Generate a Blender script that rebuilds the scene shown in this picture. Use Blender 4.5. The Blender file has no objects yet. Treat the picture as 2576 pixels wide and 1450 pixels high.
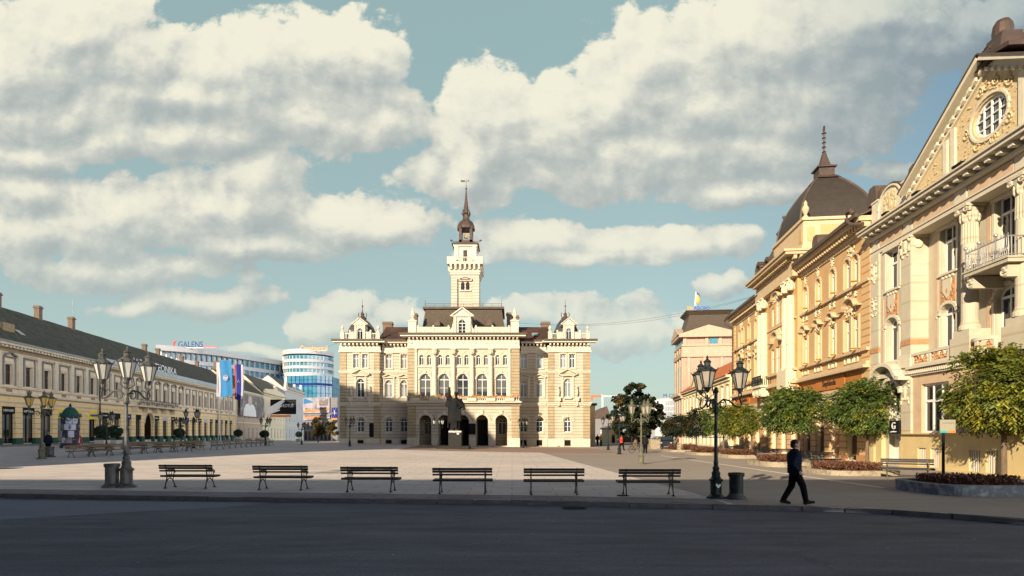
import bpy, math, random
from mathutils import Vector, Matrix
R = math.radians
sc = bpy.context.scene
col = sc.collection
# ---------------------------------------------------------------- camera
F, HX, HY, CH = 1500.0, 1288.0, 1088.0, 2.0
cam = bpy.data.cameras.new('camera'); camo = bpy.data.objects.new('camera', cam); col.objects.link(camo)
camo.location = (0, 0, CH); camo.rotation_euler = (R(90), 0, 0)
cam.sensor_width = 36; cam.lens = F/2576*36; cam.shift_y = (HY-724.5)/2576
cam.clip_start = .1; cam.clip_end = 6000
sc.camera = camo
sc.view_settings.view_transform = 'Standard'; sc.view_settings.look = 'None'
sc.view_settings.exposure = 0.82; sc.view_settings.gamma = 1.0
# ---------------------------------------------------------------- sun and sky
SAZ, SEL = 32.0, 20.0
sl = bpy.data.lights.new('sun', 'SUN'); sl.energy = 4.9; sl.angle = R(.5); sl.color = (1, .825, .61)
so = bpy.data.objects.new('sun', sl); col.objects.link(so)
sdir = Vector((-math.sin(R(SAZ))*math.cos(R(SEL)), -math.cos(R(SAZ))*math.cos(R(SEL)), math.sin(R(SEL))))
so.rotation_euler = sdir.to_track_quat('Z', 'Y').to_euler(); so.location = (-60, -80, 60)
world = bpy.data.worlds.new("World"); sc.world = world; world.use_nodes = True
wt = world.node_tree; wt.nodes.clear()
def NN(t, ty, **k):
    n = t.nodes.new(ty)
    for a, b in k.items():
        setattr(n, a, b)
    return n
def mth(t, op, a, b=None, c=None, clamp=False):
    n = NN(t, 'ShaderNodeMath', operation=op, use_clamp=clamp)
    for i, v in enumerate((a, b, c)):
        if v is None: continue
        if isinstance(v, (int, float)): n.inputs[i].default_value = v
        else: t.links.new(v, n.inputs[i])
    return n.outputs[0]
def vmth(t, op, a, b=None, c=None):
    n = NN(t, 'ShaderNodeVectorMath', operation=op)
    for i, v in enumerate((a, b, c)):
        if v is None: continue
        if isinstance(v, tuple): n.inputs[i].default_value = v
        else: t.links.new(v, n.inputs[i])
    return n.outputs[1] if op in ('LENGTH', 'DOT_PRODUCT') else n.outputs[0]
def cmix(t, fac, a, b, blend='MIX'):
    n = NN(t, 'ShaderNodeMix', data_type='RGBA', blend_type=blend)
    for i, v in ((0, fac), (6, a), (7, b)):
        if isinstance(v, (int, float)): n.inputs[i].default_value = v
        elif isinstance(v, tuple): n.inputs[i].default_value = (*v, 1)
        else: t.links.new(v, n.inputs[i])
    return n.outputs[2]
# clouds: (x, y, half width, half height, weight) of each cumulus bank, in degrees-like sky units
CL = [(180,90,210,120,1),(60,170,200,110,1),(330,150,160,90,1),(620,160,200,100,1),(820,140,200,95,1),(930,150,110,80,1),
 (480,240,420,60,.9),(150,300,300,60,.9),(760,300,300,70,.95),(950,300,140,75,1),(420,350,420,55,.85),(60,390,200,50,.8),
 (650,450,110,70,1),(560,520,260,85,1),(300,540,260,80,.95),(830,550,230,70,1),(980,570,150,50,.95),(60,500,120,70,.9),(100,600,300,60,.85),(620,620,300,45,.85),
 (300,680,330,45,.7),(520,760,230,35,.62),(330,775,90,20,.55),
 (1250,290,140,120,1),(1200,380,130,110,1),(1400,320,160,130,1),(1060,430,75,45,.95),(1180,440,140,55,.9),(1530,250,120,160,1),(1640,150,160,120,1),(1850,90,200,110,1),(2000,110,260,120,1),
 (1750,260,260,150,1),(2050,260,190,110,.95),(1620,380,330,85,1),(1900,380,260,60,.8),(2150,60,330,110,1),(2380,110,240,90,.7),(2200,190,200,90,.6),(2500,60,250,70,.8),(1480,440,180,55,.9),(2330,430,160,16,.45),
 (1330,600,150,50,1),(1550,610,180,48,1),(1740,610,150,45,1),(1860,610,80,35,.9),(1500,640,330,28,.8),(1840,480,150,38,.85),(1960,460,110,30,.7),(2300,420,220,22,.5),
 (1440,775,150,40,.75),(1330,780,90,30,.65),(1580,830,140,50,.62),(1800,735,75,32,.75),(1860,720,50,30,.6),(880,780,75,38,.75),(850,830,140,35,.62),(1020,800,70,30,.5),(650,880,120,14,.55),(600,640,120,30,.8)]
g = bpy.data.node_groups.new('cloud_field', 'ShaderNodeTree')
g.interface.new_socket('uv', in_out='INPUT', socket_type='NodeSocketVector')
g.interface.new_socket('den', in_out='OUTPUT', socket_type='NodeSocketFloat'); g.interface.new_socket('base', in_out='OUTPUT', socket_type='NodeSocketFloat')
gi = g.nodes.new('NodeGroupInput'); go = g.nodes.new('NodeGroupOutput')
warp = NN(g, 'ShaderNodeTexNoise', noise_dimensions='2D'); warp.inputs['Scale'].default_value = 5; warp.inputs['Detail'].default_value = 2
g.links.new(gi.outputs[0], warp.inputs['Vector'])
wv = vmth(g, 'MULTIPLY_ADD', warp.outputs['Color'], (.09, .05, 0), (-.045, -.025, 0))
puv = vmth(g, 'ADD', gi.outputs[0], wv)
acc = None
for (cx, cy, a, b, w) in CL:
    a *= 1.13/F; b *= 1.22/F; cu = (cx-HX)/F; cv = (HY-cy)/F
    v = vmth(g, 'MULTIPLY_ADD', puv, (1/a, 1/b, 0), (-cu/a, -cv/b, 0))
    l = vmth(g, 'LENGTH', v)
    d = mth(g, 'MULTIPLY_ADD', l, -w, w)
    acc = d if acc is None else mth(g, 'SMOOTH_MAX', acc, d, .12)
sq = vmth(g, 'MULTIPLY', gi.outputs[0], (1, 1.35, 0))
n1 = NN(g, 'ShaderNodeTexNoise', noise_dimensions='2D'); n1.inputs['Scale'].default_value = 10; n1.inputs['Detail'].default_value = 9; n1.inputs['Roughness'].default_value = .66
g.links.new(sq, n1.inputs['Vector'])
v1 = NN(g, 'ShaderNodeTexVoronoi', voronoi_dimensions='2D', feature='SMOOTH_F1'); v1.inputs['Scale'].default_value = 17; v1.inputs['Detail'].default_value = 2; v1.inputs['Smoothness'].default_value = .7
g.links.new(puv, v1.inputs['Vector'])
t1 = mth(g, 'MULTIPLY_ADD', n1.outputs['Fac'], 1.9, -.95)
t2 = mth(g, 'MULTIPLY_ADD', v1.outputs['Distance'], -.55, .3)
s_ = mth(g, 'ADD', mth(g, 'ADD', mth(g, 'MULTIPLY_ADD', acc, 1.7, .10), t1), t2)
g.links.new(s_, go.inputs[0]); g.links.new(acc, go.inputs[1])
tc = NN(wt, 'ShaderNodeTexCoord')
sep = NN(wt, 'ShaderNodeSeparateXYZ'); wt.links.new(tc.outputs['Generated'], sep.inputs[0])
yy = mth(wt, 'MAXIMUM', mth(wt, 'ABSOLUTE', sep.outputs[1]), .06)
u = mth(wt, 'DIVIDE', sep.outputs[0], yy); v = mth(wt, 'DIVIDE', sep.outputs[2], yy)
cb = NN(wt, 'ShaderNodeCombineXYZ'); wt.links.new(u, cb.inputs[0]); wt.links.new(v, cb.inputs[1])
def field(off):
    n = NN(wt, 'ShaderNodeGroup', node_tree=g)
    wt.links.new(vmth(wt, 'ADD', cb.outputs[0], off), n.inputs[0]); return n.outputs[0], n.outputs[1]
(d0, a0), (d1, a1), (d2, a2) = field((0, 0, 0)), field((-.014, .022, 0)), field((-.03, .08, 0))
mask = NN(wt, 'ShaderNodeMapRange', interpolation_type='SMOOTHERSTEP'); wt.links.new(d0, mask.inputs[0]); mask.inputs[1].default_value = -.1; mask.inputs[2].default_value = .3
lit = mth(wt, 'MULTIPLY_ADD', mth(wt, 'SUBTRACT', d0, d1), .6, .53)
lit = mth(wt, 'ADD', lit, mth(wt, 'MULTIPLY', mth(wt, 'MAXIMUM', mth(wt, 'SUBTRACT', a0, a2), -.3), .5))
lit = mth(wt, 'ADD', lit, mth(wt, 'MULTIPLY', mth(wt, 'SUBTRACT', d0, d2), .12))
lit = mth(wt, 'SUBTRACT', lit, mth(wt, 'MULTIPLY', mth(wt, 'SUBTRACT', a0, .45), .25))
fine = NN(wt, 'ShaderNodeTexNoise', noise_dimensions='2D'); fine.inputs['Scale'].default_value = 26; fine.inputs['Detail'].default_value = 6; fine.inputs['Roughness'].default_value = .6; wt.links.new(cb.outputs[0], fine.inputs['Vector'])
lit = mth(wt, 'ADD', mth(wt, 'MULTIPLY_ADD', lit, .66, .11), mth(wt, 'MULTIPLY_ADD', fine.outputs['Fac'], .5, -.25))
rgt = mth(wt, 'MULTIPLY', mth(wt, 'SUBTRACT', u, .40), 1.8, clamp=True)
lit = mth(wt, 'SUBTRACT', lit, mth(wt, 'MULTIPLY', rgt, .46), clamp=True)
ramp = NN(wt, 'ShaderNodeValToRGB'); wt.links.new(lit, ramp.inputs[0])
e = ramp.color_ramp.elements
e[0].position = 0; e[0].color = (.45, .50, .49, 1); e[1].position = 1; e[1].color = (.98, .94, .76, 1)
for p_, c_ in ((.3, (.57, .60, .56, 1)), (.52, (.70, .71, .63, 1)), (.74, (.88, .855, .72, 1))):
    k = e.new(p_); k.color = c_
sky = NN(wt, 'ShaderNodeTexSky', sky_type='NISHITA', sun_disc=False, sun_elevation=R(SEL), sun_rotation=R(180+SAZ), air_density=1.0, dust_density=1.6, ozone_density=1.0)
skyc = cmix(wt, 1.0, sky.outputs[0], (1.05, 1.12, .88), 'MULTIPLY')
# a paler, greener band low down and deeper blue to the right, as cloud-filtered air
tl = cmix(wt, mth(wt, 'MULTIPLY', mth(wt, 'ADD', u, -.25), 1.5, clamp=True), (2.75, 3.92, 3.88), (1.25, 2.15, 3.3))
lowf = mth(wt, 'POWER', mth(wt, 'SUBTRACT', 1.0, mth(wt, 'MULTIPLY', v, 1.5, clamp=True)), 1.6)
tl = cmix(wt, mth(wt, 'MULTIPLY', lowf, .8), tl, (4.1, 4.8, 4.75))
skyc = cmix(wt, .72, skyc, tl)
cloudc = cmix(wt, 1.0, cmix(wt, rgt, ramp.outputs[0], cmix(wt, 1.0, ramp.outputs[0], (.42, .54, .68), 'MULTIPLY')), (6.9, 6.9, 6.9), 'MULTIPLY')
lowfade = mth(wt, 'MULTIPLY', mth(wt, 'SUBTRACT', v, .08), 3.4, clamp=True)
fade = mth(wt, 'MULTIPLY', mask.outputs[0], mth(wt, 'MULTIPLY_ADD', lowfade, .42, .52))
outc = cmix(wt, fade, skyc, cloudc)
# unseen rest of the sky: glow added low right to light left row, overhead dimmed
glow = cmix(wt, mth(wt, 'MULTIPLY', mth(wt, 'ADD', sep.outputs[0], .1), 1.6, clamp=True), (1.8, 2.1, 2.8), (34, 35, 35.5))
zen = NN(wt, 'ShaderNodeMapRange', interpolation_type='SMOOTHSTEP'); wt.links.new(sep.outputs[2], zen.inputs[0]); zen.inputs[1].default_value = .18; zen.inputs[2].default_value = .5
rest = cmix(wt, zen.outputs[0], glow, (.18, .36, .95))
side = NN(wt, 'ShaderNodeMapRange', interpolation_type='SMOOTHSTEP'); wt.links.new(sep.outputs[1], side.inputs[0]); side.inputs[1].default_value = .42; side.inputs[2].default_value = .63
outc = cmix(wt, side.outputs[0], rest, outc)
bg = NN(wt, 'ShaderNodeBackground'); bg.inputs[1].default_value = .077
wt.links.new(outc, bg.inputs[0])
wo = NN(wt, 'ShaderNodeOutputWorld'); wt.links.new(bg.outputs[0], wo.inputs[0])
world.cycles.sampling_method = 'MANUAL'; world.cycles.sample_map_resolution = 512
# ---------------------------------------------------------------- helpers
def sm(t):
    t = max(0., min(1., t)); return t*t*(3-2*t)
def G(x, y):
    z = .5*sm((10-x)/34)*sm((y-25)/35)
    return z - .011*max(0, min(y, 260)-85)*(sm((16-x)/30)*.7+.3)
def gp(px, py):
    z = 0.
    for _ in range(40):
        D = F*(CH-z)/(py-HY); X = (px-HX)/F*D; z = .5*z+.5*G(X, D)
    return Vector((X, D, G(X, D)))
def at(px, py, D): return Vector(((px-HX)/F*D, D, CH+(HY-py)/F*D))
class MB:
    def __init__(s): s.v = []; s.f = []
    def poly(s, pts):
        n = len(s.v); s.v += [tuple(p) for p in pts]; s.f.append(tuple(range(n, n+len(pts)))); return s
    def box(s, x0, x1, y0, y1, z0, z1):
        n = len(s.v)
        s.v += [(x0,y0,z0),(x1,y0,z0),(x1,y1,z0),(x0,y1,z0),(x0,y0,z1),(x1,y0,z1),(x1,y1,z1),(x0,y1,z1)]
        s.f += [tuple(n+i for i in q) for q in ((0,3,2,1),(4,5,6,7),(0,1,5,4),(1,2,6,5),(2,3,7,6),(3,0,4,7))]; return s
    def hexa(s, b, t):
        n = len(s.v); s.v += [tuple(p) for p in b]+[tuple(p) for p in t]
        s.f += [tuple(n+i for i in q) for q in ((0,3,2,1),(4,5,6,7),(0,1,5,4),(1,2,6,5),(2,3,7,6),(3,0,4,7))]; return s
    def prism(s, pts, y0, y1):
        k = len(pts); n = len(s.v)
        ar = sum(pts[i][0]*pts[(i+1) % k][1]-pts[(i+1) % k][0]*pts[i][1] for i in range(k))
        if ar < 0: pts = pts[::-1]
        s.v += [(p[0], y0, p[1]) for p in pts]+[(p[0], y1, p[1]) for p in pts]
        s.f.append(tuple(range(n, n+k))); s.f.append(tuple(range(n+2*k-1, n+k-1, -1)))
        for i in range(k):
            j = (i+1) % k; s.f.append((n+i, n+k+i, n+k+j, n+j))
        return s
    def band(s, pts, w, y0, y1):
        """a moulding of thickness w that follows an open xz polyline"""
        for i in range(len(pts)-1):
            (a, b), (c, d) = pts[i], pts[i+1]
            L = math.hypot(c-a, d-b) or 1; nx, nz = -(d-b)/L*w, (c-a)/L*w
            s.prism([(a, b), (c, d), (c+nx, d+nz), (a+nx, b+nz)], y0, y1)
        return s
    def lathe(s, pr, c=(0, 0, 0), n=12, sx=1, sy=1, a0=0):
        b = len(s.v)
        for (r, z) in pr:
            for i in range(n):
                a = 2*math.pi*i/n+a0; s.v.append((c[0]+r*math.cos(a)*sx, c[1]+r*math.sin(a)*sy, c[2]+z))
        for j in range(len(pr)-1):
            for i in range(n):
                k = (i+1) % n; s.f.append((b+j*n+i, b+j*n+k, b+(j+1)*n+k, b+(j+1)*n+i))
        s.f.append(tuple(b+i for i in range(n-1, -1, -1))); s.f.append(tuple(b+(len(pr)-1)*n+i for i in range(n))); return s
    def tube(s, pts, r, n=6):
        b = len(s.v); m = len(pts); pts = [Vector(p) for p in pts]
        for i, p in enumerate(pts):
            d = (pts[min(i+1, m-1)]-pts[max(i-1, 0)]).normalized()
            a = d.cross(Vector((0, 0, 1)) if abs(d.z) < .9 else Vector((1, 0, 0))).normalized(); c = d.cross(a)
            rr = r[i] if isinstance(r, (list, tuple)) else r
            for k in range(n):
                t = 2*math.pi*k/n; q = p+(a*math.cos(t)+c*math.sin(t))*rr; s.v.append(tuple(q))
        for i in range(m-1):
            for k in range(n):
                j = (k+1) % n; s.f.append((b+i*n+k, b+(i+1)*n+k, b+(i+1)*n+j, b+i*n+j))
        s.f.append(tuple(b+k for k in range(n))); s.f.append(tuple(b+(m-1)*n+k for k in range(n-1, -1, -1))); return s
    def ball(s, c, r, n=8, m=5):
        if not isinstance(r, tuple): r = (r, r, r)
        b = len(s.v)
        for j in range(1, m):
            p = math.pi*j/m
            for i in range(n):
                a = 2*math.pi*i/n; s.v.append((c[0]+r[0]*math.sin(p)*math.cos(a), c[1]+r[1]*math.sin(p)*math.sin(a), c[2]+r[2]*math.cos(p)))
        t = len(s.v); s.v += [(c[0], c[1], c[2]+r[2]), (c[0], c[1], c[2]-r[2])]
        for j in range(m-2):
            for i in range(n):
                k = (i+1) % n; s.f.append((b+j*n+i, b+(j+1)*n+i, b+(j+1)*n+k, b+j*n+k))
        for i in range(n):
            k = (i+1) % n; s.f.append((t, b+i, b+k)); s.f.append((t+1, b+(m-2)*n+k, b+(m-2)*n+i))
        return s
    def grid(s, fn, nu, nv):
        b = len(s.v)
        for j in range(nv+1):
            for i in range(nu+1): s.v.append(tuple(fn(i/nu, j/nv)))
        for j in range(nv):
            for i in range(nu):
                a = b+j*(nu+1)+i; s.f.append((a, a+1, a+nu+2, a+nu+1))
        return s
    def wall(s, x0, x1, z0, z1, y, holes, dep=.25):
        """a sheet with real openings (hx0,hx1,hz0,hz1,arched) and their reveals"""
        hs = [h for h in holes if h[0] > x0-1e-6 and h[1] < x1+1e-6 and h[2] > z0-1e-6 and h[3] < z1+1e-6]
        xs = sorted({round(q, 4) for q in [x0, x1]+[h[0] for h in hs]+[h[1] for h in hs]})
        for i in range(len(xs)-1):
            a, b = xs[i], xs[i+1]; mid = (a+b)/2
            col_h = sorted([(h[2], h[3]) for h in hs if h[0] < mid < h[1]])
            z = z0
            for (p, q) in col_h+[(z1, z1)]:
                if p > z+1e-5: s.poly([(a, y, z), (b, y, z), (b, y, p), (a, y, p)])
                z = max(z, q)
        for h in hs:
            a, b, p, q = h[:4]; yd = y+dep
            if h[4]:
                r = (b-a)/2; cx = (a+b)/2; rz = min(r, q-p)*h[4]; sp = q-rz; N = 10
                arc = [(cx-r*math.cos(math.pi*k/N), sp+rz*math.sin(math.pi*k/N)) for k in range(N+1)]
                for k in range(N//2):
                    s.poly([(a, y, q), (arc[k][0], y, arc[k][1]), (arc[k+1][0], y, arc[k+1][1])])
                    j = N-k; s.poly([(b, y, q), (arc[j-1][0], y, arc[j-1][1]), (arc[j][0], y, arc[j][1])])
                for k in range(N):
                    s.poly([(arc[k][0], y, arc[k][1]), (arc[k][0], yd, arc[k][1]), (arc[k+1][0], yd, arc[k+1][1]), (arc[k+1][0], y, arc[k+1][1])])
            else:
                sp = q; s.poly([(a, y, q), (a, yd, q), (b, yd, q), (b, y, q)])
            s.poly([(a, y, p), (a, yd, p), (a, yd, sp), (a, y, sp)]); s.poly([(b, y, sp), (b, yd, sp), (b, yd, p), (b, y, p)])
            s.poly([(a, y, p), (b, y, p), (b, yd, p), (a, yd, p)])
        return s
    def me(s, name, mat, smooth=False):
        m = bpy.data.meshes.new(name); m.from_pydata(s.v, [], s.f); m.update()
        if smooth: m.polygons.foreach_set('use_smooth', [True]*len(m.polygons))
        m.materials.append(mat); return m
    def build(s, name, mat, parent=None, smooth=False):
        return link(name, s.me(name, mat, smooth), parent)
    def into(s, ob):
        m = ob.data; t = MB(); t.v = [tuple(v.co) for v in m.vertices]+s.v; n = len(m.vertices); t.f = [tuple(p.vertices) for p in m.polygons]+[tuple(n+i for i in f) for f in s.f]
        ob.data = t.me(m.name, m.materials[0])
    def pieces(s, name, mat, parent, tol=.015, cap=90):
        """each separate piece (shapes that touch count as one) becomes a part of its own"""
        n = len(s.v); p = list(range(n))
        def fd(a):
            while p[a] != a: p[a] = p[p[a]]; a = p[a]
            return a
        for f in s.f:
            for q in f[1:]:
                a, b = fd(f[0]), fd(q)
                if a != b: p[b] = a
        bb = {}
        for i, v in enumerate(s.v):
            r = fd(i)
            if r not in bb: bb[r] = [list(v), list(v)]
            else:
                for k in range(3): bb[r][0][k] = min(bb[r][0][k], v[k]); bb[r][1][k] = max(bb[r][1][k], v[k])
        while True:
            g = {r: r for r in bb}; ks = sorted(bb, key=lambda r: bb[r][0][0])
            def fg(a):
                while g[a] != a: g[a] = g[g[a]]; a = g[a]
                return a
            for i, a in enumerate(ks):
                A = bb[a]
                for b in ks[i+1:]:
                    B = bb[b]
                    if B[0][0] > A[1][0]+tol: break
                    if all(B[0][k] <= A[1][k]+tol and B[1][k] >= A[0][k]-tol for k in (1, 2)):
                        x, y = fg(a), fg(b)
                        if x != y: g[y] = x
            roots = {fg(r) for r in bb}
            if len(roots) <= cap: break
            tol *= 2
        out = {r: MB() for r in roots}; idx = {}; 
        for i, v in enumerate(s.v):
            m = out[fg(fd(i))]; idx[i] = len(m.v); m.v.append(v)
        for f in s.f: out[fg(fd(f[0]))].f.append(tuple(idx[q] for q in f))
        return [m.build(name, mat, parent) for m in out.values()]
def link(name, me, parent=None):
    o = bpy.data.objects.new(name, me); col.objects.link(o)
    if parent: o.parent = parent
    return o
def tag(o, label=None, cat=None, group=None, kind=None):
    for k, v in (('label', label), ('category', cat), ('group', group), ('kind', kind)):
        if v: o[k] = v
    return o
def thing(name, label, cat, loc=(0, 0, 0), rz=0, group=None):
    o = bpy.data.objects.new(name, None); o.empty_display_size = .3; col.objects.link(o)
    o.location = loc; o.rotation_euler = (0, 0, rz); return tag(o, label, cat, group)
def copy_tree(o, parent=None):
    c = o.copy(); col.objects.link(c); c.parent = parent
    for ch in [k for k in KIDS.get(o.name, [])]: copy_tree(ch, c)
    return c
KIDS = {}
def index_kids(o):
    for ob in bpy.data.objects:
        if ob.parent: KIDS.setdefault(ob.parent.name, [])
    for ob in bpy.data.objects:
        if ob.parent and ob not in KIDS[ob.parent.name]: KIDS[ob.parent.name].append(ob)
def arcpts(cx, z, rx, rz, a0=180, a1=0, n=10):
    return [(cx+rx*math.cos(R(a0+(a1-a0)*k/n)), z+rz*math.sin(R(a0+(a1-a0)*k/n))) for k in range(n+1)]
# ---------------------------------------------------------------- materials
def mat(name, c, rough=.8, var=.12, sc_=3., bump=.0, bs=30., metal=0., dirt=0., dirtc=(.12, .1, .08), course=0., spec=.3, stretch=(1, 1, 1), hole=None, c2=None, c2s=1., c2t=.5, c2w=.08, trans=0., island=0., coursec=None):
    m = bpy.data.materials.new(name); m.use_nodes = True; t = m.node_tree; b = t.nodes['Principled BSDF']
    b.inputs['Roughness'].default_value = rough; b.inputs['Metallic'].default_value = metal; b.inputs['Specular IOR Level'].default_value = spec
    tcn = NN(t, 'ShaderNodeTexCoord'); P = vmth(t, 'MULTIPLY', tcn.outputs['Object'], stretch)
    n = NN(t, 'ShaderNodeTexNoise'); n.inputs['Scale'].default_value = sc_; n.inputs['Detail'].default_value = 6; n.inputs['Roughness'].default_value = .65
    t.links.new(P, n.inputs['Vector'])
    f = mth(t, 'MULTIPLY_ADD', n.outputs['Fac'], 2.0, -.5, clamp=True)
    lo = tuple(x*(1-var) for x in c); hi = tuple(min(1, x*(1+var)) for x in c)
    cc = cmix(t, f, lo, hi)
    if c2:
        n2 = NN(t, 'ShaderNodeTexNoise'); n2.inputs['Scale'].default_value = c2s; n2.inputs['Detail'].default_value = 4; t.links.new(P, n2.inputs['Vector'])
        mr = NN(t, 'ShaderNodeMapRange'); t.links.new(n2.outputs['Fac'], mr.inputs[0]); mr.inputs[1].default_value = c2t-c2w; mr.inputs[2].default_value = c2t+c2w
        cc = cmix(t, mr.outputs[0], cc, c2)
    if dirt:
        n3 = NN(t, 'ShaderNodeTexNoise'); n3.inputs['Scale'].default_value = 1.; n3.inputs['Detail'].default_value = 8; n3.inputs['Roughness'].default_value = .7
        t.links.new(vmth(t, 'MULTIPLY', tcn.outputs['Object'], (2.2, 2.2, .35)), n3.inputs['Vector'])
        mr = NN(t, 'ShaderNodeMapRange'); t.links.new(n3.outputs['Fac'], mr.inputs[0]); mr.inputs[1].default_value = .5; mr.inputs[2].default_value = .8
        cc = cmix(t, mth(t, 'MULTIPLY', mr.outputs[0], dirt), cc, dirtc)
    if island:
        gm = NN(t, 'ShaderNodeNewGeometry')
        hs = NN(t, 'ShaderNodeHueSaturation'); t.links.new(cc, hs.inputs['Color'])
        t.links.new(mth(t, 'MULTIPLY_ADD', gm.outputs['Random Per Island'], island*2, 1-island), hs.inputs['Value'])
        t.links.new(mth(t, 'MULTIPLY_ADD', gm.outputs['Random Per Island'], .05, .475), hs.inputs['Hue'])
        cc = hs.outputs[0]
    hgt = None
    if course:
        sp = NN(t, 'ShaderNodeSeparateXYZ'); t.links.new(tcn.outputs['Object'], sp.inputs[0])
        fr = mth(t, 'FRACT', mth(t, 'DIVIDE', sp.outputs[2], course))
        hgt = mth(t, 'GREATER_THAN', mth(t, 'ABSOLUTE', mth(t, 'SUBTRACT', fr, .5)), .395 if course < .6 else .45)
        cc = cmix(t, mth(t, 'MULTIPLY', hgt, .75), cc, coursec or tuple(x*.35 for x in c))
    t.links.new(cc, b.inputs['Base Color'])
    if bump:
        nb = NN(t, 'ShaderNodeTexNoise'); nb.inputs['Scale'].default_value = bs; nb.inputs['Detail'].default_value = 5; t.links.new(P, nb.inputs['Vector'])
        bn = NN(t, 'ShaderNodeBump'); bn.inputs['Strength'].default_value = bump; bn.inputs['Distance'].default_value = .03
        t.links.new(nb.outputs['Fac'], bn.inputs['Height']); t.links.new(bn.outputs[0], b.inputs['Normal'])
    if trans:
        tr = NN(t, 'ShaderNodeBsdfTranslucent'); t.links.new(cc, tr.inputs[0]); mx = NN(t, 'ShaderNodeMixShader'); mx.inputs[0].default_value = trans
        t.links.new(b.outputs[0], mx.inputs[1]); t.links.new(tr.outputs[0], mx.inputs[2]); t.links.new(mx.outputs[0], t.nodes['Material Output'].inputs[0])
    return m
def glassm(name, c, rough=.06, spec=.8, var=.4, cur=(.15, .165, .17)):
    m = mat(name, c, rough, var, .8, spec=spec); t = m.node_tree; b = t.nodes['Principled BSDF']; src = b.inputs['Base Color'].links[0].from_socket
    oi = NN(t, 'ShaderNodeObjectInfo'); sp = NN(t, 'ShaderNodeSeparateXYZ'); t.links.new(NN(t, 'ShaderNodeTexCoord').outputs['Object'], sp.inputs[0])
    # some windows have a blind pulled part of the way, some a drawn curtain
    h = mth(t, 'MULTIPLY', mth(t, 'GREATER_THAN', sp.outputs[2], mth(t, 'MULTIPLY_ADD', oi.outputs['Random'], 5.5, .2)), mth(t, 'LESS_THAN', sp.outputs[2], 4.))
    wv = NN(t, 'ShaderNodeTexWave'); wv.inputs['Scale'].default_value = 9; wv.inputs['Distortion'].default_value = 1.5; t.links.new(NN(t, 'ShaderNodeTexCoord').outputs['Object'], wv.inputs['Vector'])
    cc = cmix(t, mth(t, 'MULTIPLY', h, .75), src, cmix(t, wv.outputs['Fac'], tuple(x*.7 for x in cur), cur)); t.links.new(cc, b.inputs['Base Color']); return m
M = {}
M['hall'] = mat('hall_plaster', (0.500, 0.445, 0.350), var=.14, sc_=1.2, dirt=0.56, dirtc=(.3, .25, .17), bump=.15)
M['hallr'] = mat('hall_rusticated', (0.490, 0.440, 0.350), var=.14, sc_=1.2, dirt=0.56, dirtc=(.3, .25, .17), course=.42)
M['hallq'] = mat('hall_quoins', (0.370, 0.300, 0.190), var=.22, sc_=2, dirt=.3, course=.42)
M['hallt'] = mat('hall_trim', (0.580, 0.525, 0.420), var=.12, sc_=3, dirt=0.49, dirtc=(.35, .3, .2), bump=.2)
M['white'] = mat('white_paint', (.72, .72, .68), .5, .06, 4)
M['whitet'] = mat('stucco_white', (0.605, 0.558, 0.437), var=.1, sc_=4, dirt=.15)
M['glass'] = glassm('window_glass', (.03, .04, .055))
M['glassw'] = glassm('window_glass_curtained', (.22, .24, .25), .12)
M['glassd'] = glassm('window_glass_dark', (.012, .014, .018), cur=(.11, .10, .085))
M['print'] = mat('printed_hoarding', (.33, .32, .37), .6, .2, .6, c2=(.2, .2, .25), c2s=.5, c2t=.55)
M['blueglass'] = mat('blue_facade_glass', (.03, .17, .27), .12, .5, .5, spec=.9, c2=(.06, .22, .30), c2s=.35, c2t=.52)
M['slate'] = mat('dark_roof_metal', (.085, .06, .045), .55, .3, 1.5, bump=.3, dirt=.3, dirtc=(.16, .13, .1))
M['slateh'] = mat('mansard_slates', (.075, .058, .042), .6, .25, 4., bump=.6, bs=6, course=.3, coursec=(.05, .04, .03))
M['bluesl'] = mat('dome_slates', (.05, .055, .07), .45, .3, 4., bump=.4)
M['redroof'] = mat('old_red_tiles', (.085, .04, .025), .8, .5, 1.2, bump=.8, bs=10, c2=(.045, .03, .025), c2s=.6, c2t=.52)
M['orroof'] = mat('orange_roof_tiles', (.45, .14, .05), .8, .3, 1.5, bump=.6, bs=8, dirt=.3)
M['greenroof'] = mat('mossy_roof_tiles', (.06, .065, .05), .9, .5, 2.2, bump=1.0, bs=5, c2=(.10, .085, .065), c2s=1.6, c2t=.55, island=0)
M['eave'] = mat('eave_sheet_metal', (.38, .44, .46), .5, .2, 1, dirt=.4)
M['beige'] = mat('left_row_plaster', (0.760, 0.620, 0.460), var=.12, sc_=1, dirt=.35, dirtc=(.27, .2, .12), bump=.1)
M['beiger'] = mat('left_row_banded', (0.800, 0.600, 0.330), var=.12, sc_=1, dirt=.3, dirtc=(.3, .22, .13), course=.62, coursec=(.26, .18, .1))
M['beiget'] = mat('left_row_trim', (.64, .56, .43), var=.12, sc_=2, dirt=.4, dirtc=(.2, .16, .12))
M['beiged'] = mat('weathered_frieze', (.30, .22, .13), var=.4, sc_=5, dirt=.5, bump=.8, bs=8)
M['greyt'] = mat('grey_window_trim', (.24, .23, .21), var=.2, sc_=3)
M['green'] = mat('dark_green_plinth', (.015, .075, .055), .6, .3, 1, dirt=.3, dirtc=(.05, .06, .05))
M['orange'] = mat('orange_plaster', (0.540, 0.350, 0.165), var=.1, sc_=.8, dirt=0.35, dirtc=(.5, .3, .13), bump=.1)
M['orangel'] = mat('apricot_trim', (0.550, 0.430, 0.270), var=.1, sc_=2, dirt=.3, dirtc=(.4, .27, .15))
M['orangep'] = mat('apricot_quoins', (0.619, 0.413, 0.206), var=.08, sc_=2, course=.46, coursec=(.3, .16, .08))
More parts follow.
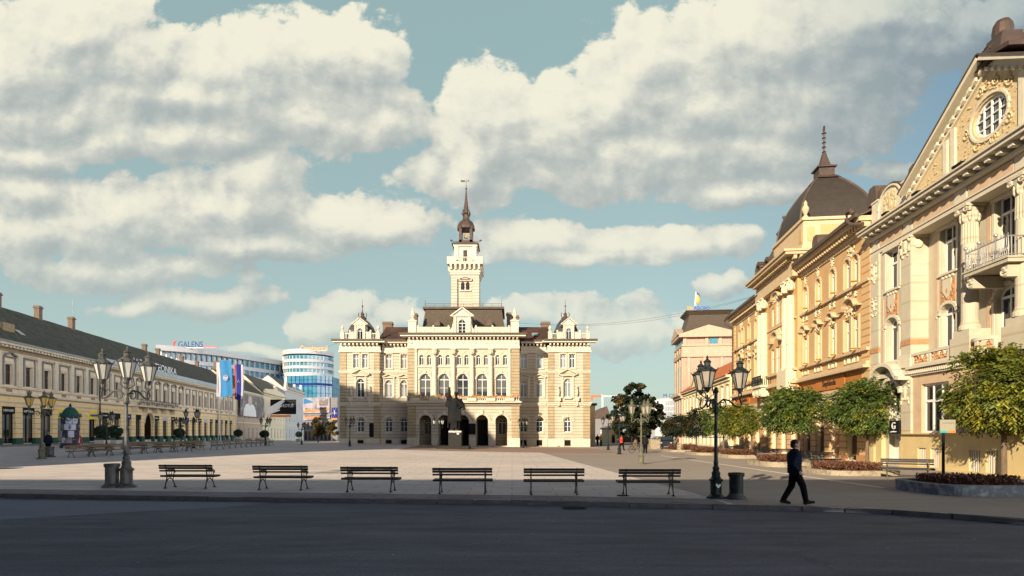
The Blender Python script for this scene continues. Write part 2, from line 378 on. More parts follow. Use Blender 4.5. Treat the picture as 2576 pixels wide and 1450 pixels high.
M['cream2'] = mat('pale_cream_stucco', (0.660, 0.580, 0.410), var=.08, sc_=3, dirt=.25, dirtc=(.4, .32, .2), bump=.1)
M['signo'] = mat('rust_orange_fascia', (.42, .16, .035), .6, .12, .7)
M['cream'] = mat('cream_stone', (0.470, 0.430, 0.330), var=.1, sc_=1.2, dirt=0.53, dirtc=(.36, .28, .18), bump=.15)
M['creaml'] = mat('light_cream_stone', (0.560, 0.515, 0.410), var=.07, sc_=2, dirt=0.31, dirtc=(.45, .37, .25), bump=.1)
M['creamj'] = mat('jointed_cream_stone', (0.500, 0.455, 0.350), var=.09, sc_=1.5, dirt=0.42, dirtc=(.42, .34, .22), course=1.05, coursec=(.42, .34, .22))
M['peach'] = mat('peach_panel', (0.530, 0.391, 0.260), var=.12, sc_=2, dirt=.2)
M['relief'] = mat('ochre_relief', (0.558, 0.446, 0.260), var=.2, sc_=6, bump=1., bs=4)
M['terra'] = mat('terracotta_relief', (.45, .24, .12), var=.3, sc_=6, bump=.6, bs=8)
M['yplinth'] = mat('yellow_plinth', (0.580, 0.460, 0.230), var=.12, sc_=1, dirt=.4, dirtc=(.42, .34, .22), bump=.1)
M['pink'] = mat('pink_plaster', (0.420, 0.290, 0.225), var=.1, sc_=1, dirt=.3)
M['pinkt'] = mat('pink_cream_trim', (0.440, 0.345, 0.255), var=.1, sc_=1, dirt=.3)
M['lowy'] = mat('pale_yellow_plaster', (.72, .60, .36), var=.1, sc_=1, dirt=.25)
M['grey'] = mat('grey_plaster', (0.200, 0.200, 0.210), var=.15, sc_=1, dirt=.4)
M['modern'] = mat('white_cladding', (0.420, 0.430, 0.440), .4, .08, 1)
M['iron'] = mat('cast_iron', (.018, .026, .028), .45, .4, 8, metal=.3, bump=.2, c2=(.05, .055, .05), c2s=5, c2t=.6)
M['irong'] = mat('weathered_grey_iron', (.11, .115, .11), .5, .35, 8, metal=.2, bump=.2, c2=(.05, .05, .05), c2s=4, c2t=.55)
M['irony'] = mat('faded_green_iron', (0.130, 0.125, 0.090), .6, .35, 8, bump=.2, c2=(.09, .1, .07), c2s=4, c2t=.55)
M['frost'] = mat('lantern_glass', (0.500, 0.500, 0.460), .25, .08, 3, spec=.5)
M['frosty'] = mat('amber_lantern_glass', (0.620, 0.420, 0.120), .25, .1, 3, spec=.5)
M['frostd'] = mat('smoked_lantern_glass', (.30, .27, .22), .2, .2, 3, spec=.5)
M['wood'] = mat('dark_bench_slats', (.012, .012, .014), .55, .4, 5, stretch=(.4, 6, 6), bump=.3)
M['woodb'] = mat('worn_bench_slats', (.16, .12, .07), .65, .4, 5, stretch=(.4, 6, 6), bump=.3)
M['asph'] = mat('road_asphalt', (.088, .098, .125), .85, .22, 1.1, stretch=(.35, 1.6, 1), bump=.5, bs=60, c2=(.115, .125, .155), c2s=.5, c2t=.6, c2w=.12)
M['asphl'] = mat('old_pale_asphalt', (.21, .22, .255), .9, .2, 3., bump=.5, bs=50, c2=(.15, .16, .19), c2s=.8, c2t=.62)
M['plaza'] = mat('plaza_stone', (.62, .54, .465), .8, .12, .7, stretch=(.5, 1.4, 1), bump=.25, bs=25, c2=(.53, .47, .41), c2s=.25, c2t=.55)
M['plazag'] = mat('warm_grey_asphalt', (.36, .30, .24), .85, .16, .9, stretch=(.5, 1.5, 1), bump=.4, bs=40, c2=(.26, .225, .19), c2s=.35, c2t=.57)
M['brick'] = mat('brown_brick_paving', (.29, .2, .16), .8, .22, 2.5, bump=.2)
M['strip'] = mat('pale_stone_strip', (.62, .56, .46), .7, .15, 3)
M['kerb'] = mat('kerb_stone', (0.075, 0.075, 0.082), .8, .35, 3, bump=.6, bs=20, dirt=.4)
M['side'] = mat('sidewalk_slabs', (.25, .25, .26), .8, .15, 2)
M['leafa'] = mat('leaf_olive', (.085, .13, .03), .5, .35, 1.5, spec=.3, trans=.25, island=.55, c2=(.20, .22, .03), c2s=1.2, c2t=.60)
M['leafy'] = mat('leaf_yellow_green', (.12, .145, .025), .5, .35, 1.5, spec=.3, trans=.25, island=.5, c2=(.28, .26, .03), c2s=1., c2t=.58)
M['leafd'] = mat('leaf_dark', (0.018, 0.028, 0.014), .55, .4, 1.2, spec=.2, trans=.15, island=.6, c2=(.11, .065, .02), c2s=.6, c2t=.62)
M['leafr'] = mat('leaf_rust', (.10, .07, .02), .6, .4, 1., trans=.15, island=.5, c2=(.05, .07, .02), c2s=.5)
M['leafb'] = mat('leaf_box', (.014, .028, .012), .6, .4, 3, island=.6)
M['shrub'] = mat('shrub_redbrown', (.12, .05, .03), .7, .35, 3, trans=.1, island=.5)
M['bark'] = mat('bark', (.15, .11, .075), .9, .35, 6, bump=.8, bs=20, stretch=(1, 1, .3))
M['stone'] = mat('rubble_stone', (.36, .31, .22), .85, .35, 5, bump=1, bs=12, c2=(.22, .18, .13), c2s=5, c2t=.55)
M['stoned'] = mat('grey_slate_stone', (.16, .18, .20), .8, .4, 5, bump=1, bs=12, c2=(.3, .32, .34), c2s=5, c2t=.6)
M['soil'] = mat('soil', (.05, .035, .025), .95, .3, 5)
M['bronze'] = mat('bronze', (.010, .012, .014), .75, .4, 3, metal=0., c2=(.03, .02, .015), c2s=1.3, c2t=.55, bump=.4, spec=.12)
M['granite'] = mat('dark_granite', (.03, .03, .029), .75, .35, 8, spec=.12)
M['granl'] = mat('pale_stone', (.5, .48, .45), .6, .1, 6)
M['black'] = mat('black_paint', (.009, .009, .01), .7, .3, 4, spec=.15)
M['dark'] = mat('dark_interior', (.012, .011, .01), .9, .5, 1)
M['metal'] = mat('galvanised_steel', (.38, .38, .37), .4, .15, 3, metal=.5)
M['blue'] = mat('flag_blue', (.05, .24, .52), .8, .08, 2, trans=.3)
M['navy'] = mat('flag_navy', (.01, .03, .22), .8, .1, 2, trans=.2)
M['red'] = mat('flag_red', (.5, .02, .04), .8, .1, 2, trans=.3)
M['fwhite'] = mat('flag_white', (.62, .60, .68), .8, .06, 2, trans=.3)
M['yel'] = mat('yellow_sign', (.78, .60, .02), .5, .06, 1)
M['sblue'] = mat('sign_blue', (.03, .05, .42), .5, .1, 1)
M['cyan'] = mat('sign_teal', (.02, .35, .35), .5, .1, 1)
M['sorange'] = mat('sign_orange', (.75, .2, .04), .5, .1, 1)
M['sred'] = mat('sign_red', (.55, .02, .03), .5, .1, 1)
M['signc'] = mat('sign_cream', (0.300, 0.280, 0.190), .5, .1, 1)
M['amber'] = mat('sign_amber', (.70, .35, .06), .5, .1, 1)
M['txtw'] = mat('letter_white', (.75, .75, .75), .5, .05, 1)
M['txtd'] = mat('letter_dark', (.02, .015, .012), .5, .05, 1)
M['photo'] = mat('poster_grey', (.16, .14, .14), .5, .5, .8, c2=(.35, .33, .32), c2s=.7, c2t=.6)
M['skinp'] = mat('poster_figure', (.50, .42, .37), .5, .15, 1)
M['skin'] = mat('skin', (.42, .25, .18), .6, .1, 8)
M['hair'] = mat('dark_hair', (.012, .01, .009), .6, .3, 20)
M['jacket'] = mat('navy_quilted_jacket', (0.007, 0.012, 0.026), .85, .3, 6, bump=.3, spec=.1)
M['trousers'] = mat('black_trousers', (.006, .006, .007), .9, .3, 8, spec=.08)
M['redj'] = mat('red_jacket', (.5, .05, .02), .7, .15, 6)
M['flower'] = mat('flowers', (.5, .12, .04), .7, .5, 2, island=.5, c2=(.5, .38, .04), c2s=1.3, c2t=.5)
M['carp'] = mat('dark_car_paint', (.02, .025, .035), .25, .2, 2, spec=.6)
M['chim'] = mat('chimney_brick', (0.160, 0.115, 0.085), .85, .3, 5, bump=.6, dirt=.4)
M['post1'] = mat('poster_pale', (.45, .47, .56), .6, .15, 3, c2=(.12, .14, .2), c2s=2.5, c2t=.6, c2w=.02)
M['post2'] = mat('poster_dark', (.03, .03, .05), .6, .4, 3, c2=(.35, .33, .4), c2s=4, c2t=.62, c2w=.02)
M['rustm'] = mat('rust_copper', (.075, .052, .042), .55, .3, 2, bump=.4, metal=.2)

def ground_mat(name, c, c2, slab=0., crack=.0, streak=.25, spots=.0, rough=.8, grain=.12):
    m = bpy.data.materials.new(name); m.use_nodes = True; t = m.node_tree; b = t.nodes['Principled BSDF']; b.inputs['Roughness'].default_value = rough; b.inputs['Specular IOR Level'].default_value = .3
    P = NN(t, 'ShaderNodeTexCoord').outputs['Object']
    def nz(sc3, d=5, r=.6):
        n = NN(t, 'ShaderNodeTexNoise'); n.inputs['Scale'].default_value = 1; n.inputs['Detail'].default_value = d; n.inputs['Roughness'].default_value = r; t.links.new(vmth(t, 'MULTIPLY', P, sc3), n.inputs['Vector']); return n.outputs['Fac']
    big = mth(t, 'MULTIPLY_ADD', nz((.07, .16, .1), 4), 3.2, -1.1, clamp=True)
    cc = cmix(t, big, c, c2)
    st = mth(t, 'MULTIPLY_ADD', nz((.22, 1.9, 1), 6, .65), 2.4, -.7, clamp=True)      # tyre and sweeping marks run along the square
    cc = cmix(t, mth(t, 'MULTIPLY', st, streak), cc, tuple(x*.55 for x in c))
    md = mth(t, 'MULTIPLY_ADD', nz((.5, 1.5, 1), 5, .7), 3., -1.15, clamp=True); cc = cmix(t, mth(t, 'MULTIPLY', md, .45), cc, tuple(x*1.25 for x in c2))
    gr = mth(t, 'MULTIPLY_ADD', nz((18, 18, 18), 3, .8), 2.6, -.8, clamp=True)
    cc = cmix(t, mth(t, 'MULTIPLY', gr, grain), cc, tuple(x*.3 for x in c))
    if slab:
        br = NN(t, 'ShaderNodeTexBrick'); br.inputs['Scale'].default_value = 1; br.inputs['Brick Width'].default_value = slab*1.6; br.inputs['Row Height'].default_value = slab; br.inputs['Mortar Size'].default_value = .022; br.inputs['Color1'].default_value = (1, 1, 1, 1); br.inputs['Color2'].default_value = (.86, .86, .88, 1); br.inputs['Mortar'].default_value = (.62, .6, .58, 1); t.links.new(P, br.inputs['Vector'])
        cc = cmix(t, 1., cc, br.outputs[0], 'MULTIPLY')
    if crack:
        vo = NN(t, 'ShaderNodeTexVoronoi', feature='DISTANCE_TO_EDGE'); vo.inputs['Scale'].default_value = .32; wn = NN(t, 'ShaderNodeTexNoise'); wn.inputs['Scale'].default_value = 1.5; wn.inputs['Detail'].default_value = 6; t.links.new(P, wn.inputs['Vector'])
        t.links.new(vmth(t, 'ADD', P, vmth(t, 'MULTIPLY', wn.outputs['Color'], (1.4, 1.4, 0))), vo.inputs['Vector'])
        ln = mth(t, 'MULTIPLY', mth(t, 'LESS_THAN', vo.outputs['Distance'], .006), mth(t, 'GREATER_THAN', nz((.25, .25, .25), 2), .52)); cc = cmix(t, mth(t, 'MULTIPLY', ln, crack), cc, tuple(x*.3 for x in c))
    if spots:
        vs = NN(t, 'ShaderNodeTexVoronoi'); vs.inputs['Scale'].default_value = 1.9; t.links.new(P, vs.inputs['Vector'])
        ds = mth(t, 'LESS_THAN', vs.outputs['Distance'], .045); sel = mth(t, 'GREATER_THAN', nz((.8, .8, .8), 2), .55); cc = cmix(t, mth(t, 'MULTIPLY', mth(t, 'MULTIPLY', ds, sel), spots), cc, (.5, .5, .5))
        d2 = mth(t, 'MULTIPLY_ADD', nz((.5, .9, .5), 3), 6., -3.8, clamp=True); cc = cmix(t, mth(t, 'MULTIPLY', d2, .35), cc, tuple(x*.5 for x in c))
    t.links.new(cc, b.inputs['Base Color'])
    bn = NN(t, 'ShaderNodeBump'); bn.inputs['Strength'].default_value = .5; bn.inputs['Distance'].default_value = .02; t.links.new(nz((30, 30, 30), 4, .7), bn.inputs['Height']); t.links.new(bn.outputs[0], b.inputs['Normal'])
    return m
M['plaza'] = ground_mat('plaza_slabs', (.72, .645, .575), (.61, .555, .50), slab=.9, streak=.3, spots=.3)
M['plazag'] = ground_mat('warm_grey_path', (.38, .33, .28), (.30, .265, .23), crack=.5, streak=.4, spots=.25)
M['asph'] = ground_mat('road_surface', (.070, .084, .114), (.155, .172, .212), crack=.3, streak=.9, spots=.6, grain=.6)
M['asphl'] = ground_mat('pale_road_surface', (.20, .22, .28), (.15, .17, .22), crack=.5, streak=.5, spots=.3, grain=.3)
M['side'] = ground_mat('kerb_side_slabs', (.30, .28, .27), (.2, .19, .19), slab=.45, streak=.5, spots=.2)
M['asphd'] = ground_mat('repaired_asphalt', (.055, .062, .08), (.075, .082, .10), streak=.6, spots=.3, grain=.6)
# ---------------------------------------------------------------- shared builders for buildings
def text_mesh(name, s, h, mat_, parent, loc, w=None, rx=90, thick=.03, shear=0):
    cu = bpy.data.curves.new('lettering', 'FONT'); cu.body = s; cu.size = 1; cu.extrude = thick/2; cu.align_x = 'CENTER'; cu.shear = shear; cu.resolution_u = 3
    ob = bpy.data.objects.new('lettering', cu); col.objects.link(ob)
    bpy.context.view_layer.update(); dg = bpy.context.evaluated_depsgraph_get()
    me = bpy.data.meshes.new_from_object(ob.evaluated_get(dg)); bpy.data.objects.remove(ob)
    xs = [v.co.x for v in me.vertices]; wid = max(xs)-min(xs) or 1
    sx = (w/wid) if w else h/.7; sy = h/.7
    mid = (max(xs)+min(xs))/2
    for v in me.vertices:
        x, y, z = v.co; v.co = ((x-mid)*sx+loc[0], loc[1]-z, y*sy+loc[2])
    me.materials.clear(); me.materials.append(mat_)
    return link(name, me, parent)
WC = {}
def window(root, x, z0, z1, w, y, arch=0., fm='white', gm='glass', bars=1, tr=.33, fw=.07, rows=0):
    """a window frame with its mullions; the pane is its sub-part. (x, y, z0) is placed by the mesh, shared between equals"""
    key = (round(w, 2), round(z1-z0, 2), arch, fm, gm, bars, tr, fw, rows)
    if key not in WC:
        h = z1-z0; a = -w/2; r = w/2; f = MB(); sp = h-(r*arch if arch else 0)
        f.box(a, a+fw, 0, .07, 0, sp); f.box(-a-fw, -a, 0, .07, 0, sp); f.box(a+fw, -a-fw, 0, .07, 0, fw)
        if arch: f.band(arcpts(0, sp, r, r*arch), -fw, 0, .07)
        else: f.box(a+fw, -a-fw, 0, .07, h-fw, h)
        zt = (sp if arch and arch > .6 else h*(1-tr))
        if tr: f.box(a+fw, -a-fw, -.02, .075, zt-fw*.6, zt+fw*.6)
        for k in range(bars):
            bx = a+w*(k+1)/(bars+1); f.box(bx-fw*.5, bx+fw*.5, -.012, .072, fw, zt-fw*.6)
            if tr: f.box(bx-fw*.35, bx+fw*.35, -.01, .071, zt+fw*.6, h-fw*1.2)
        for k in range(rows):
            zz = fw+(zt-fw)*(k+1)/(rows+1); f.box(a+fw, -a-fw, .01, .05, zz-.02, zz+.02)
        p = MB()
        if arch: p.poly([(a+.02, .045, .02), (-a-.02, .045, .02)]+[(q[0]*.98, .045, q[1]-.02) for q in arcpts(0, sp, r, r*arch, 0, 180)])
        else: p.poly([(a+.02, .045, .02), (-a-.02, .045, .02), (-a-.02, .045, h-.02), (a+.02, .045, h-.02)])
        WC[key] = (f.me('window', M[fm]), p.me('pane', M[gm]))
    fme, pme = WC[key]
    o = link('window', fme, root); o.location = (x, y, z0); link('pane', pme, o); return o
def orn(mb, x, z, w, h, y, n=14, seed=0, t=.05):
    """symmetrical stucco ornament: leaves, scrolls and knobs"""
    rd = random.Random(seed*77+int(w*100))
    for k in range(n):
        u, v_ = rd.random(), rd.random(); r = .5*min(w, h)*rd.uniform(.12, .26)
        for s in (-1, 1): mb.ball((x+s*u*w/2*.9, y, z+v_*h), (r*rd.uniform(.6, 1.4), t, r*rd.uniform(.6, 1.5)), 6, 4)
    mb.ball((x, y, z+h*.55), (w*.16, t*1.3, h*.25), 8, 5)
def scroll(mb, x, z, r, y, s=1, t=.03, turns=1.3, a0=90, n=14):
    pts = [(x+s*r*(1-.75*k/n)*math.cos(R(a0+360*turns*k/n)), y, z+r*(1-.75*k/n)*math.sin(R(a0+360*turns*k/n))) for k in range(n+1)]
    mb.tube(pts, t, 5)
def hood(mb, x, z, w, y0, y1, th=.16, kind='tri', h=.5):
    if kind == 'tri': mb.band([(x-w/2, z), (x, z+h), (x+w/2, z)], th, y0, y1); mb.box(x-w/2, x+w/2, y0+.05, y1, z-.1, z-.002)
    elif kind == 'arc':
        pts = [(x-w/2, z), (x-w*.32, z+.02)]+[(x+w*.28*math.cos(R(a)), z+.04+h*math.sin(R(a))) for a in range(165, 10, -15)]+[(x+w*.32, z+.02), (x+w/2, z)]
        mb.band(pts, th, y0, y1)
    else: mb.box(x-w/2, x+w/2, y0, y1, z, z+th)
def dentils(mb, x0, x1, z0, z1, y0, y1, pitch, fill=.5):
    n = max(1, int(round((x1-x0)/pitch))); p = (x1-x0)/n
    for i in range(n): mb.box(x0+i*p+p*(1-fill)/2, x0+i*p+p*(1+fill)/2, y0, y1, z0, z1)
def column(mb, x, y, z0, z1, r, n=14, flute=False):
    H = z1-z0; mb.box(x-r*1.3, x+r*1.3, y-r*1.3, y+r*1.3, z0, z0+r*.4)
    mb.lathe([(r*1.22, z0+r*.4), (r*1.22, z0+r*.7), (r, z0+r*.9), (r*.97, z0+H*.4), (r*.86, z1-r*1.5)], (x, y, 0), n)
def capital(mb, x, y, z0, z1, r):
    H = z1-z0; mb.lathe([(r*.9, z0), (r*1.0, z0+H*.1), (r*.95, z0+H*.3), (r*1.3, z0+H*.8)], (x, y, 0), 10)
    for i in range(8):
        a = math.pi*i/4+.2; mb.ball((x+math.cos(a)*r*1.05, y+math.sin(a)*r*1.05, z0+H*.35), (r*.28, r*.28, H*.3), 5, 4)
        if i % 2: mb.ball((x+math.cos(a)*r*1.3, y+math.sin(a)*r*1.3, z0+H*.75), (r*.32, r*.32, H*.17), 6, 4)
    mb.box(x-r*1.35, x+r*1.35, y-r*1.35, y+r*1.35, z0+H*.86, z1)
def slope(mb, x0, x1, y0, z0, y1, z1, th=.12):
    mb.hexa([(x0, y0, z0-th), (x1, y0, z0-th), (x1, y1, z1-th), (x0, y1, z1-th)], [(x0, y0, z0), (x1, y0, z0), (x1, y1, z1), (x0, y1, z1)])
def frustum(mb, x0, x1, y0, y1, z0, X0, X1, Y0, Y1, z1):
    mb.hexa([(x0, y0, z0), (x1, y0, z0), (x1, y1, z0), (x0, y1, z0)], [(X0, Y0, z1), (X1, Y0, z1), (X1, Y1, z1), (X0, Y1, z1)])
def balustrade(mb, x0, x1, z0, z1, y0, y1, pitch=.28):
    mb.box(x0, x1, y0, y1, z0, z0+.1); mb.box(x0, x1, y0, y1, z1-.12, z1)
    n = max(1, int((x1-x0)/pitch)); yc = (y0+y1)/2; r = pitch*.3
    for i in range(n):
        x = x0+(i+.5)*(x1-x0)/n; mb.lathe([(r*.6, z0+.1), (r, z0+.1+(z1-z0)*.25), (r*.5, z0+(z1-z0)*.55), (r*.7, z1-.12)], (x, yc, 0), 6)
def chimney(root, x, y, z0, z1, w=.9, d=.6, m='chim'):
    c = MB(); c.box(x-w/2, x+w/2, y-d/2, y+d/2, z0, z1-.35); c.box(x-w/2-.1, x+w/2+.1, y-d/2-.1, y+d/2+.1, z1-.35, z1-.18); c.box(x-w/2-.03, x+w/2+.03, y-d/2-.03, y+d/2+.03, z1-.18, z1)
    return c.build('chimney', M[m], root)
# ================================================================ TOWN HALL  (origin: world x=0, depth 83.33; local = world axes)
Y0 = 83.333
hall = thing('town_hall', 'cream town hall with tall clockless tower, corner domes and arcade facing the square', 'town hall', (0, Y0, 0))
def hx(px, y=0): return (px-HX)/F*(Y0+y)
def hz(py, y=0): return CH+(HY-py)/F*(Y0+y)
YC, YR = -4.3, -.7     # planes of the centre block and of the corner blocks
# --- walls with openings
def hall_front(x0, x1, y, z0, z1, holes, m, name='wall', dep=.28):
    w = MB(); w.wall(x0, x1, z0, z1, y, holes, dep); return w.build(name, M[m], hall)
Lx0, Lx1, Wx1, Cx0, Cx1, Ex1, Rx1 = hx(856, YR), hx(955, YR), hx(1026.5, YC), hx(1026.5, YC), hx(1305.6, YC), hx(1379, YR), hx(1483, YR)
H_ = []   # all windows: (x, z0, z1, w, plane, arch, glass, kind)
lowA = (hz(1083, YR), hz(1048.5, YR)); 
def pairx(c, d): return (c-d, c+d)
win_lc, win_rc = hx(907, YR), hx(1428, YR)
for c in (win_lc, win_rc):
    H_ += [(c, 2.05, 4.05, 1.0, YR, 1, 'glass', 'g'), (c, 6.9, 9.45, 1.05, YR, 1, 'glassw' if c > 0 else 'glass', 'm'), (c-.62, 10.95, 12.85, .78, YR, 0, 'glassw', 'u'), (c+.62, 10.95, 12.85, .78, YR, 0, 'glassw' if c < 0 else 'glass', 'u')]
wingc = [hx(978), hx(1016), hx(1317.5), hx(1357)]
for c in wingc:
    H_ += [(c, 2.05, 4.05, 1.0, 0, 1, 'glass', 'g'), (c, 6.95, 9.3, 1.0, 0, 1, 'glassw', 'm'), (c, 10.95, 12.9, .88, 0, 0, 'glassw', 'u')]
cc = [hx(p, YC) for p in (1070, 1117, 1164.5, 1213, 1261.5)]
for i, c in enumerate(cc):
    H_ += [(c, 6.75, 9.75, 1.5, YC, 1, 'glass', 'c')]
    for s in (-.5, .5): H_.append((c+s, 10.95, 12.25, .58, YC, 1, 'glass', 's'))
def holes_on(pl, x0, x1): return [(h[0]-h[3]/2, h[0]+h[3]/2, h[1], h[2], h[5]) for h in H_ if h[4] == pl and x0 < h[0] < x1]
base = [(c-.42, c+.42, .15, .95, 0) for c in (win_lc, win_rc)]; baseW = [(c-.4, c+.4, .15, .95, 0) for c in wingc]
hall_front(Lx0, Lx1, YR, -1, 13.4, holes_on(YR, Lx0, Lx1)+[b for b in base if b[0] < 0]+[(hx(928.5, YR), hx(941.5, YR), 1.35, 3.3, 0)], 'hallr')
hall_front(Ex1, Rx1, YR, -1, 13.4, holes_on(YR, Ex1, Rx1)+[b for b in base if b[0] > 0], 'hallr')
hall_front(Lx1-.2, Cx0+1, 0, -1, 13.4, holes_on(0, Lx1, Cx0), 'hallr') if 0 else None
hall_front(Lx1, wingc[1]+.8, 0, -1, 13.4, holes_on(0, Lx1, 0)+baseW[:2], 'hallr')
hall_front(wingc[2]-.8, Ex1, 0, -1, 13.4, holes_on(0, 0, Ex1)+baseW[2:], 'hallr')
arch_h = [(c-.78, c+.78, .25, 4.3, 1) for c in cc]
hall_front(Cx0, Cx1, YC, -1, 6.0, arch_h, 'hallr', dep=.55)
hall_front(Cx0, Cx1, YC, 6.0, 13.1, holes_on(YC, Cx0, Cx1), 'hall')
w = MB()   # returns, back wall, attic body
w.poly([(Lx0, YR, -1), (Lx0, YR, 13.4), (Lx0, 22, 13.4), (Lx0, 22, -1)]); w.poly([(Rx1, YR, -1), (Rx1, 22, -1), (Rx1, 22, 13.4), (Rx1, YR, 13.4)])
w.poly([(Lx1, YR, -1), (Lx1, 0, -1), (Lx1, 0, 13.4), (Lx1, YR, 13.4)]); w.poly([(Ex1, YR, -1), (Ex1, YR, 13.4), (Ex1, 0, 13.4), (Ex1, 0, -1)])
w.poly([(Cx0, YC, -1), (Cx0, YC, 14.4), (Cx0, 0, 14.4), (Cx0, 0, -1)]); w.poly([(Cx1, YC, -1), (Cx1, 0, -1), (Cx1, 0, 14.4), (Cx1, YC, 14.4)])
w.poly([(Lx0, 22, -1), (Lx0, 22, 13.4), (Rx1, 22, 13.4), (Rx1, 22, -1)])
w.build('side_wall', M['hallr'], hall)
w = MB(); w.box(Cx0+.1, Cx1-.1, YC+2.4, YC+2.5, -.8, 6); w.box(Cx0+.1, Cx1-.1, YC+.56, YC+2.4, 4.9, 5); w.box(Cx0+.1, Cx1-.1, YC+.56, YC+2.4, .1, .22)
for c in cc[:-1]: w.box(c+1.1, c+1.4, YC+.56, YC+2.4, -.8, 4.9)
w.build('arcade_interior', M['hallq'], hall)
for c in (cc[1], cc[2], cc[3]):
    d = MB(); d.box(c-.7, c+.7, YC+2.2, YC+2.38, .2, 3.7); d.box(c-.03, c+.03, YC+2.14, YC+2.2, .2, 3.6); d.build('portal_door', M['black'], hall)
for c in (cc[0], cc[4]): window(hall, c+.05, 1.7, 3.9, 1.1, YC+2.25, 1, 'hallt', 'glassd')
for h in H_: window(hall, h[0], h[1], h[2], h[3], h[4]+.2, h[5], 'white', h[6], bars=1, tr=(.3 if not h[5] else .33), fw=.08 if h[7] != 's' else .06, rows=1 if h[7] in 'cg' else 0)
for b in base+baseW:
    d = MB(); yy_ = YR if b in base else 0; d.box(b[0], b[1], yy_+.12, yy_+.2, b[2], b[3])
    for k in range(4): d.box(b[0]+.08+.2*k, b[0]+.11+.2*k, yy_+.06, yy_+.1, b[2], b[3])
    d.build('basement_window', M['black'], hall)
d = MB(); d.box(hx(928.5, YR), hx(941.5, YR), YR+.15, YR+.25, 1.35, 3.3); d.build('side_door', M['black'], hall)
for px in (1188,):
    d = MB(); d.box(hx(px, YC)-.45, hx(px, YC)+.45, YC-.06, YC-.005, 1.75, 3.25); d.build('notice_board', M['black'], hall)
# --- plinth
p = MB()
for (a, b, y) in ((Lx0, Lx1, YR), (Lx1+.1, Cx0-.12, 0), (Cx1+.12, Ex1-.1, 0), (Ex1, Rx1, YR)):
    hs = sorted([q for q in base+baseW if a < q[0] < b]); x = a-.08 if y == YR else a
    for q in hs: p.box(x, q[0]-.05, y-.12, y+.003, -1, 1.15); x = q[1]+.05
    p.box(x, b+(.08 if y == YR else 0), y-.12, y+.003, -1, 1.15)
xs = [Cx0-.1]+sum([[c-.82, c+.82] for c in cc], [])+[Cx1+.1]
for i in range(0, len(xs), 2): p.box(xs[i], xs[i+1], YC-.14, YC+.2, -1, 1.3); p.box(xs[i]-.02 if i else xs[i], xs[i+1]+.02, YC-.1, YC+.3, 3.2, 3.5)
p.pieces('plinth', M['hallt'], hall)
# --- cornices and strings
t_ = MB()
for (z0, z1, pr) in ((5.75, 6.0, .18), (6.0, 6.16, .32), (10.25, 10.4, .1), (10.4, 10.55, .2)):
    for (a, b, y) in ((Lx0, Lx1, YR), (Lx1+.2, Cx0-.3, 0), (Cx1+.3, Ex1-.2, 0), (Ex1, Rx1, YR)):
        e_ = pr if y == YR else 0; t_.box(a-e_, b+e_, y-pr, y+.01, z0, z1)
for (a, b, y) in ((Lx0, Lx1, YR), (Lx1+.2, Cx0-.3, 0), (Cx1+.3, Ex1-.2, 0), (Ex1, Rx1, YR)):
    e_ = .12 if y == YR else 0
    t_.box(a-e_*2, b+e_*2, y-.22, y+.01, 13.1, 13.35); t_.box(a-e_, b+e_, y-.12, y+.02, 13.35, 14.05)
    t_.box(a-e_*7, b+e_*7, y-.85, y+.02, 14.4, 14.62)
    dentils(t_, a, b, 14.07, 14.38, y-.6, y, .52, .45)
t_.box(Cx0-.4, Cx1+.4, YC-.5, YC+.01, 5.85, 6.1); t_.box(Cx0-.25, Cx1+.25, YC-.3, YC+.01, 5.6, 5.83)
t_.box(Cx0-.1, Cx1+.1, YC-.25, YC+.02, 13.1, 13.45); t_.box(Cx0-.05, Cx1+.05, YC-.15, YC+.4, 13.45, 14.35)
dentils(t_, Cx0, Cx1, 14.37, 14.62, YC-.6, YC, .5, .45); t_.box(Cx0-.9, Cx1+.9, YC-.9, YC+.4, 14.64, 14.86)
t_.build('cornice', M['hallt'], hall)
b_ = MB()
for (a, b, y, z) in ((Lx0-.95, Lx1+.6, YR-.95, 14.64), (Ex1-.6, Rx1+.95, YR-.95, 14.64), (Lx1+.6, Cx0, -.95, 14.64), (Cx1, Ex1-.6, -.95, 14.64), (Cx0-1, Cx1+1, YC-1, 14.88)): b_.box(a-.05, b+.05, y-.1, .5 if y > YC-.9 else 0, z, z+.2)
b_.pieces('gutter', M['slate'], hall)
# --- rusticated quoin strips
q = MB()
for (a, b, y) in ((Lx0, Lx0+.85, YR), (Lx1-.8, Lx1, YR), (Ex1, Ex1+.8, YR), (Rx1-.9, Rx1, YR)):
    for (z0, z1) in ((1.2, 5.72), (6.2, 10.22), (10.58, 13.08)): q.box(a-(.07 if a == Lx0 else 0), b+(.07 if b == Rx1 else 0), y-.09, y+.01, z0, z1)
for (a, b) in ((Cx0, Cx0+.95), (Cx1-.95, Cx1)):
    for (z0, z1) in ((1.35, 5.55), (6.15, 13.08)): q.box(a-.06, b+.06, YC-.14, YC+.01, z0, z1)
for z0 in (): pass
q.pieces('quoin_pilaster', M['hallq'], hall)
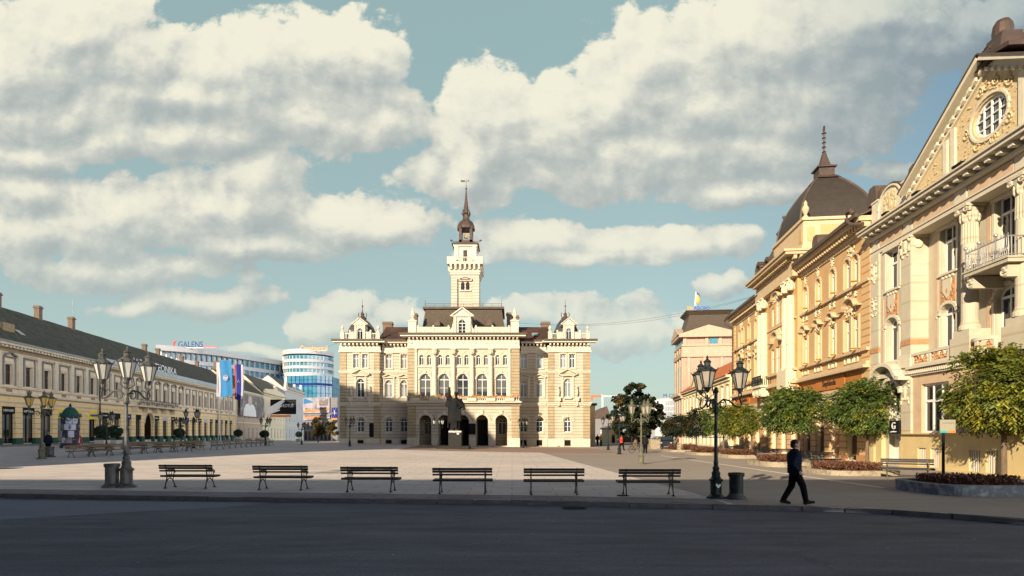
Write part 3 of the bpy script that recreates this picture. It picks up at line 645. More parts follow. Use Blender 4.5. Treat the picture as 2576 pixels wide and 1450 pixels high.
# --- window trim
o_ = MB()
for (x, z0, z1, w_, y, ar, gm_, k) in H_:
    r = w_/2
    if k == 'g': o_.band(arcpts(x, z1-r, r+.16, r+.16), .3, y-.12, y+.01); o_.box(x-.12, x+.12, y-.2, y, z1+.05, z1+.5); o_.box(x-r-.15, x+r+.15, y-.12, y, z0-.2, z0-.02); orn(o_, x, z0-.75, .9, .4, y-.03, 5, 3, .03)
    if k == 'm':
        o_.box(x-r-.32, x-r-.08, y-.14, y, z0-.1, z1+.35); o_.box(x+r+.08, x+r+.32, y-.14, y, z0-.1, z1+.35); o_.band(arcpts(x, z1-r, r+.02, r+.02), .1, y-.1, y)
        if y == YR:
            o_.box(x-r-.5, x+r+.5, y-.3, y, z1+.36, z1+.55); hood(o_, x, z1+.62, w_+1.5, y-.45, y, .14, 'tri', .62)
            for s in (-1, 1): o_.ball((x+s*(r+.75), y-.3, z0+.7), (.16, .14, .55), 8, 6); o_.ball((x+s*(r+.75), y-.3, z0+1.4), .14); o_.box(x+s*(r+.75)-.28, x+s*(r+.75)+.28, y-.5, y, z0-.55, z0-.05); o_.box(x+s*(r+.75)-.14, x+s*(r+.75)+.14, y-.4, y, z0-1.2, z0-.55)
            o_.box(x-r, x+r, y-.3, y, z0-.25, z0-.05)
        else: hood(o_, x, z1+.4, w_+.75, y-.32, y, .13, 'tri', .38)
    if k == 'u': o_.box(x-r-.14, x+r+.14, y-.08, y, z1+.02, z1+.2); o_.box(x-r-.14, x-r-.02, y-.08, y, z0, z1); o_.box(x+r+.02, x+r+.14, y-.08, y, z0, z1); o_.box(x-.08, x+.08, y-.12, y, z1+.05, z1+.3); o_.box(x-r-.2, x+r+.2, y-.14, y, z0-.14, z0-.02)
    if k == 'c': o_.band(arcpts(x, z1-r, r+.03, r+.03), .2, y-.14, y); o_.box(x-.1, x+.1, y-.22, y, z1+.05, z1+.4); orn(o_, x-.7, z1-.1, .5, .6, y-.03, 6, 5, .05); orn(o_, x+.7, z1-.1, .5, .6, y-.03, 6, 6, .05)
    if k == 's': o_.band(arcpts(x, z1-r, r+.03, r+.03), .1, y-.08, y); o_.box(x-r-.12, x-r-.03, y-.06, y, z0, z1-.2); o_.box(x+r+.03, x+r+.12, y-.06, y, z0, z1-.2)
for c in cc:
    o_.box(c-1.05, c+1.05, YC-.14, YC, 10.62, 10.78); orn(o_, c, 12.3, 1.9, .65, YC-.02, 9, 11, .05)
    o_.band(arcpts(c, 3.52, .82, .82), .36, YC-.14, YC+.01); o_.box(c-.14, c+.14, YC-.26, YC, 4.4, 4.95)
for (a, b) in ((Lx0+1.2, Lx1-1.2), (Ex1+1.2, Rx1-1.2)): orn(o_, (a+b)/2, 13.45, 2.6, .42, YR-.16, 12, 2, .04)
n = int((Cx1-Cx0-2.2)/.75)
for i in range(n): orn(o_, Cx0+1.1+(i+.5)*.75, 13.6, .55, .55, YC-.17, 3, i, .04)
for x in (Cx0+.47, Cx1-.47): o_.ball((x, YC-.2, 13.95), (.22, .08, .22), 10, 6)
o_.pieces('window_surround', M['hallt'], hall)
# --- niche columns of the centre
for i in range(6):
    x = (cc[0]-(cc[1]-cc[0])/2+i*(cc[1]-cc[0])); k = MB()
    if i in (0, 5): k.box(x-.14, x+.14, YC-.16, YC, 6.4, 12.6); capital(k, x, YC-.08, 12.6, 13.08, .14)
    else: column(k, x, YC-.3, 6.7, 12.55, .29); capital(k, x, YC-.3, 12.35, 13.08, .25); k.box(x-.42, x+.42, YC-.65, YC, 6.1, 6.7); orn(k, x, 7.3, .5, .9, YC-.55, 5, 4, .06)
    k.build('column', M['whitet'], hall, False)
# --- balcony with flowers
bl = MB(); balustrade(bl, Cx0-.1, Cx1+.1, 6.11, 6.75, YC-.75, YC-.55); bl.box(Cx0-.3, Cx1+.3, YC-.85, YC, 5.9, 6.105)
for i in range(6):
    x = (cc[0]-(cc[1]-cc[0])/2+i*(cc[1]-cc[0])); bl.box(x-.62, x+.62, YC-1.0, YC-.76, 6.13, 6.55)
bl.build('balcony', M['hallt'], hall)
rd = random.Random(5); fl = MB()
for k in range(900):
    x = rd.uniform(Cx0, Cx1); ph = math.sin(x*2.4)*.12
    z = 6.65+rd.random()*(.22+ph); y = YC-.9+rd.uniform(-.18, .2); s = rd.uniform(.03, .075)
    a = rd.random()*6.28; fl.poly([(x-s, y-s*math.sin(a), z-s), (x+s, y, z-s*.3), (x+s*.5, y+s*math.cos(a), z+s)])
fl.build('flowers', M['flower'], hall)
# --- parapets, roofs, domes
pa = MB()
for (a, b) in ((Cx0+.05, Cx0+1.1), (Cx1-1.1, Cx1-.05)): pa.box(a, b, YC-.2, YC+.8, 15.01, 16.7); pa.box(a-.08, b+.08, YC-.28, YC+.88, 16.7, 16.85); pa.lathe([(.3, 16.85), (.32, 17.1), (.12, 17.2), (.3, 17.6), (.24, 18), (.1, 18.3), (.14, 18.45), (.02, 18.6)], ((a+b)/2, YC+.3, 0), 8)
dc = hx(1163, YC)
for (a, b) in ((Cx0+1.12, dc-1.62), (dc+1.62, Cx1-1.12)):
    pa.box(a, b, YC-.02, YC+.2, 15.01, 15.85); pa.box(a, b, YC-.1, YC+.25, 15.85, 15.98)
    m_ = int((b-a)/1.6)
    for i in range(m_+1): x = a+.2+(b-a-.4)*i/m_; pa.box(x-.14, x+.14, YC-.1, YC-.025, 15.01, 15.84); pa.ball((x, YC+.05, 16.1), .14, 8, 5)
    dentils(pa, a+.3, b-.3, 15.2, 15.7, YC-.07, YC-.03, .45, .5)
for (a, b) in ((Lx0, Lx1), (Ex1, Rx1)):
    m_ = (a+b)/2
    for (u0, u1) in ((a, a+.5), (b-.5, b), (a+1.2, m_-.8), (m_+.8, b-1.2)): pa.box(u0, u1, YR, YR+.4, 14.77, 15.85); pa.box(u0-.04, u1+.04, YR-.06, YR+.44, 15.85, 15.95)
    for (u0, u1) in ((a+.5, a+1.2), (b-1.2, b-.5)): balustrade(pa, u0, u1, 14.77, 15.8, YR+.1, YR+.3, .2)
    for u in (a+.25, b-.25): pa.lathe([(.16, 15.95), (.2, 16.1), (.08, 16.2), (.24, 16.5), (.1, 16.75), (.03, 16.9)], (u, YR+.2, 0), 8)
    for u in (a+1.3, b-1.3): pa.ball((u, YR+.2, 16.1), .16, 8, 5)
pa.pieces('parapet', M['hallt'], hall)
for i, (a, b) in enumerate(((Lx0, Lx1), (Ex1, Rx1))):
    cx = hx(912 if i == 0 else 1422, 2.2)
    d = MB(); pr = [(2.25, 14.7), (2.2, 15.6), (2.0, 16.5), (1.6, 17.3), (1.0, 17.95), (.55, 18.2)]
    d.lathe([(r*1.12, z) for r, z in pr], (cx, 2.2, 0), 4, a0=math.pi/4); d.box(a+.3, b-.3, .4, 5, 14.7, 15.3)
    dd = d.build('corner_dome', M['bluesl'], hall)
    f = MB(); f.lathe([(.5, 18.1), (.62, 18.35), (.4, 18.5), (.2, 18.8), (.28, 19.0), (.08, 19.2), (.05, 20), (.14, 20.1), (.03, 20.3), (.02, 21.1)], (cx, 2.2, 0), 8)
    for k in range(4): f.tube([(cx+.45*math.cos(k*1.57), 2.2+.45*math.sin(k*1.57), 18.4), (cx+.6*math.cos(k*1.57), 2.2+.6*math.sin(k*1.57), 18.9), (cx+.5*math.cos(k*1.57), 2.2+.5*math.sin(k*1.57), 19.2)], .05, 4)
    f.build('finial', M['slate'], dd)
    m_ = (a+b)/2; z0 = 14.77
    dm = MB(); dm.wall(m_-.75, m_+.75, z0, 16.9, YR-.05, [(m_-.38, m_+.38, z0+.15, 16.45, 1)], .2); dm.poly([(m_-.75, YR-.05, z0), (m_-.75, YR-.05, 16.9), (m_-.75, 2, 16.9), (m_-.75, 2, z0)]); dm.poly([(m_+.75, YR-.05, z0), (m_+.75, 2, z0), (m_+.75, 2, 16.9), (m_+.75, YR-.05, 16.9)])
    dm.prism([(m_-1, 16.9), (m_+1, 16.9), (m_, 17.7)], YR-.2, 2.5); dm.band([(m_-1.1, 16.9), (m_, 17.8), (m_+1.1, 16.9)], .12, YR-.3, 2.4)
    for s in (-1, 1): dm.box(m_+s*.62-.1, m_+s*.62+.1, YR-.15, YR-.05, z0, 16.85)
    dm.build('dormer', M['hallt'], hall); window(hall, m_, z0+.15, 16.45, .76, YR+.1, 1, 'white', 'glassd', fw=.05)
r_ = MB()
slope(r_, Lx1-.3, Cx0+.4, -.7, 14.78, 5, 17.6); slope(r_, Cx1-.4, Ex1+.3, -.7, 14.78, 5, 17.6)
r_.box(Lx1-.3, Cx0+2, 5, 5.2, 17.4, 17.62); r_.box(Cx1-2, Ex1+.3, 5, 5.2, 17.4, 17.62)
slope(r_, Lx0+.3, Lx0+6, 12, 14.7, 16, 16.5)
r_.poly([(Lx0, .4, 14.72), (Rx1, .4, 14.72), (Rx1, 22, 14.72), (Lx0, 22, 14.72)])
r_.pieces('tiled_roof', M['redroof'], hall)
sk = MB(); v0 = hx(1346, 1); sk.hexa([(v0-.45, .9, 15.65), (v0+.45, .9, 15.65), (v0+.45, 1.9, 16.15), (v0-.45, 1.9, 16.15)], [(v0-.45, .85, 15.75), (v0+.45, .85, 15.75), (v0+.45, 1.85, 16.25), (v0-.45, 1.85, 16.25)]); sk.build('skylight', M['glassw'], hall)
ms = MB(); x0, x1 = hx(1058, -2.5), hx(1276, -2.5); X0_, X1_ = hx(1071, -1), hx(1262, -1)
for k in range(5):
    t0, t1 = k/5, (k+1)/5; e0, e1 = t0**.75, t1**.75
    L = lambda a, b, t: a+(b-a)*t
    frustum(ms, L(x0, X0_, e0), L(x1, X1_, e0), L(-2.9, -1.2, e0), 6, L(15.02, 19.0, t0), L(x0, X0_, e1), L(x1, X1_, e1), L(-2.9, -1.2, e1), 6, L(15.02, 19.0, t1))
mo = ms.build('mansard_roof', M['slateh'], hall)
mt = MB(); mt.box(X0_-.35, X1_+.35, -1.5, 6.4, 19.0, 19.3)
for x in [X0_+i*(X1_-X0_)/8 for i in range(9)]: mt.box(x-.02, x+.02, -1.4, -1.36, 19.3, 19.75)
mt.box(X0_, X1_, -1.41, -1.37, 19.72, 19.76); mt.box(X0_, X1_, -1.41, -1.37, 19.5, 19.53); mt.box(X0_-.05, X0_, -1.4, -1.35, 19.3, 20.2); mt.box(X1_, X1_+.05, -1.4, -1.35, 19.3, 20.2)
mt.build('roof_railing', M['slate'], hall)
for x in (hx(1102, -2), hx(1232, -2)):
    d = MB(); d.prism([(x-.4, 16.4), (x+.4, 16.4), (x+.4, 16.8), (x, 17.3), (x-.4, 16.8)], -3.0, -1.8); d.pieces('roof_vent', M['slate'], hall)
dm = MB(); z0 = 14.9; dm.wall(dc-1.15, dc+1.15, z0, 17.3, YC-.25, [(dc-.5, dc+.5, z0+.15, 16.95, 1)], .25)
for s in (-1, 1):
    dm.poly([(dc+s*1.15, YC-.25, z0), (dc+s*1.15, 0, z0), (dc+s*1.15, 0, 17.3), (dc+s*1.15, YC-.25, 17.3)][::s])
    dm.box(dc+s*.95-.17, dc+s*.95+.17, YC-.4, YC-.25, z0, 17.25); dm.prism([(dc+s*1.2, z0), (dc+s*1.65, z0), (dc+s*1.6, 15.6), (dc+s*1.35, 15.9), (dc+s*1.2, 16.8)], YC-.2, YC+.1)
dm.prism([(dc-1.4, 17.32), (dc+1.4, 17.32), (dc, 18.35)], YC-.3, -.5); dm.band([(dc-1.5, 17.3), (dc, 18.4), (dc+1.5, 17.3)], .16, YC-.5, -.6); dm.box(dc-1.45, dc+1.45, YC-.45, YC, 17.3, 17.42)
dm.build('dormer', M['hallt'], hall); window(hall, dc, z0+.15, 16.95, 1.0, YC-.08, 1, 'white', 'glassd', rows=2)
for (px, y, zt, w_) in ((976, 8, 18.9, 1.4), (1372, 8, 18.9, 1.3), (1043, 3, 19.2, .8), (1280, 2, 19.1, .6), (1296, 3, 18.9, 1.0)): chimney(hall, hx(px, y), y, 14.7, zt, w_, .9)
# --- the tower
TY = 3.0; tc_ = hx(1170, TY); tw = 2.02
def th(py): return hz(py, TY-.2)
tw_ = MB(); tw_.wall(tc_-tw, tc_+tw, 17, th(690), TY, [(tc_-1.15, tc_+1.15, 17, th(700)-.05, 0)], .3)
tw_.wall(tc_-1.15, tc_+1.15, 17, th(700), TY+.3, [(tc_-.62, tc_-.1, th(727), th(707), 1), (tc_+.1, tc_+.62, th(727), th(707), 1)], .2)
tw_.box(tc_-tw, tc_+tw, TY+.6, TY+2*tw, 14, th(688)); 
tw_.poly([(tc_-tw, TY, 17), (tc_-tw, TY, th(688)), (tc_-tw, TY+.7, th(688)), (tc_-tw, TY+.7, 17)]); tw_.poly([(tc_+tw, TY, 17), (tc_+tw, TY+.7, 17), (tc_+tw, TY+.7, th(688)), (tc_+tw, TY, th(688))])
tower = tw_.build('tower', M['hallr'], hall)
for s in (-.36, .36): window(tower, tc_+s, th(727), th(707), .52, TY+.45, 1, 'slate', 'glassd', fw=.04)
tt = MB(); hood(tt, tc_, th(704)+.05, 1.9, TY, TY+.3, .1, 'tri', .35); tt.box(tc_-.85, tc_+.85, TY+.1, TY+.3, th(730)-.05, th(729)+.05)
for (z0, z1, e_) in ((th(690), th(684), .1), (th(684), th(678), .2)): tt.box(tc_-tw-e_, tc_+tw+e_, TY-e_, TY+2*tw+e_, z0, z1-.005)
zg0, zg1 = th(678), th(665)
for i in range(7):
    x = tc_-tw+i*2*tw/6; tt.prism([(x-.13, zg0), (x+.13, zg0), (x+.13, zg1-.02), (x-.13, zg1-.02)], TY-.5, TY); 
    for yy_ in (TY-.5,): tt.box(x-.16, x+.16, yy_-.08, yy_+.2, zg1-.3, zg1-.02)
for sx_ in (-1, 1):
    for i in range(1, 7): y = TY+i*2*tw/6; tt.box(tc_+sx_*(tw+.25)-.25, tc_+sx_*(tw+.25)+.25, y-.13, y+.13, zg0, zg1-.02)
tt.box(tc_-tw-.55, tc_+tw+.55, TY-.55, TY+2*tw+.55, zg1, th(661)); tt.box(tc_-tw, tc_+tw, TY, TY+2*tw, zg0-.01, zg1)
gz0, gz1 = th(661), th(647)
for i in range(2):
    for (a, b) in ((tc_-tw-.55, tc_-1.3), (tc_+1.3, tc_+tw+.55)): tt.box(a, b, TY-.55 if i == 0 else TY+2*tw+.3, TY-.3 if i == 0 else TY+2*tw+.55, gz0, gz1)
tt.box(tc_-tw-.55, tc_-tw-.3, TY-.3, TY+2*tw+.3, gz0, gz1); tt.box(tc_+tw+.3, tc_+tw+.55, TY-.3, TY+2*tw+.3, gz0, gz1); tt.box(tc_-1.3, tc_+1.3, TY-.5, TY-.35, gz1-.12, gz1-.02); tt.box(tc_-1.3, tc_+1.3, TY-.52, TY-.36, gz0, gz0+.12)
for i in range(9): tt.box(tc_-1.25+i*.3, tc_-1.2+i*.3, TY-.45, TY-.4, gz0+.1, gz1-.1)
tt.build('tower_gallery', M['hallt'], tower)
ub = MB(); uw = 1.6; uz1 = th(617); ub.wall(tc_-uw, tc_+uw, gz0, uz1, TY+.4, [(tc_-.3, tc_+.3, gz0+.2, gz0+2.0, 0)], .2); ub.box(tc_-uw, tc_+uw, TY+.62, TY+.4+2*uw, gz0, uz1)
for s in (-1, 1): ub.box(tc_+s*(uw-.3)-.3, tc_+s*(uw-.3)+.3, TY+.25, TY+.4, gz0, uz1-.02)
ub.poly([(tc_-uw, TY+.4, gz0), (tc_-uw, TY+.4, uz1), (tc_-uw, TY+.7, uz1), (tc_-uw, TY+.7, gz0)]); ub.poly([(tc_+uw, TY+.4, gz0), (tc_+uw, TY+.7, gz0), (tc_+uw, TY+.7, uz1), (tc_+uw, TY+.4, uz1)])
ub.box(tc_-uw-.15, tc_+uw+.15, TY+.22, TY+.6+2*uw, uz1, uz1+.3)
ub.build('watch_room', M['hallt'], tower); window(tower, tc_, gz0+.2, gz0+2.0, .6, TY+.52, 0, 'slate', 'glassd', fw=.05)
lc = TY+.4+uw; z1_ = uz1+.3
la = MB(); la.box(tc_-uw-.35, tc_+uw+.35, TY+.05, TY+.75+2*uw, z1_, z1_+.2); frustum(la, tc_-uw-.3, tc_+uw+.3, TY+.1, TY+.7+2*uw, z1_+.2, tc_-1.1, tc_+1.1, lc-1.1, lc+1.1, z1_+.55)
zb, zt = z1_+.55, th(566)
for (sx_, sy_) in ((-1, -1), (1, -1), (1, 1), (-1, 1)): la.box(tc_+sx_*.78-.2, tc_+sx_*.78+.2, lc+sy_*.78-.2, lc+sy_*.78+.2, zb, zt)
la.box(tc_-.98, tc_+.98, lc-.98, lc+.98, zb, zb+.35)
for s in (-1, 1): la.prism([(tc_-.98, zt-.02), (tc_+.98, zt-.02), (tc_+.98, zt+.15), (tc_, zt+.75), (tc_-.98, zt+.15)], lc+s*.98-.08, lc+s*.98+.08)
la.lathe([(1.38, zt), (1.36, zt+.4), (1.1, zt+1.0), (.72, zt+1.35)], (tc_, lc, 0), 8, a0=R(22.5)); zz = zt+1.35
la.lathe([(.62, zz), (.52, zz+.3), (.5, zz+.9), (.7, zz+1.0), (.66, zz+1.25), (.48, zz+1.3), (.36, zz+1.9), (.2, zz+3.1), (.07, zz+4.6), (.14, zz+4.75), (.05, zz+4.95), (.02, zz+6.2)], (tc_, lc, 0), 8, a0=R(22.5))
for (sx_, sy_) in ((-1, -1), (1, -1), (1, 1), (-1, 1)): la.lathe([(.13, zz+.8), (.15, zz+1.25), (.02, zz+1.6)], (tc_+sx_*.42, lc+sy_*.42, 0), 5)
lan = la.build('spire', M['rustm'], tower)
be = MB(); be.lathe([(.3, zb+.9), (.24, zb+1.05), (.17, zb+1.35), (.06, zb+1.5)], (tc_, lc, 0), 10); be.box(tc_-.03, tc_+.03, lc-.03, lc+.03, zb+1.4, zt); be.build('bell', M['amber'], lan)
wv_ = MB(); zw = zz+5.9; wv_.tube([(tc_-.75, lc, zw), (tc_+.45, lc, zw)], .025, 4); wv_.prism([(tc_-.8, zw-.1), (tc_-.2, zw-.14), (tc_-.15, zw+.12), (tc_-.8, zw+.18)], lc-.015, lc+.015); wv_.prism([(tc_+.2, zw-.1), (tc_+.5, zw+.05), (tc_+.3, zw+.2)], lc-.015, lc+.015); wv_.build('weather_vane', M['slate'], lan)
cb_ = MB()
for s in (-1, 1): cb_.tube([(tc_+s*1.0, lc-.4, zb+.3), (tc_+s*2.1, lc-.4, zb+.3)], .03, 4); cb_.ball((tc_+s*2.15, lc-.4, zb+.42), (.2, .14, .14), 6, 4)
cb_.pieces('floodlight_bracket', M['slate'], tower)
# ================================================================ RIGHT SIDE: cream corner palace (nearest)
# local x runs along the street towards the viewer, local y into the block
K1, XA = .0747, 20.2
D1 = 38.2
cp = thing('cream_palace', 'cream palace with gabled top, big columns and iron balcony, nearest on the right', 'building', (XA+K1*D1, D1, 0), math.atan2(-1, -K1))
W1, W2, E1 = (1.7, 3.0), (5.5, 6.75), 22.4
yr = .85
m1 = 10.4
wins = []
hl = [(1.7, 3.0, 6.3, 8.88, .8), (1.7, 3.0, 10.65, 13.0, 0), (2.0, 3.2, .3, 4.6, .6)]
w = MB(); w.wall(0, 3.46, -.5, 14.1, 0, hl, .45); w.poly([(0, 0, -.5), (0, 0, 14.1), (0, 9, 14.1), (0, 9, -.5)][::-1])
w.build('wing_wall', M['cream'], cp)
w = MB()
hr = []
for (a, b) in ((5.5, 6.75), (9.6, 10.9), (13.75, 15.0)): hr += [(a, b, 6.3, 8.88, .8), (a, b, 10.65, 13.15, 0)]
w.wall(4.4, 16.1, 5.57, 13.3, yr, hr, .35)
w.build('loggia_wall', M['cream'], cp)
w = MB(); gh = [(5.2, 7.5, 1.98, 4.66, 0), (9.1, 11.4, 1.98, 4.66, 0), (13.1, 15.3, 1.98, 4.66, 0)]
w.wall(4.4, 16.1, 1.9, 5.57, 0, gh, .3); w.build('ground_floor_wall', M['peach'], cp)
w = MB(); bh = [(5.06, 5.8, .14, 1.15, 0), (6.2, 6.95, .14, 1.15, 0), (9.2, 9.95, .09, 1.15, 0), (10.35, 11.1, .09, 1.15, 0), (13.4, 14.1, .09, 1.15, 0), (14.5, 15.2, .09, 1.15, 0)]
w.wall(3.46, 22.4, -.5, 1.9, -.12, bh, .3); w.box(3.46, 22.4, -.22, -.1, -.5, .12); w.box(3.46, 22.4, -.3, 0, 1.9, 1.97); w.box(.0, .5, -.15, .02, -.5, 3.5); w.box(.95, 1.6, -.25, .02, -.5, 3.4); w.box(3.3, 3.46, -.12, .02, -.5, 1.9)
w.pieces('plinth', M['yplinth'], cp)
w = MB()
w.box(3.46, 4.4, -.12, 1.2, 1.97, 13.2); w.box(16.1, 17.0, -.12, 1.2, 1.97, 13.2); w.box(0, 1.0, -.1, .01, 3.5, 13.2)
w.pieces('pilaster', M['creamj'], cp)
w = MB(); w.box(17, 22.4, 0, 9, -.5, 14.1); w.box(0, 22.4, 1.3, 9, 14.1, 14.5); w.poly([(0, 9, -.5), (0, 9, 14.1), (22.4, 9, 14.1), (22.4, 9, -.5)]); w.build('rear_wall', M['cream'], cp)
for (a, b, z0, z1, ar) in hl[:2]+hr:
    y = (.3 if a < 3.4 else yr+.22)
    window(cp, (a+b)/2, z0, z1, b-a-.04, y, ar, 'white', 'glassd' if a < 9 else 'glass', bars=1, tr=.32, fw=.1)
for (a, b, z0, z1, ar) in gh: window(cp, (a+b)/2, z0, z1, b-a-.04, .18, 0, 'white', 'glassd', bars=2, tr=.35, fw=.11)
for (a, b, z0, z1, ar) in bh:
    d = MB(); d.box(a, b, .1, .15, z0, z1); d.build('basement_pane', M['glassd'], cp)
    d = MB()
    for i in range(5): x = a+.06+(b-a-.12)*i/4; d.box(x-.035, x+.035, -.05, -.01, z0, z1)
    d.build('window_grille', M['creaml'], cp)
d = MB(); d.box(2.02, 3.18, .3, .38, .3, 1.6); d.box(2.02, 2.12, .3, .38, 1.6, 4.3); d.box(3.08, 3.18, .3, .38, 1.6, 4.3); d.box(2.55, 2.65, .3, .38, 1.6, 4.3); d.box(2.12, 3.08, .3, .38, 2.9, 3.05)
for i in range(8): d.box(2.14+i*.12, 2.17+i*.12, .29, .33, 1.6, 2.9)
door = d.build('gate_door', M['white'], cp); d = MB(); d.box(2.02, 3.18, .41, .44, .3, 4.6); d.build('door_pane', M['glassd'], door)
# trim
t_ = MB()
t_.box(-.05, 4.45, -.25, .02, 5.3, 5.57); t_.box(4.3, 16.2, -.35, .9, 5.57, 5.72); t_.box(4.42, 16.1, -.15, -.003, 5.2, 5.55); dentils(t_, 4.5, 16, 5.3, 5.5, -.24, -.15, .18, .5)
t_.box(3.3, 4.55, -.25, 1.2, 5.72, 6.2); t_.box(3.38, 4.48, -.18, 1.2, 6.2, 6.45); t_.box(15.95, 17.1, -.25, 1.2, 5.72, 6.4)
for (a, b) in ((1.7, 3.0), (5.5, 6.75), (9.6, 10.9), (13.75, 15.0)):
    y = 0 if a < 3 else yr; c = (a+b)/2; r = (b-a)/2
    t_.band(arcpts(c, 8.88-r*.8, r+.04, r*.8+.04), .17, y-.1, y+.01); t_.box(a-.2, a-.05, y-.07, y+.01, 6.2, 8.3); t_.box(b+.05, b+.2, y-.07, y+.01, 6.2, 8.3)
    t_.box(a-.2, b+.2, y-.14, y+.01, 6.12, 6.26); t_.box(a-.18, b+.18, y-.12, y+.01, 10.5, 10.62); t_.box(a-.22, a-.04, y-.05, y+.01, 10.65, 13.0); t_.box(b+.04, b+.22, y-.05, y+.01, 10.65, 13.0)
    t_.box(a-.24, b+.24, y-.12, y+.01, 13.02, 13.18)
    for s_ in (a-.3, b+.3): t_.ball((s_, y-.03, 8.35), (.09, .06, .11), 6, 4)
# shields under the upper windows
for (a, b) in ((1.7, 3.0), (5.5, 6.75), (13.75, 15.0)):
    y = 0 if a < 3 else yr; c = (a+b)/2
    t_.prism([(c-.36, 10.25), (c-.34, 9.6), (c, 9.2), (c+.34, 9.6), (c+.36, 10.25)], y-.1, y+.01)
    for i in range(4): t_.box(c-.48+i*.28, c-.36+i*.28, y-.09, y+.01, 10.32, 10.45)
c = 10.25; hood(t_, c, 9.15, 2.3, yr-.3, yr, .2, 'arc', .42)
# entablature and cornice
t_.box(-.05, 16.95, -.08, .9, 13.2, 13.42); t_.box(0, 16.95, 0, .9, 13.42, 14.1); t_.box(-.05, 16.95, -.14, -.003, 13.42, 13.5)
for x in (.0, 3.5, 8.0, 12.0, 16.0): t_.box(x, x+.9, -.05, -.004, 13.5, 14.1)
t_.box(-.1, 22.4, -.3, -.004, 14.12, 14.28); dentils(t_, .1, 22.3, 14.3, 14.5, -.68, 0, .72, .42); t_.box(-.1, 22.4, -.85, 1.3, 14.52, 14.68); t_.box(-.1, 22.4, -.95, 1.3, 14.69, 14.78)
t_.build('cornice', M['creaml'], cp)
p_ = MB()
for (a, b) in ((.95, 3.4), (4.45, 7.95), (9.0, 11.9), (13, 16)): p_.box(a, b, -.03, -.004, 13.55, 14.08)
for a in (5.15, 7.2, 9.15, 11.2, 13.3, 15.4): p_.box(a-.12, a+.12, yr-.03, yr+.002, 6.4, 13.1)
p_.box(1.25, 1.4, -.03, .002, 6, 10.2); p_.box(3.28, 3.4, -.03, .002, 6, 10.2)
p_.pieces('peach_panel', M['peach'], cp)
te = MB()
te.box(3.44, 4.42, -.15, 1.2, 7.0, 7.3); te.box(-.01, 1.02, -.13, .0, 7.0, 7.3)
for (a, b) in ((1.7, 3.0), (5.5, 6.75), (13.75, 15.0)):
    y = 0 if a < 3 else yr; te.box(a+.05, b-.05, y-.05, y+.01, 9.0, 10.3); orn(te, (a+b)/2, 9.0, 1.0, 1.1, y-.06, 10, 3, .04)
te.pieces('terracotta_panel', M['terra'], cp)
def bal_terra(x0, x1, y, bul=0.):
    b = MB(); f = MB(); n = 10
    def yo(x): return y-bul*math.sin(math.pi*(x-x0)/(x1-x0))
    for i in range(n):
        a, c = x0+(x1-x0)*i/n, x0+(x1-x0)*(i+1)/n; ya, yc = yo(a), yo(c)
        for (z0, z1, d) in ((5.73, 5.85, .1), (6.3, 6.45, .1)): b.hexa([(a, ya-d, z0), (c, yc-d, z0), (c, yc+d, z0), (a, ya+d, z0)], [(a, ya-d, z1), (c, yc-d, z1), (c, yc+d, z1), (a, ya+d, z1)])
    for k in range(3):
        x = x0+.08+(x1-x0-.16)*k/2; b.box(x-.1, x+.1, yo(x)-.08, yo(x)+.08, 5.85, 6.3)
    m_ = int((x1-x0)/.42)
    for i in range(m_):
        c = x0+(i+.5)*(x1-x0)/m_; yy_ = yo(c)
        f.tube([(c+.15*math.cos(t), yy_, 6.07+.17*math.sin(t)) for t in [k*math.pi/4 for k in range(9)]], .04, 5)
        f.tube([(c-.2, yy_, 6.07), (c+.2, yy_, 6.07)], .035, 4); f.tube([(c, yy_, 5.86), (c, yy_, 6.28)], .035, 4)
    f.box(x0, x1, y-.02 if not bul else y+.1, y+.03 if not bul else y+.13, 5.85, 5.9)
    o = b.build('balustrade', M['creaml'], cp); f.build('openwork_panel', M['terra'], o)
bal_terra(4.45, 7.75, -.05); bal_terra(9.45, 11.0, -.1, .3); bal_terra(13.0, 15.9, -.05)
for xc in (8.75, 12.25):
    k = MB(); k.box(xc-.72, xc+.72, -.28, yr, 5.73, 6.7); k.box(xc-.58, xc+.58, -.2, yr, 6.7, 7.05)
    k.lathe([(.48, 7.05), (.48, 7.2), (.4, 7.35), (.37, 7.5), (.36, 10), (.345, 11.3)], (xc, .22, 0), 18)
    for i in range(16): a = i*math.pi/8; k.tube([(xc+.32*math.cos(a), .22+.32*math.sin(a), 11.3), (xc+.3*math.cos(a), .22+.3*math.sin(a), 12.3)], .05, 5)
    k.lathe([(.3, 11.3), (.29, 12.3)], (xc, .22, 0), 16); capital(k, xc, .22, 12.3, 13.2, .34)
    for s in (-1, 1): scroll(k, xc+s*.34, 12.95, .16, -.2, s, .045)
    k.build('column', M['creamj'], cp)
k = MB()
for xc in (3.93, 16.5): orn(k, xc, 12.1, 1.0, 1.0, -.16, 12, 4, .06); k.box(xc-.53, xc+.53, -.2, 1.25, 13.1, 13.2)
for i in range(5): k.box(4.39, 4.43, -.02+i*.16, .06+i*.16, 10.9, 11.7)
k.ball((4.45, .3, 12.7), (.1, .25, .25)); orn(k, .5, 11.2, .8, 1.7, -.12, 14, 8, .05); orn(k, .5, 9.3, .7, 1.2, -.12, 9, 9, .05)
for xc in (3.9,): orn(k, xc, 3.6, .9, 1.3, -.15, 14, 12, .05)
k.pieces('stucco_ornament', M['cream2'], cp)
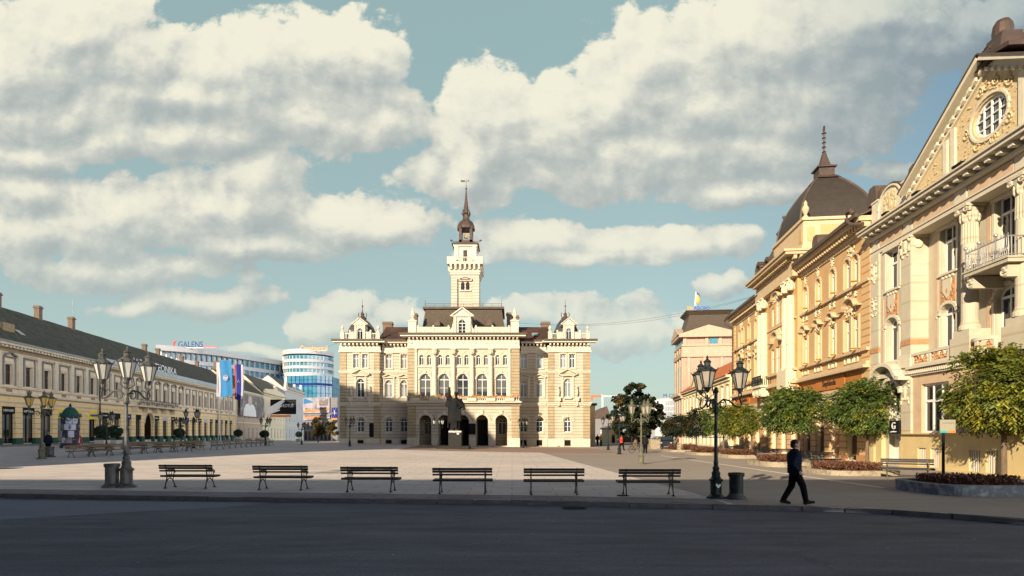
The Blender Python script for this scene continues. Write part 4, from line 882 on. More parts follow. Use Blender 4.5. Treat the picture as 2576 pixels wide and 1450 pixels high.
# portal hood
k = MB(); k.band([(.6, 5.0), (1.0, 5.05)]+arcpts(2.45, 5.0, 1.25, .95, 160, 20, 12)+[(3.9, 5.05), (4.3, 5.0)], .22, -.75, .01); k.band(arcpts(2.5, 4.3, .95, .8), .18, -.3, 0); orn(k, 2.5, 4.7, 1.5, .8, -.12, 12, 3, .06)
k.build('portal_hood', M['creaml'], cp)
# wrought iron balcony
k = MB(); k.box(9.8, 12.6, -.75, yr, 9.38, 9.55); k.box(9.75, 12.65, -.8, yr, 9.55, 9.62)
for x in (10.05, 12.2): k.prism([(x-.18, 9.34), (x+.18, 9.34), (x+.12, 8.8), (x-.12, 8.8)], -.6, yr); scroll(k, x, 9.0, .2, -.62, 1, .06)
bo = k.build('stone_balcony', M['cream'], cp)
k = MB(); y0 = -.7
k.tube([(9.85, y0, 9.72), (12.55, y0, 9.72)], .025, 5); k.tube([(9.85, y0, 10.5), (12.55, y0, 10.5)], .03, 5)
for i in range(28): x = 9.85+i*.1; k.tube([(x, y0, 9.62), (x, y0-.06*math.sin(i*.6), 10.0), (x, y0, 10.5)], .016, 4)
for i in range(14): x = 9.9+i*.2; scroll(k, x, 10.0, .09, y0-.04, 1 if i % 2 else -1, .014, 1.2); scroll(k, x, 10.58, .07, y0, -1 if i % 2 else 1, .014, 1)
for x in (9.85, 12.55):
    k.tube([(x, y0, 9.72), (x, yr, 9.72)], .025, 5); k.tube([(x, y0, 10.5), (x, yr, 10.5)], .03, 5)
    for i in range(12): k.tube([(x, y0+i*.14, 9.62), (x, y0+i*.14, 10.5)], .016, 4)
for x in (9.85, 10.75, 11.8): k.ball((x, y0, 10.75), .09); k.tube([(x, y0, 9.6), (x, y0, 10.75)], .035, 6)
k.build('iron_railing', M['metal'], bo)
# attic: arched parapet and main gable
k = MB()
for (a, b) in ((0, .75), (3.3, 4.15)): k.box(a, b, 0, .5, 14.79, 16.55); k.box(a-.04, b+.04, -.05, .55, 16.55, 16.65)
k.prism([(.76, 14.8), (.76, 15.9)]+arcpts(2.02, 15.7, 1.26, 1.2, 172, 8, 14)+[(3.29, 15.9), (3.29, 14.8)], .05, .45)
k.band(arcpts(2.02, 15.7, 1.26, 1.22, 172, 8, 14), .1, -.05, .5)
A = (4.25, 14.8); gx0, gx1, gz, ga = 4.25, 16.55, 15.75, 19.35
w = MB(); OV = [(m1+1.08*math.cos(R(t)), 16.75+.86*math.sin(R(t))) for t in range(0, 360, 20)]
tl_, tr_ = (gx0, 14.8), (gx1, 14.8)
outer = [(gx1, 14.8), (gx1, gz), (m1, ga), (gx0, gz), (gx0, 14.8)]
def ray_out(t):
    c_, s_ = math.cos(t), math.sin(t); best = 99
    P = outer+[outer[0]]
    for i in range(5):
        (x1, z1), (x2, z2) = P[i], P[i+1]; dx, dz = x2-x1, z2-z1; den = c_*dz-s_*dx
        if abs(den) < 1e-9: continue
        q = ((x1-m1)*dz-(z1-16.8)*dx)/den; r_ = ((x1-m1)*s_-(z1-16.8)*c_)/den
        if q > 0 and -1e-6 <= r_ <= 1+1e-6: best = min(best, q)
    return (m1+c_*best, 16.8+s_*best)
angs = sorted({round(math.atan2(z-16.8, x-m1) % (2*math.pi), 5) for x, z in outer}|{round(R(t), 5) for t in range(0, 360, 15)})
for i, t0 in enumerate(angs):
    t1 = angs[(i+1) % len(angs)]; e0 = (m1+1.08*math.cos(t0), 16.75+.86*math.sin(t0)); e1 = (m1+1.08*math.cos(t1), 16.75+.86*math.sin(t1)); o0, o1 = ray_out(t0), ray_out(t1)
    w.poly([(e0[0], 0, e0[1]), (e1[0], 0, e1[1]), (o1[0], 0, o1[1]), (o0[0], 0, o0[1])]); w.poly([(e0[0], 0, e0[1]), (e0[0], .2, e0[1]), (e1[0], .2, e1[1]), (e1[0], 0, e1[1])])
w.prism(outer[:-1]+[(gx0, 14.8)], .25, .6)
gw = w.build('gable_wall', M['relief'], cp)
k.band([(gx0-.3, gz-.15), (m1, ga+.05), (gx1+.3, gz-.15)], .22, -.55, 1.2)
k.band([(gx0-.1, gz-.55), (m1, ga-.42), (gx1+.1, gz-.55)], .5, -.12, .01)
for i in range(15):
    for s in (-1, 1):
        f = (i+.5)/15; x = gx0+(m1-gx0)*f; z = gz+(ga-gz)*f-.32
        x = x if s < 0 else 2*m1-x; k.hexa([(x-.1, -.3, z-.06), (x+.1, -.3, z-.06+.12*-s), (x+.1, -.1, z-.06+.12*-s), (x-.1, -.1, z-.06)], [(x-.1, -.3, z+.1), (x+.1, -.3, z+.1+.12*-s), (x+.1, -.1, z+.1+.12*-s), (x-.1, -.1, z+.1)])
for x in (gx0+.18, 7.35, 7.95, 12.45, 13.05, gx1-.18):
    zt_ = gz+(ga-gz)*(1-abs(x-m1)/(m1-gx0))-.5; k.box(x-.16, x+.16, -.11, -.003, 14.8, zt_)
k.box(gx0, gx1, -.1, -.004, 14.79, 15.15); k.band([(7.6, 16.6), (m1, 18.55), (12.8, 16.6)], .2, -.1, -.003) if 0 else None
k.band([(m1+1.2*math.cos(R(t)), 16.75+.97*math.sin(R(t))) for t in range(360, -1, -15)], .11, -.08, -.002)
k.build('gable_frame', M['whitet'], cp)
k = MB(); rd = random.Random(8)
def relief(x, z, s, y=-.05): k.ball((x, y+.03, z), (s*rd.uniform(.5, 1.3), .03, s*rd.uniform(.3, .7)), 6, 4)
for i in range(420):
    x = rd.uniform(gx0+.5, gx1-.5); z = rd.uniform(15.2, 19.2)
    if z < gz+(ga-gz)*(1-abs(x-m1)/(m1-gx0))-.65 and ((x-m1)/1.32)**2+((z-16.8)/1.1)**2 > 1 and all(abs(x-q) > .22 for q in (7.35, 7.95, 12.45, 13.05)): relief(x, z, rd.uniform(.03, .085))
for i in range(10):
    a = rd.uniform(0, 6.28); scroll(k, m1+1.6*math.cos(a), 16.9+1.35*math.sin(a), .25, -.03, 1 if i % 2 else -1, .045)
orn(k, 2.02, 15.0, 1.6, 1.6, .03, 16, 5, .05)
k.into(gw)
ov = MB(); ov.band([(m1+1.07*math.cos(R(t)), 16.75+.85*math.sin(R(t))) for t in range(0, 361, 20)], .09, .1, .18)
for x in (-.5, 0, .5): ov.box(m1+x-.035, m1+x+.035, .09, .17, 16.75-.83*math.sqrt(1-(x/1.08)**2), 16.75+.83*math.sqrt(1-(x/1.08)**2))
for z in (-.35, .1, .5): ov.box(m1-1.05*math.sqrt(1-(z/.86)**2), m1+1.05*math.sqrt(1-(z/.86)**2), .1, .165, 16.75+z-.025, 16.75+z+.025)
oo = ov.build('oval_window', M['white'], cp); ov = MB(); ov.poly([(x, .19, z) for x, z in OV]); ov.build('pane', M['glass'], oo)
k = MB()
k.hexa([(m1-.3, -.5, 19.4), (m1+1.9, -.5, 18.9), (m1+1.9, 1.4, 18.9), (m1-.3, 1.4, 19.4)], [(m1-.3, -.5, 19.6), (m1+1.9, -.5, 19.1), (m1+1.9, 1.4, 19.1), (m1-.3, 1.4, 19.6)])
frustum(k, m1-.65, m1+1.1, -.35, 1.3, 19.1, m1-.35, m1+.95, -.1, 1.0, 20.0); k.box(m1-.2, m1+.8, 0, .9, 20.0, 20.25)
k.lathe([(.4, 20.25), (.42, 20.55), (.38, 20.85), (.26, 21.05), (.05, 21.13)], (m1+.2, .45, 0), 14)
k.tube([(m1+.4+.22*math.cos(t*.7), -.4, 19.55+.2*math.sin(t*.7)) for t in range(10)], .035, 5)
k.build('gable_cap', M['rustm'], cp)
k = MB()
for x in (.4, 3.7): k.box(x-.45, x+.35, .2, 1.0, 16.5, 16.8); k.lathe([(.34, 16.8), (.38, 17.1), (.34, 17.35), (.2, 17.55), (.03, 17.62)], (x-.05, .6, 0), 12)
k.band(arcpts(2.02, 15.7, 1.4, 1.36, 172, 8, 12), .08, .0, 1.2)
slope(k, -.1, gx0, .6, 15.2, 6, 18.0); k.prism([(gx0-.2, gz), (m1, ga+.2), (gx1+.2, gz)], .62, 8); slope(k, gx1, 22.4, .6, 15.2, 6, 18); k.band([(gx0-.35, gz-.08), (m1, ga+.3), (gx1+.35, gz-.08)], .07, -.6, 1.2)
k.pieces('metal_roof', M['slate'], cp)
k = MB()
for x in (3.0, 6.0): k.box(x, x+.55, -1.0, -.8, 14.8, 14.9)
for x in (9.3,): k.box(x, x+.7, -1.0, -.8, 14.8, 14.9)
k.pieces('floodlight', M['black'], cp)
sg = MB(); sg.box(3.42, 4.35, -.75, -.6, 1.92, 2.68); s_o = sg.build('hanging_sign', M['black'], cp)
text_mesh('lettering', 'G', .4, M['txtw'], s_o, (3.88, -.77, 2.2), .36); text_mesh('lettering', 'gaudium', .08, M['txtw'], s_o, (3.88, -.77, 2.02), .55)
# ================================================================ RIGHT SIDE: orange domed palace
K2, XB = .1187, 18.5
D2 = 74.2
op = thing('orange_palace', 'orange bank palace with dark dome, white stucco hoods and pale giant columns', 'building', (XB+K2*D2, D2, 0), math.atan2(-1, -K2))
def xl(px, X0=XB): return (D2-F*X0/(px-1466))*math.sqrt(1+K2*K2)
def zl(px, py, X0=XB): return 2+(HY-py)*X0/(px-1466)
OW = []
right = [24.9, 27.6, 30.3, (32.75+34.05)/2]; left = [4.75, 8.0, 10.7, 12.9]
def wset(c, double):
    for d in ((-.62, .62) if double else (0,)):
        OW.append((c+d-.46, c+d+.46, 12.05, 14.05, 1, c)); OW.append((c+d-.46, c+d+.46, 7.65, 9.85, 0, c))
for c in right: wset(c, c > 33)
for c in left: wset(c, c < 5)
w = MB(); w.wall(1.4, 13.7, 5, 15.3, 0, [o[:5] for o in OW if o[0] < 13.7], .3); w.wall(24.0, 36.25, 5, 15.3, 0, [o[:5] for o in OW if o[0] > 23], .3)
RW = []
for (a, b, z0, z1, ar) in ((17.1, 17.75, 12.1, 13.9, 1), (18.3, 19.3, 12.1, 14.4, 1), (19.85, 20.5, 12.1, 13.9, 1), (17.0, 17.8, 7.65, 9.9, 0), (18.3, 19.3, 7.2, 10.0, 0), (19.8, 20.6, 7.65, 9.9, 0)): RW.append((a, b, z0, z1, ar, 18.8))
w.wall(13.7, 24.0, 5, 15.6, -.35, [o[:5] for o in RW], .3)
w.poly([(1.4, 0, -1), (1.4, 12, -1), (1.4, 12, 15.3), (1.4, 0, 15.3)]); w.poly([(1.4, 12, -1), (36.2, 12, -1), (36.2, 12, 15.3), (1.4, 12, 15.3)]); w.poly([(36.25, 0, 12), (36.25, 0, 16), (36.25, 12, 16), (36.25, 12, 12)])
w.poly([(13.7, -.35, 5), (13.7, -.35, 17), (13.7, 0, 17), (13.7, 0, 5)]); w.poly([(24, -.35, 5), (24, 0, 5), (24, 0, 17), (24, -.35, 17)])
w.build('wall', M['orange'], op)
for (a, b, z0, z1, ar, c) in OW+RW: window(op, (a+b)/2, z0, z1, b-a-.02, .16 if (a < 13.6 or a > 24) else -.23, ar, 'white', 'glassd', bars=1, tr=.36, fw=.075)
# ground floor shops
gx = [1.4]; w = MB(); sh = []
x = 2.6
while x < 35: sh.append((x, x+1.55, .1, 4.1, 0)); x += 2.75
w.wall(1.4, 36.25, -1, 5.0, .0, sh, .4); w.build('ground_floor_wall', M['cream2'], op)
q = MB(); pk = MB()
xs_ = [1.4]+[v for s in sh for v in (s[0], s[1])]+[36.2]
for i in range(0, len(xs_), 2): a, b = xs_[i]+.08, xs_[i+1]-.08; q.box(a, b, -.12, .002, .5, 4.3); pk.box(a-.03, b+.03, -.16, .003, -1, .5)
q.pieces('banded_pilaster', M['orangep'], op); pk.pieces('base_course', M['terra'], op)
for i, (a, b, z0, z1, ar) in enumerate(sh):
    if i % 3 == 1:
        d = MB(); d.box(a, b, .2, .28, .1, 2.9); d.box(a, b, .15, .3, 2.9, 3.1)
        for s in (0, 1): d.box(a+.12+s*.75, a+.68+s*.75, .14, .2, .3, 1.2); d.box(a+.12+s*.75, a+.68+s*.75, .16, .2, 1.4, 2.7)
        d.build('shop_door', M['terra'], op); d = MB(); d.box(a, b, .22, .25, 3.1, 4.1); d.build('fanlight', M['glassd'], op)
    else: window(op, (a+b)/2, .4, 4.1, b-a-.02, .22, 0, 'terra', 'glassd', bars=0, tr=.22, fw=.1)
# trim
t_ = MB()
for (a, b, y) in ((1.4, 13.7, 0), (24.0, 36.2, 0), (13.7, 24.0, -.35)):
    e_ = .0
    t_.box(a, b, y-.12, y+.01, 4.75, 5.1); t_.box(a-e_, b+e_, y-.5, y+.02, 6.2, 6.38); t_.box(a, b, y-.32, y+.02, 6.38, 6.62); t_.box(a, b, y-.3, y+.02, 7.32, 7.5)
for (a, b, y) in ((1.4, 13.7, 0), (24.0, 36.2, 0)):
    t_.box(a, b, y-.22, y+.02, 11.78, 11.95); t_.box(a, b, y-.1, y+.02, 14.9, 15.12); t_.box(a, b, y-.22, y+.02, 15.13, 15.3)
    dentils(t_, a, b, 15.32, 15.62, -.55, .02, .42, .5); t_.box(a-.1, b, y-.75, y+.3, 15.64, 15.85); t_.box(a-.12, b, y-.85, y+.3, 15.86, 15.95)
t_.box(14, 23.8, -.45, -.33, 11.75, 11.9)
# risalit entablature + raised cornice
t_.box(13.4, 24.3, -.85, .2, 15.2, 15.75); t_.box(13.5, 24.2, -.8, .2, 15.75, 16.5); dentils(t_, 13.6, 24.1, 16.52, 16.85, -1.3, -.3, .42, .5)
t_.box(12.9, 24.9, -1.6, 3, 16.87, 17.1); t_.box(12.8, 25.0, -1.75, 3.1, 17.11, 17.3)
for y in (-.9, -.4, .2, .8, 1.4, 2.0): t_.box(24.3, 24.8, y, y+.25, 16.52, 16.85)
t_.box(14, 24.2, -.3, 3, 16.5, 16.86)
for o in OW:
    a, b, z0, z1, ar, c = o; x = (a+b)/2; r = (b-a)/2
    if ar: t_.band(arcpts(x, z1-r, r+.02, r+.02), .16, -.1, .01); t_.box(a-.18, a-.02, -.09, .01, z0, z1-r); t_.box(b+.02, b+.18, -.09, .01, z0, z1-r)
    else: t_.box(a-.2, a-.02, -.1, .01, z0, z1+.1); t_.box(b+.02, b+.2, -.1, .01, z0, z1+.1)
t_.build('cornice', M['orangel'], op)
k = MB(); dk = MB()
for c in right+left:
    dbl = c > 33 or c < 5; ww = 2.5 if dbl else 1.25
    orn(k, c, 14.15, ww*.45, .75, -.05, 10, int(c*3), .05); orn(k, c-ww*.3, 10.95, .5, .8, -.06, 5, int(c), .06); orn(k, c+ww*.3, 10.95, .5, .8, -.06, 5, int(c)+1, .06); orn(k, c, 11.3, ww*.8, .45, -.05, 8, 6, .05)
    orn(k, c, 10.0, ww*.8, .65, -.08, 12, int(c)+2, .06)
    for i in range(3 if dbl else 2): xx = c+(i-(1 if dbl else .5))*.75; k.band([(xx-.3, 6.75), (xx+.3, 6.75), (xx+.3, 7.2), (xx-.3, 7.2), (xx-.3, 6.75)], .07, -.08, .0)
    hood(dk, c, 10.35+(.12 if dbl else 0), ww+.7, -.34, .0, .1, 'arc', .42 if not dbl else .65)
orn(k, 18.8, 10.8, 3.4, .8, -.4, 26, 9, .06); orn(k, 18.8, 14.3, 3.2, .9, -.42, 22, 10, .06)
for c in (18.8,): hood(dk, c, 10.4, 3.6, -.75, -.35, .15, 'arc', .9); hood(dk, c, 14.4, 3.6, -.7, -.35, .12, 'arc', .6)
k.pieces('stucco_ornament', M['cream2'], op); dk.pieces('window_hood', M['orangel'], op)
for x in (14.35, 15.5, 21.9, 23.1):
    k = MB(); column(k, x, -.6, 7.35, 14.3, .36, 14); capital(k, x, -.6, 14.25, 15.2, .3); k.box(x-.6, x+.6, -1.2, -.3, 5.6, 7.34); k.lathe([(.39, 9.6), (.39, 9.9)], (x, -.6, 0), 14); k.build('column', M['cream2'], op)
q = MB(); q.box(35.1, 36.25, -.1, .002, 5.1, 15.25); q.box(1.35, 2.0, -.1, .002, 5.1, 15.25); q.pieces('quoin_strip', M['orangep'], op)
f = MB(); f.box(1.5, 13.6, -.08, -.003, 5.12, 6.15); f.box(24.0, 36.1, -.08, -.003, 5.12, 6.15); f.box(13.7, 24.0, -.43, -.36, 5.12, 6.15); fo = f.build('fascia', M['signo'], op)
for a, b, wd in ((27.4, 32.6, 2.4), (4.6, 8.5, 2.1)): f = MB(); f.box(a, b, -.14, -.085, 5.2, 6.1); fb = f.build('sign_board', M['signo'], op); text_mesh('lettering', 'Sephinda', .4, M['txtd'], fb, ((a+b)/2, -.17, 5.5), wd)
k = MB()
for x in (26.2, 28.9, 31.6, 34.9, 7, 9.6, 3.2):
    for z in (7.6, 12.05): k.ball((x, -.5, z), (.2, .22, .07), 8, 4); k.tube([(x, -.3, z-.05), (x, 0, z-.2)], .03, 4)
k.pieces('floodlight', M['amber'], op)
k = MB(); k.box(13.9, 16.9, -1.35, -.35, 6.38, 6.6)
for x in (14.1, 15.3, 16.5): k.prism([(x-.2, 6.36), (x+.2, 6.36), (x+.15, 5.5), (x-.15, 5.5)], -1.2, -.36); k.ball((x, -1.1, 5.9), (.24, .25, .3))
bo = k.build('stone_balcony', M['cream2'], op); k = MB()
for i in range(20): k.tube([(13.9+i*.157, -1.3, 6.6), (13.9+i*.157, -1.3-.15*math.sin(i), 7.0), (13.9+i*.157, -1.3, 7.5)], .03, 4)
for i in range(9): scroll(k, 14.1+i*.33, 7.05, .15, -1.35, 1 if i % 2 else -1, .03)
k.tube([(13.9, -1.3, 7.5), (16.9, -1.3, 7.5)], .04, 5)
for x in (13.9, 16.9):
    for i in range(6): k.tube([(x, -1.3+i*.18, 6.6), (x, -1.3+i*.18, 7.5)], .025, 4)
k.build('iron_railing', M['iron'], bo)
# attic block, dome, dormers
k = MB(); k.box(16.2, 24.1, .1, 4.4, 17.3, 19.85); k.box(16.1, 24.25, -.05, 4.5, 19.86, 20.1); k.box(23.0, 24.18, .03, .1, 17.5, 19.7); k.box(24.1, 24.18, .1, 1.3, 17.5, 19.7); k.box(16.1, 24.3, -.1, 4.4, 17.31, 17.75)
k.lathe([(.2, 20.1), (.24, 20.3), (.1, 20.45), (.26, 20.8), (.3, 21.0), (.12, 21.3), (.16, 21.45), (.02, 21.7)], (23.7, .4, 0), 10); k.lathe([(.2, 17.3), (.26, 17.9), (.1, 18.1), (.02, 18.5)], (14.3, -.6, 0), 8)
k.build('attic', M['orangel'], op)
k = MB(); k.box(24.185, 24.21, .35, 1.0, 18.1, 19.3); k.box(23.25, 23.95, -.0, .028, 18.1, 19.3); k.box(24.105, 24.15, 1.5, 4.2, 18.0, 19.5); k.pieces('attic_panel', M['orange'], op)
def slk(cx, cy, hw, z0, prof, mname, name, par):
    b = MB(); n = len(prof)
    for (i, j) in ((0, 1), (1, 1), (2, 1), (3, 1)):
        a0_, a1_ = R(225+90*i), R(315+90*i); S = 2**.5
        def fn(u, v): 
            v_ = v*(n-1); q_ = min(int(v_), n-2); fr = v_-q_; r = prof[q_][0]*(1-fr)+prof[q_+1][0]*fr; z = prof[q_][1]*(1-fr)+prof[q_+1][1]*fr
            x = (1-u)*math.cos(a0_)+u*math.cos(a1_); y = (1-u)*math.sin(a0_)+u*math.sin(a1_); return (cx+x*S*r, cy+y*S*r, z)
        b.grid(fn, 6, (n-1)*2)
    return b.build(name, M[mname], par)
DC = (20.0, 3.3)
prof = [(4.1*math.cos(t)**.85+.9*(1-math.cos(t)**.85) if t < 1.57 else .9, 20.0+6.0*math.sin(t)**1.0) for t in [i*1.5/12 for i in range(13)]]
prof = [(3.1*(1-.76*t**2.0), 19.95+4.9*t) for t in [i/12 for i in range(13)]]
M['domes'] = mat('brown_dome_slates', (.042, .035, .028), .6, .25, 2., bump=.5, bs=8, course=.22, coursec=(.035, .025, .018))
dm = slk(DC[0], DC[1], 4, 20, prof, 'domes', 'dome', op)
k = MB()
for (sx_, sy_) in ((-1, -1), (1, -1), (1, 1), (-1, 1)): k.tube([(DC[0]+sx_*r, DC[1]+sy_*r, z+.02) for r, z in prof], .1, 5)
k.build('dome_rib', M['slate'], dm)
k = MB(); x, y = DC; frustum(k, x-1.05, x+1.05, y-1.05, y+1.05, 24.7, x-.75, x+.75, y-.75, y+.75, 25.0); k.box(x-.66, x+.66, y-.66, y+.66, 25.0, 25.75); k.box(x-.82, x+.82, y-.82, y+.82, 25.75, 25.87)
pr = [(.75, 25.87), (.48, 26.05), (.34, 26.5), (.22, 27.0), (.14, 27.3)]; k.lathe([(r*1.25, z) for r, z in pr], (x, y, 0), 4, a0=math.pi/4)
z = 27.3
while z < 28.9: k.lathe([(.10, z), (.19, z+.07), (.085, z+.14), (.09, z+.42)], (x, y, 0), 8); z += .42
k.lathe([(.09, z), (.22, z+.08), (.07, z+.16), (.03, z+.3)], (x, y, 0), 8); k.tube([(x+.22*math.cos(t*.7), y, z+.5+.22*math.sin(t*.7)) for t in range(10)], .04, 5); k.tube([(x-.2, y, z+.5), (x+.2, y, z+.5)], .03, 4); k.tube([(x, y, z+.3), (x, y, z+.75)], .03, 4)
k.build('dome_spire', M['rustm'], dm)
k = MB(); k.box(15.0, 15.8, .9, 1.7, 18.5, 21.6); k.box(14.85, 15.95, .75, 1.85, 21.6, 21.8); frustum(k, 14.95, 15.85, .85, 1.75, 21.8, 15.35, 15.45, 1.25, 1.35, 23.0); k.ball((15.4, 1.3, 23.2), .16)
for s in (0, 1): k.band([(13.6+s*1.7, 17.3)]+arcpts(14.4+s*1.7, 18.0, .7, .8)+[(15.2+s*1.7, 17.3)], .35, -.9+s*.3, 2.5)
frustum(k, 13.0, 16.3, -.9, 3.5, 17.3, 14.4, 16.2, .6, 2.8, 20.4)
k.pieces('dormer_cluster', M['slate'], op)
k = MB(); k.box(1.2, 13.4, -1.0, -.86, 15.86, 16.12); k.box(24.5, 36.25, -1.0, -.86, 15.86, 16.12); slope(k, 1.2, 14, -.85, 15.97, 4, 19.0); slope(k, 24.9, 36.25, -.85, 15.97, 4, 18.2)
for x in (26.0, 35.6): k.prism([(x-.6, 16.8), (x+.6, 16.8), (x+.55, 17.6), (x+.3, 17.95), (x-.3, 17.95), (x-.55, 17.6)], .3, 2.2)
k.box(1.2, 36.2, 4, 12, 15.5, 18.1); k.tube([(35.8, -.9, 16.2), (35.6, -1.0, 16.5), (35.2, -1.05, 16.5), (35.0, -1.0, 16.1), (35.5, -.9, 15.6), (36.2, -.5, 15.4)], .14, 7)
k.tube([(1.1, -.9, 15.9), (.8, -1, 15.8), (.75, -.9, 15.3), (1.2, -.3, 14.9), (1.3, -.15, 14.5), (1.3, -.15, 1)], .12, 6)
k.pieces('metal_roof', M['slate'], op)
# ================================================================ RIGHT SIDE: low yellow house
def PB(D): return (XB+K2*D, D)
xy = PB(110)
ly = thing('low_yellow_house', 'low pale yellow house with orange tiled roof and small pediment between tower and palace', 'building', (xy[0], xy[1], 0), math.atan2(-1, -K2))
n = 12; L = 35.3; hs = []
for i in range(n): c = 1.8+i*(L-3)/(n-1); hs += [(c-.5, c+.5, 5.6, 8.0, 0), (c-.65, c+.65, .2, 3.2, .5)]
w = MB(); w.wall(0, L, -1, 9, 0, hs, .2); w.poly([(0, 0, -1), (0, 0, 9), (0, 10, 9), (0, 10, -1)]); w.poly([(L, 0, -1), (L, 10, -1), (L, 10, 9), (L, 0, 9)]); w.build('wall', M['lowy'], ly)
for (a, b, z0, z1, ar) in hs: window(ly, (a+b)/2, z0, z1, b-a-.02, .08, ar, 'white', 'glassw', bars=1, tr=.33 if not ar else 0, fw=.1)
k = MB(); k.box(-.2, L, -.5, .1, 9, 9.3); k.box(-.1, L, -.2, .1, 8.6, 8.8); k.box(0, L, -.2, .02, 4.3, 4.55)
k.prism([(11.5, 9.3), (18.5, 9.3), (15, 11.2)], -.5, 2); k.band([(11.2, 9.3), (15, 11.4), (18.8, 9.3)], .2, -.65, 2)
for (a, b, z0, z1, ar) in hs:
    if z0 > 5: k.box(a-.2, b+.2, -.15, .01, z1+.15, z1+.3); k.box(a-.15, b+.15, -.12, .01, z0-.18, z0-.02)
k.build('cornice', M['cream2'], ly)
k = MB(); slope(k, -.3, L, -.6, 9.32, 5, 13.2); slope(k, -.3, L, 10.5, 9.3, 5, 13.2); k.box(8, 8.6, .5, 1.3, 10, 10.8); k.pieces('tiled_roof', M['orroof'], ly)
# ================================================================ RIGHT SIDE: pink tower block
xy = PB(110)
pt = thing('pink_tower_building', 'pinkish corner tower block with dark flared mansard roof and rooftop letters, far right end', 'building', (xy[0], xy[1], 0), math.atan2(-1, -K2))
# local: corner at (0,0); the face towards the camera runs +y, the street face runs -x
s_ = 13.6
def zp(py): return 2+(HY-py)/s_
w = MB(); w.box(-9, 0, 0, 10.5, -1, zp(850)); w.build('wall', M['pink'], pt)
k = MB()
for (a, b, e_) in ((zp(899), zp(888), .35), (zp(888), zp(872), .12), (zp(872), zp(867), .3), (zp(850), zp(843), .8)): k.box(-9-e_, e_, -e_, 10.5+e_, a, b)
for y in (.3, 4.2, 6.6, 9.9): k.box(.0, .2, y-.3, y+.3, zp(867), zp(850))
for y in (1.0, 3.8, 6.9, 9.7): k.box(0, .15, y-.25, y+.25, 0, zp(899))
for x in (-.4, -3, -5.8, -8.6): k.box(x-.35, x+.35, -.25, 0, -1, zp(867))
k.box(-9.3, .3, -.5, 10.8, zp(1002), zp(996)); k.box(-9.6, .4, -.9, 0, zp(996)+.01, zp(990))
k.hexa([(.5, -1, zp(843)), (.5, 11, zp(843)), (-1.5, 11, zp(843)), (-1.5, -1, zp(843))], [(.5, 4.4, zp(820)), (.5, 4.6, zp(820)), (-1.5, 4.6, zp(820)), (-1.5, 4.4, zp(820))])
k.prism([(-9, zp(843)), (.2, zp(843)), (-4.4, zp(818))], -.9, .5); k.build('cornice', M['pinkt'], pt)
k = MB()
for (a, b) in ((-2.75, -.75), (-5.5, -3.35), (-8.3, -6.15)):
    k.box(a, b, -.1, -.003, 4, zp(905)-1); k.box(a, b, -.1, -.003, zp(864), zp(853))
k.box(.0, .12, 4.7, 6.1, zp(867), zp(852)+.0); k.box(.0, .12, 2.4, 2.9, 6, 6.2); k.pieces('window_strip', M['blueglass'], pt)
k = MB(); z0, z1 = zp(840), zp(790)
fr = [(0, 0), (.25, .35), (.5, .62), (.75, .82), (1, 1)]
for i in range(4):
    (t0, e0), (t1, e1) = fr[i], fr[i+1]; L_ = lambda a, b, t: a+(b-a)*t
    frustum(k, L_(-9, -7.3, e0), L_(-.2, -1.6, e0), L_(.0, 1.4, e0), L_(10.3, 8.6, e0), L_(z0, z1, t0), L_(-9, -7.3, e1), L_(-.2, -1.6, e1), L_(.0, 1.4, e1), L_(10.3, 8.6, e1), L_(z0, z1, t1))
frustum(k, -7.3, -1.6, 1.4, 8.6, z1, -8.0, -1.0, .8, 9.2, zp(781)); k.box(-8.1, -.9, .7, 9.3, zp(781), zp(779)); k.ball((-.7, 5, zp(826)), (.7, .9, .55)); k.build('mansard_roof', M['slateh'], pt)
k = MB(); k.ball((-.35, 5, zp(826)), (.5, .5, .33)); k.build('round_dormer_window', M['blueglass'], pt)
sgn = thing('rooftop_letter_sign', 'blue rooftop letters with a gold egg shaped emblem on the dark mansard', 'sign', Vector((0, 0, 0)))
sgn.parent = None
wp = Matrix.Translation(pt.location) @ Matrix.Rotation(pt.rotation_euler.z, 4, 'Z') @ Vector((-1.2, 3.0, zp(779)))
sgn.location = wp; sgn.rotation_euler = (0, 0, 0)
text_mesh('letters', 'ABCBO', .62, M['sblue'], sgn, (.6, 0, .12), 2.9)
k = MB(); k.box(-2.2, -1.0, -.1, .1, 0, .75); k.build('small_board', M['signc'], sgn)
k = MB(); k.tube([(-.6, 0, .8), (-.55, 0, 2.0), (-.5, 0, 3.4)], [.16, .14, .1], 7); k.build('emblem_mast', M['txtw'], sgn)
k = MB(); k.ball((-.1, 0, 2.0), (.36, .2, .85), 10, 8); k.build('emblem_egg', M['amber'], sgn)
k = MB(); k.tube([(-.35, 0, 3.3), (0, 0, 2.95), (.25, 0, 2.4)], .09, 5); k.build('emblem_arc', M['navy'], sgn)
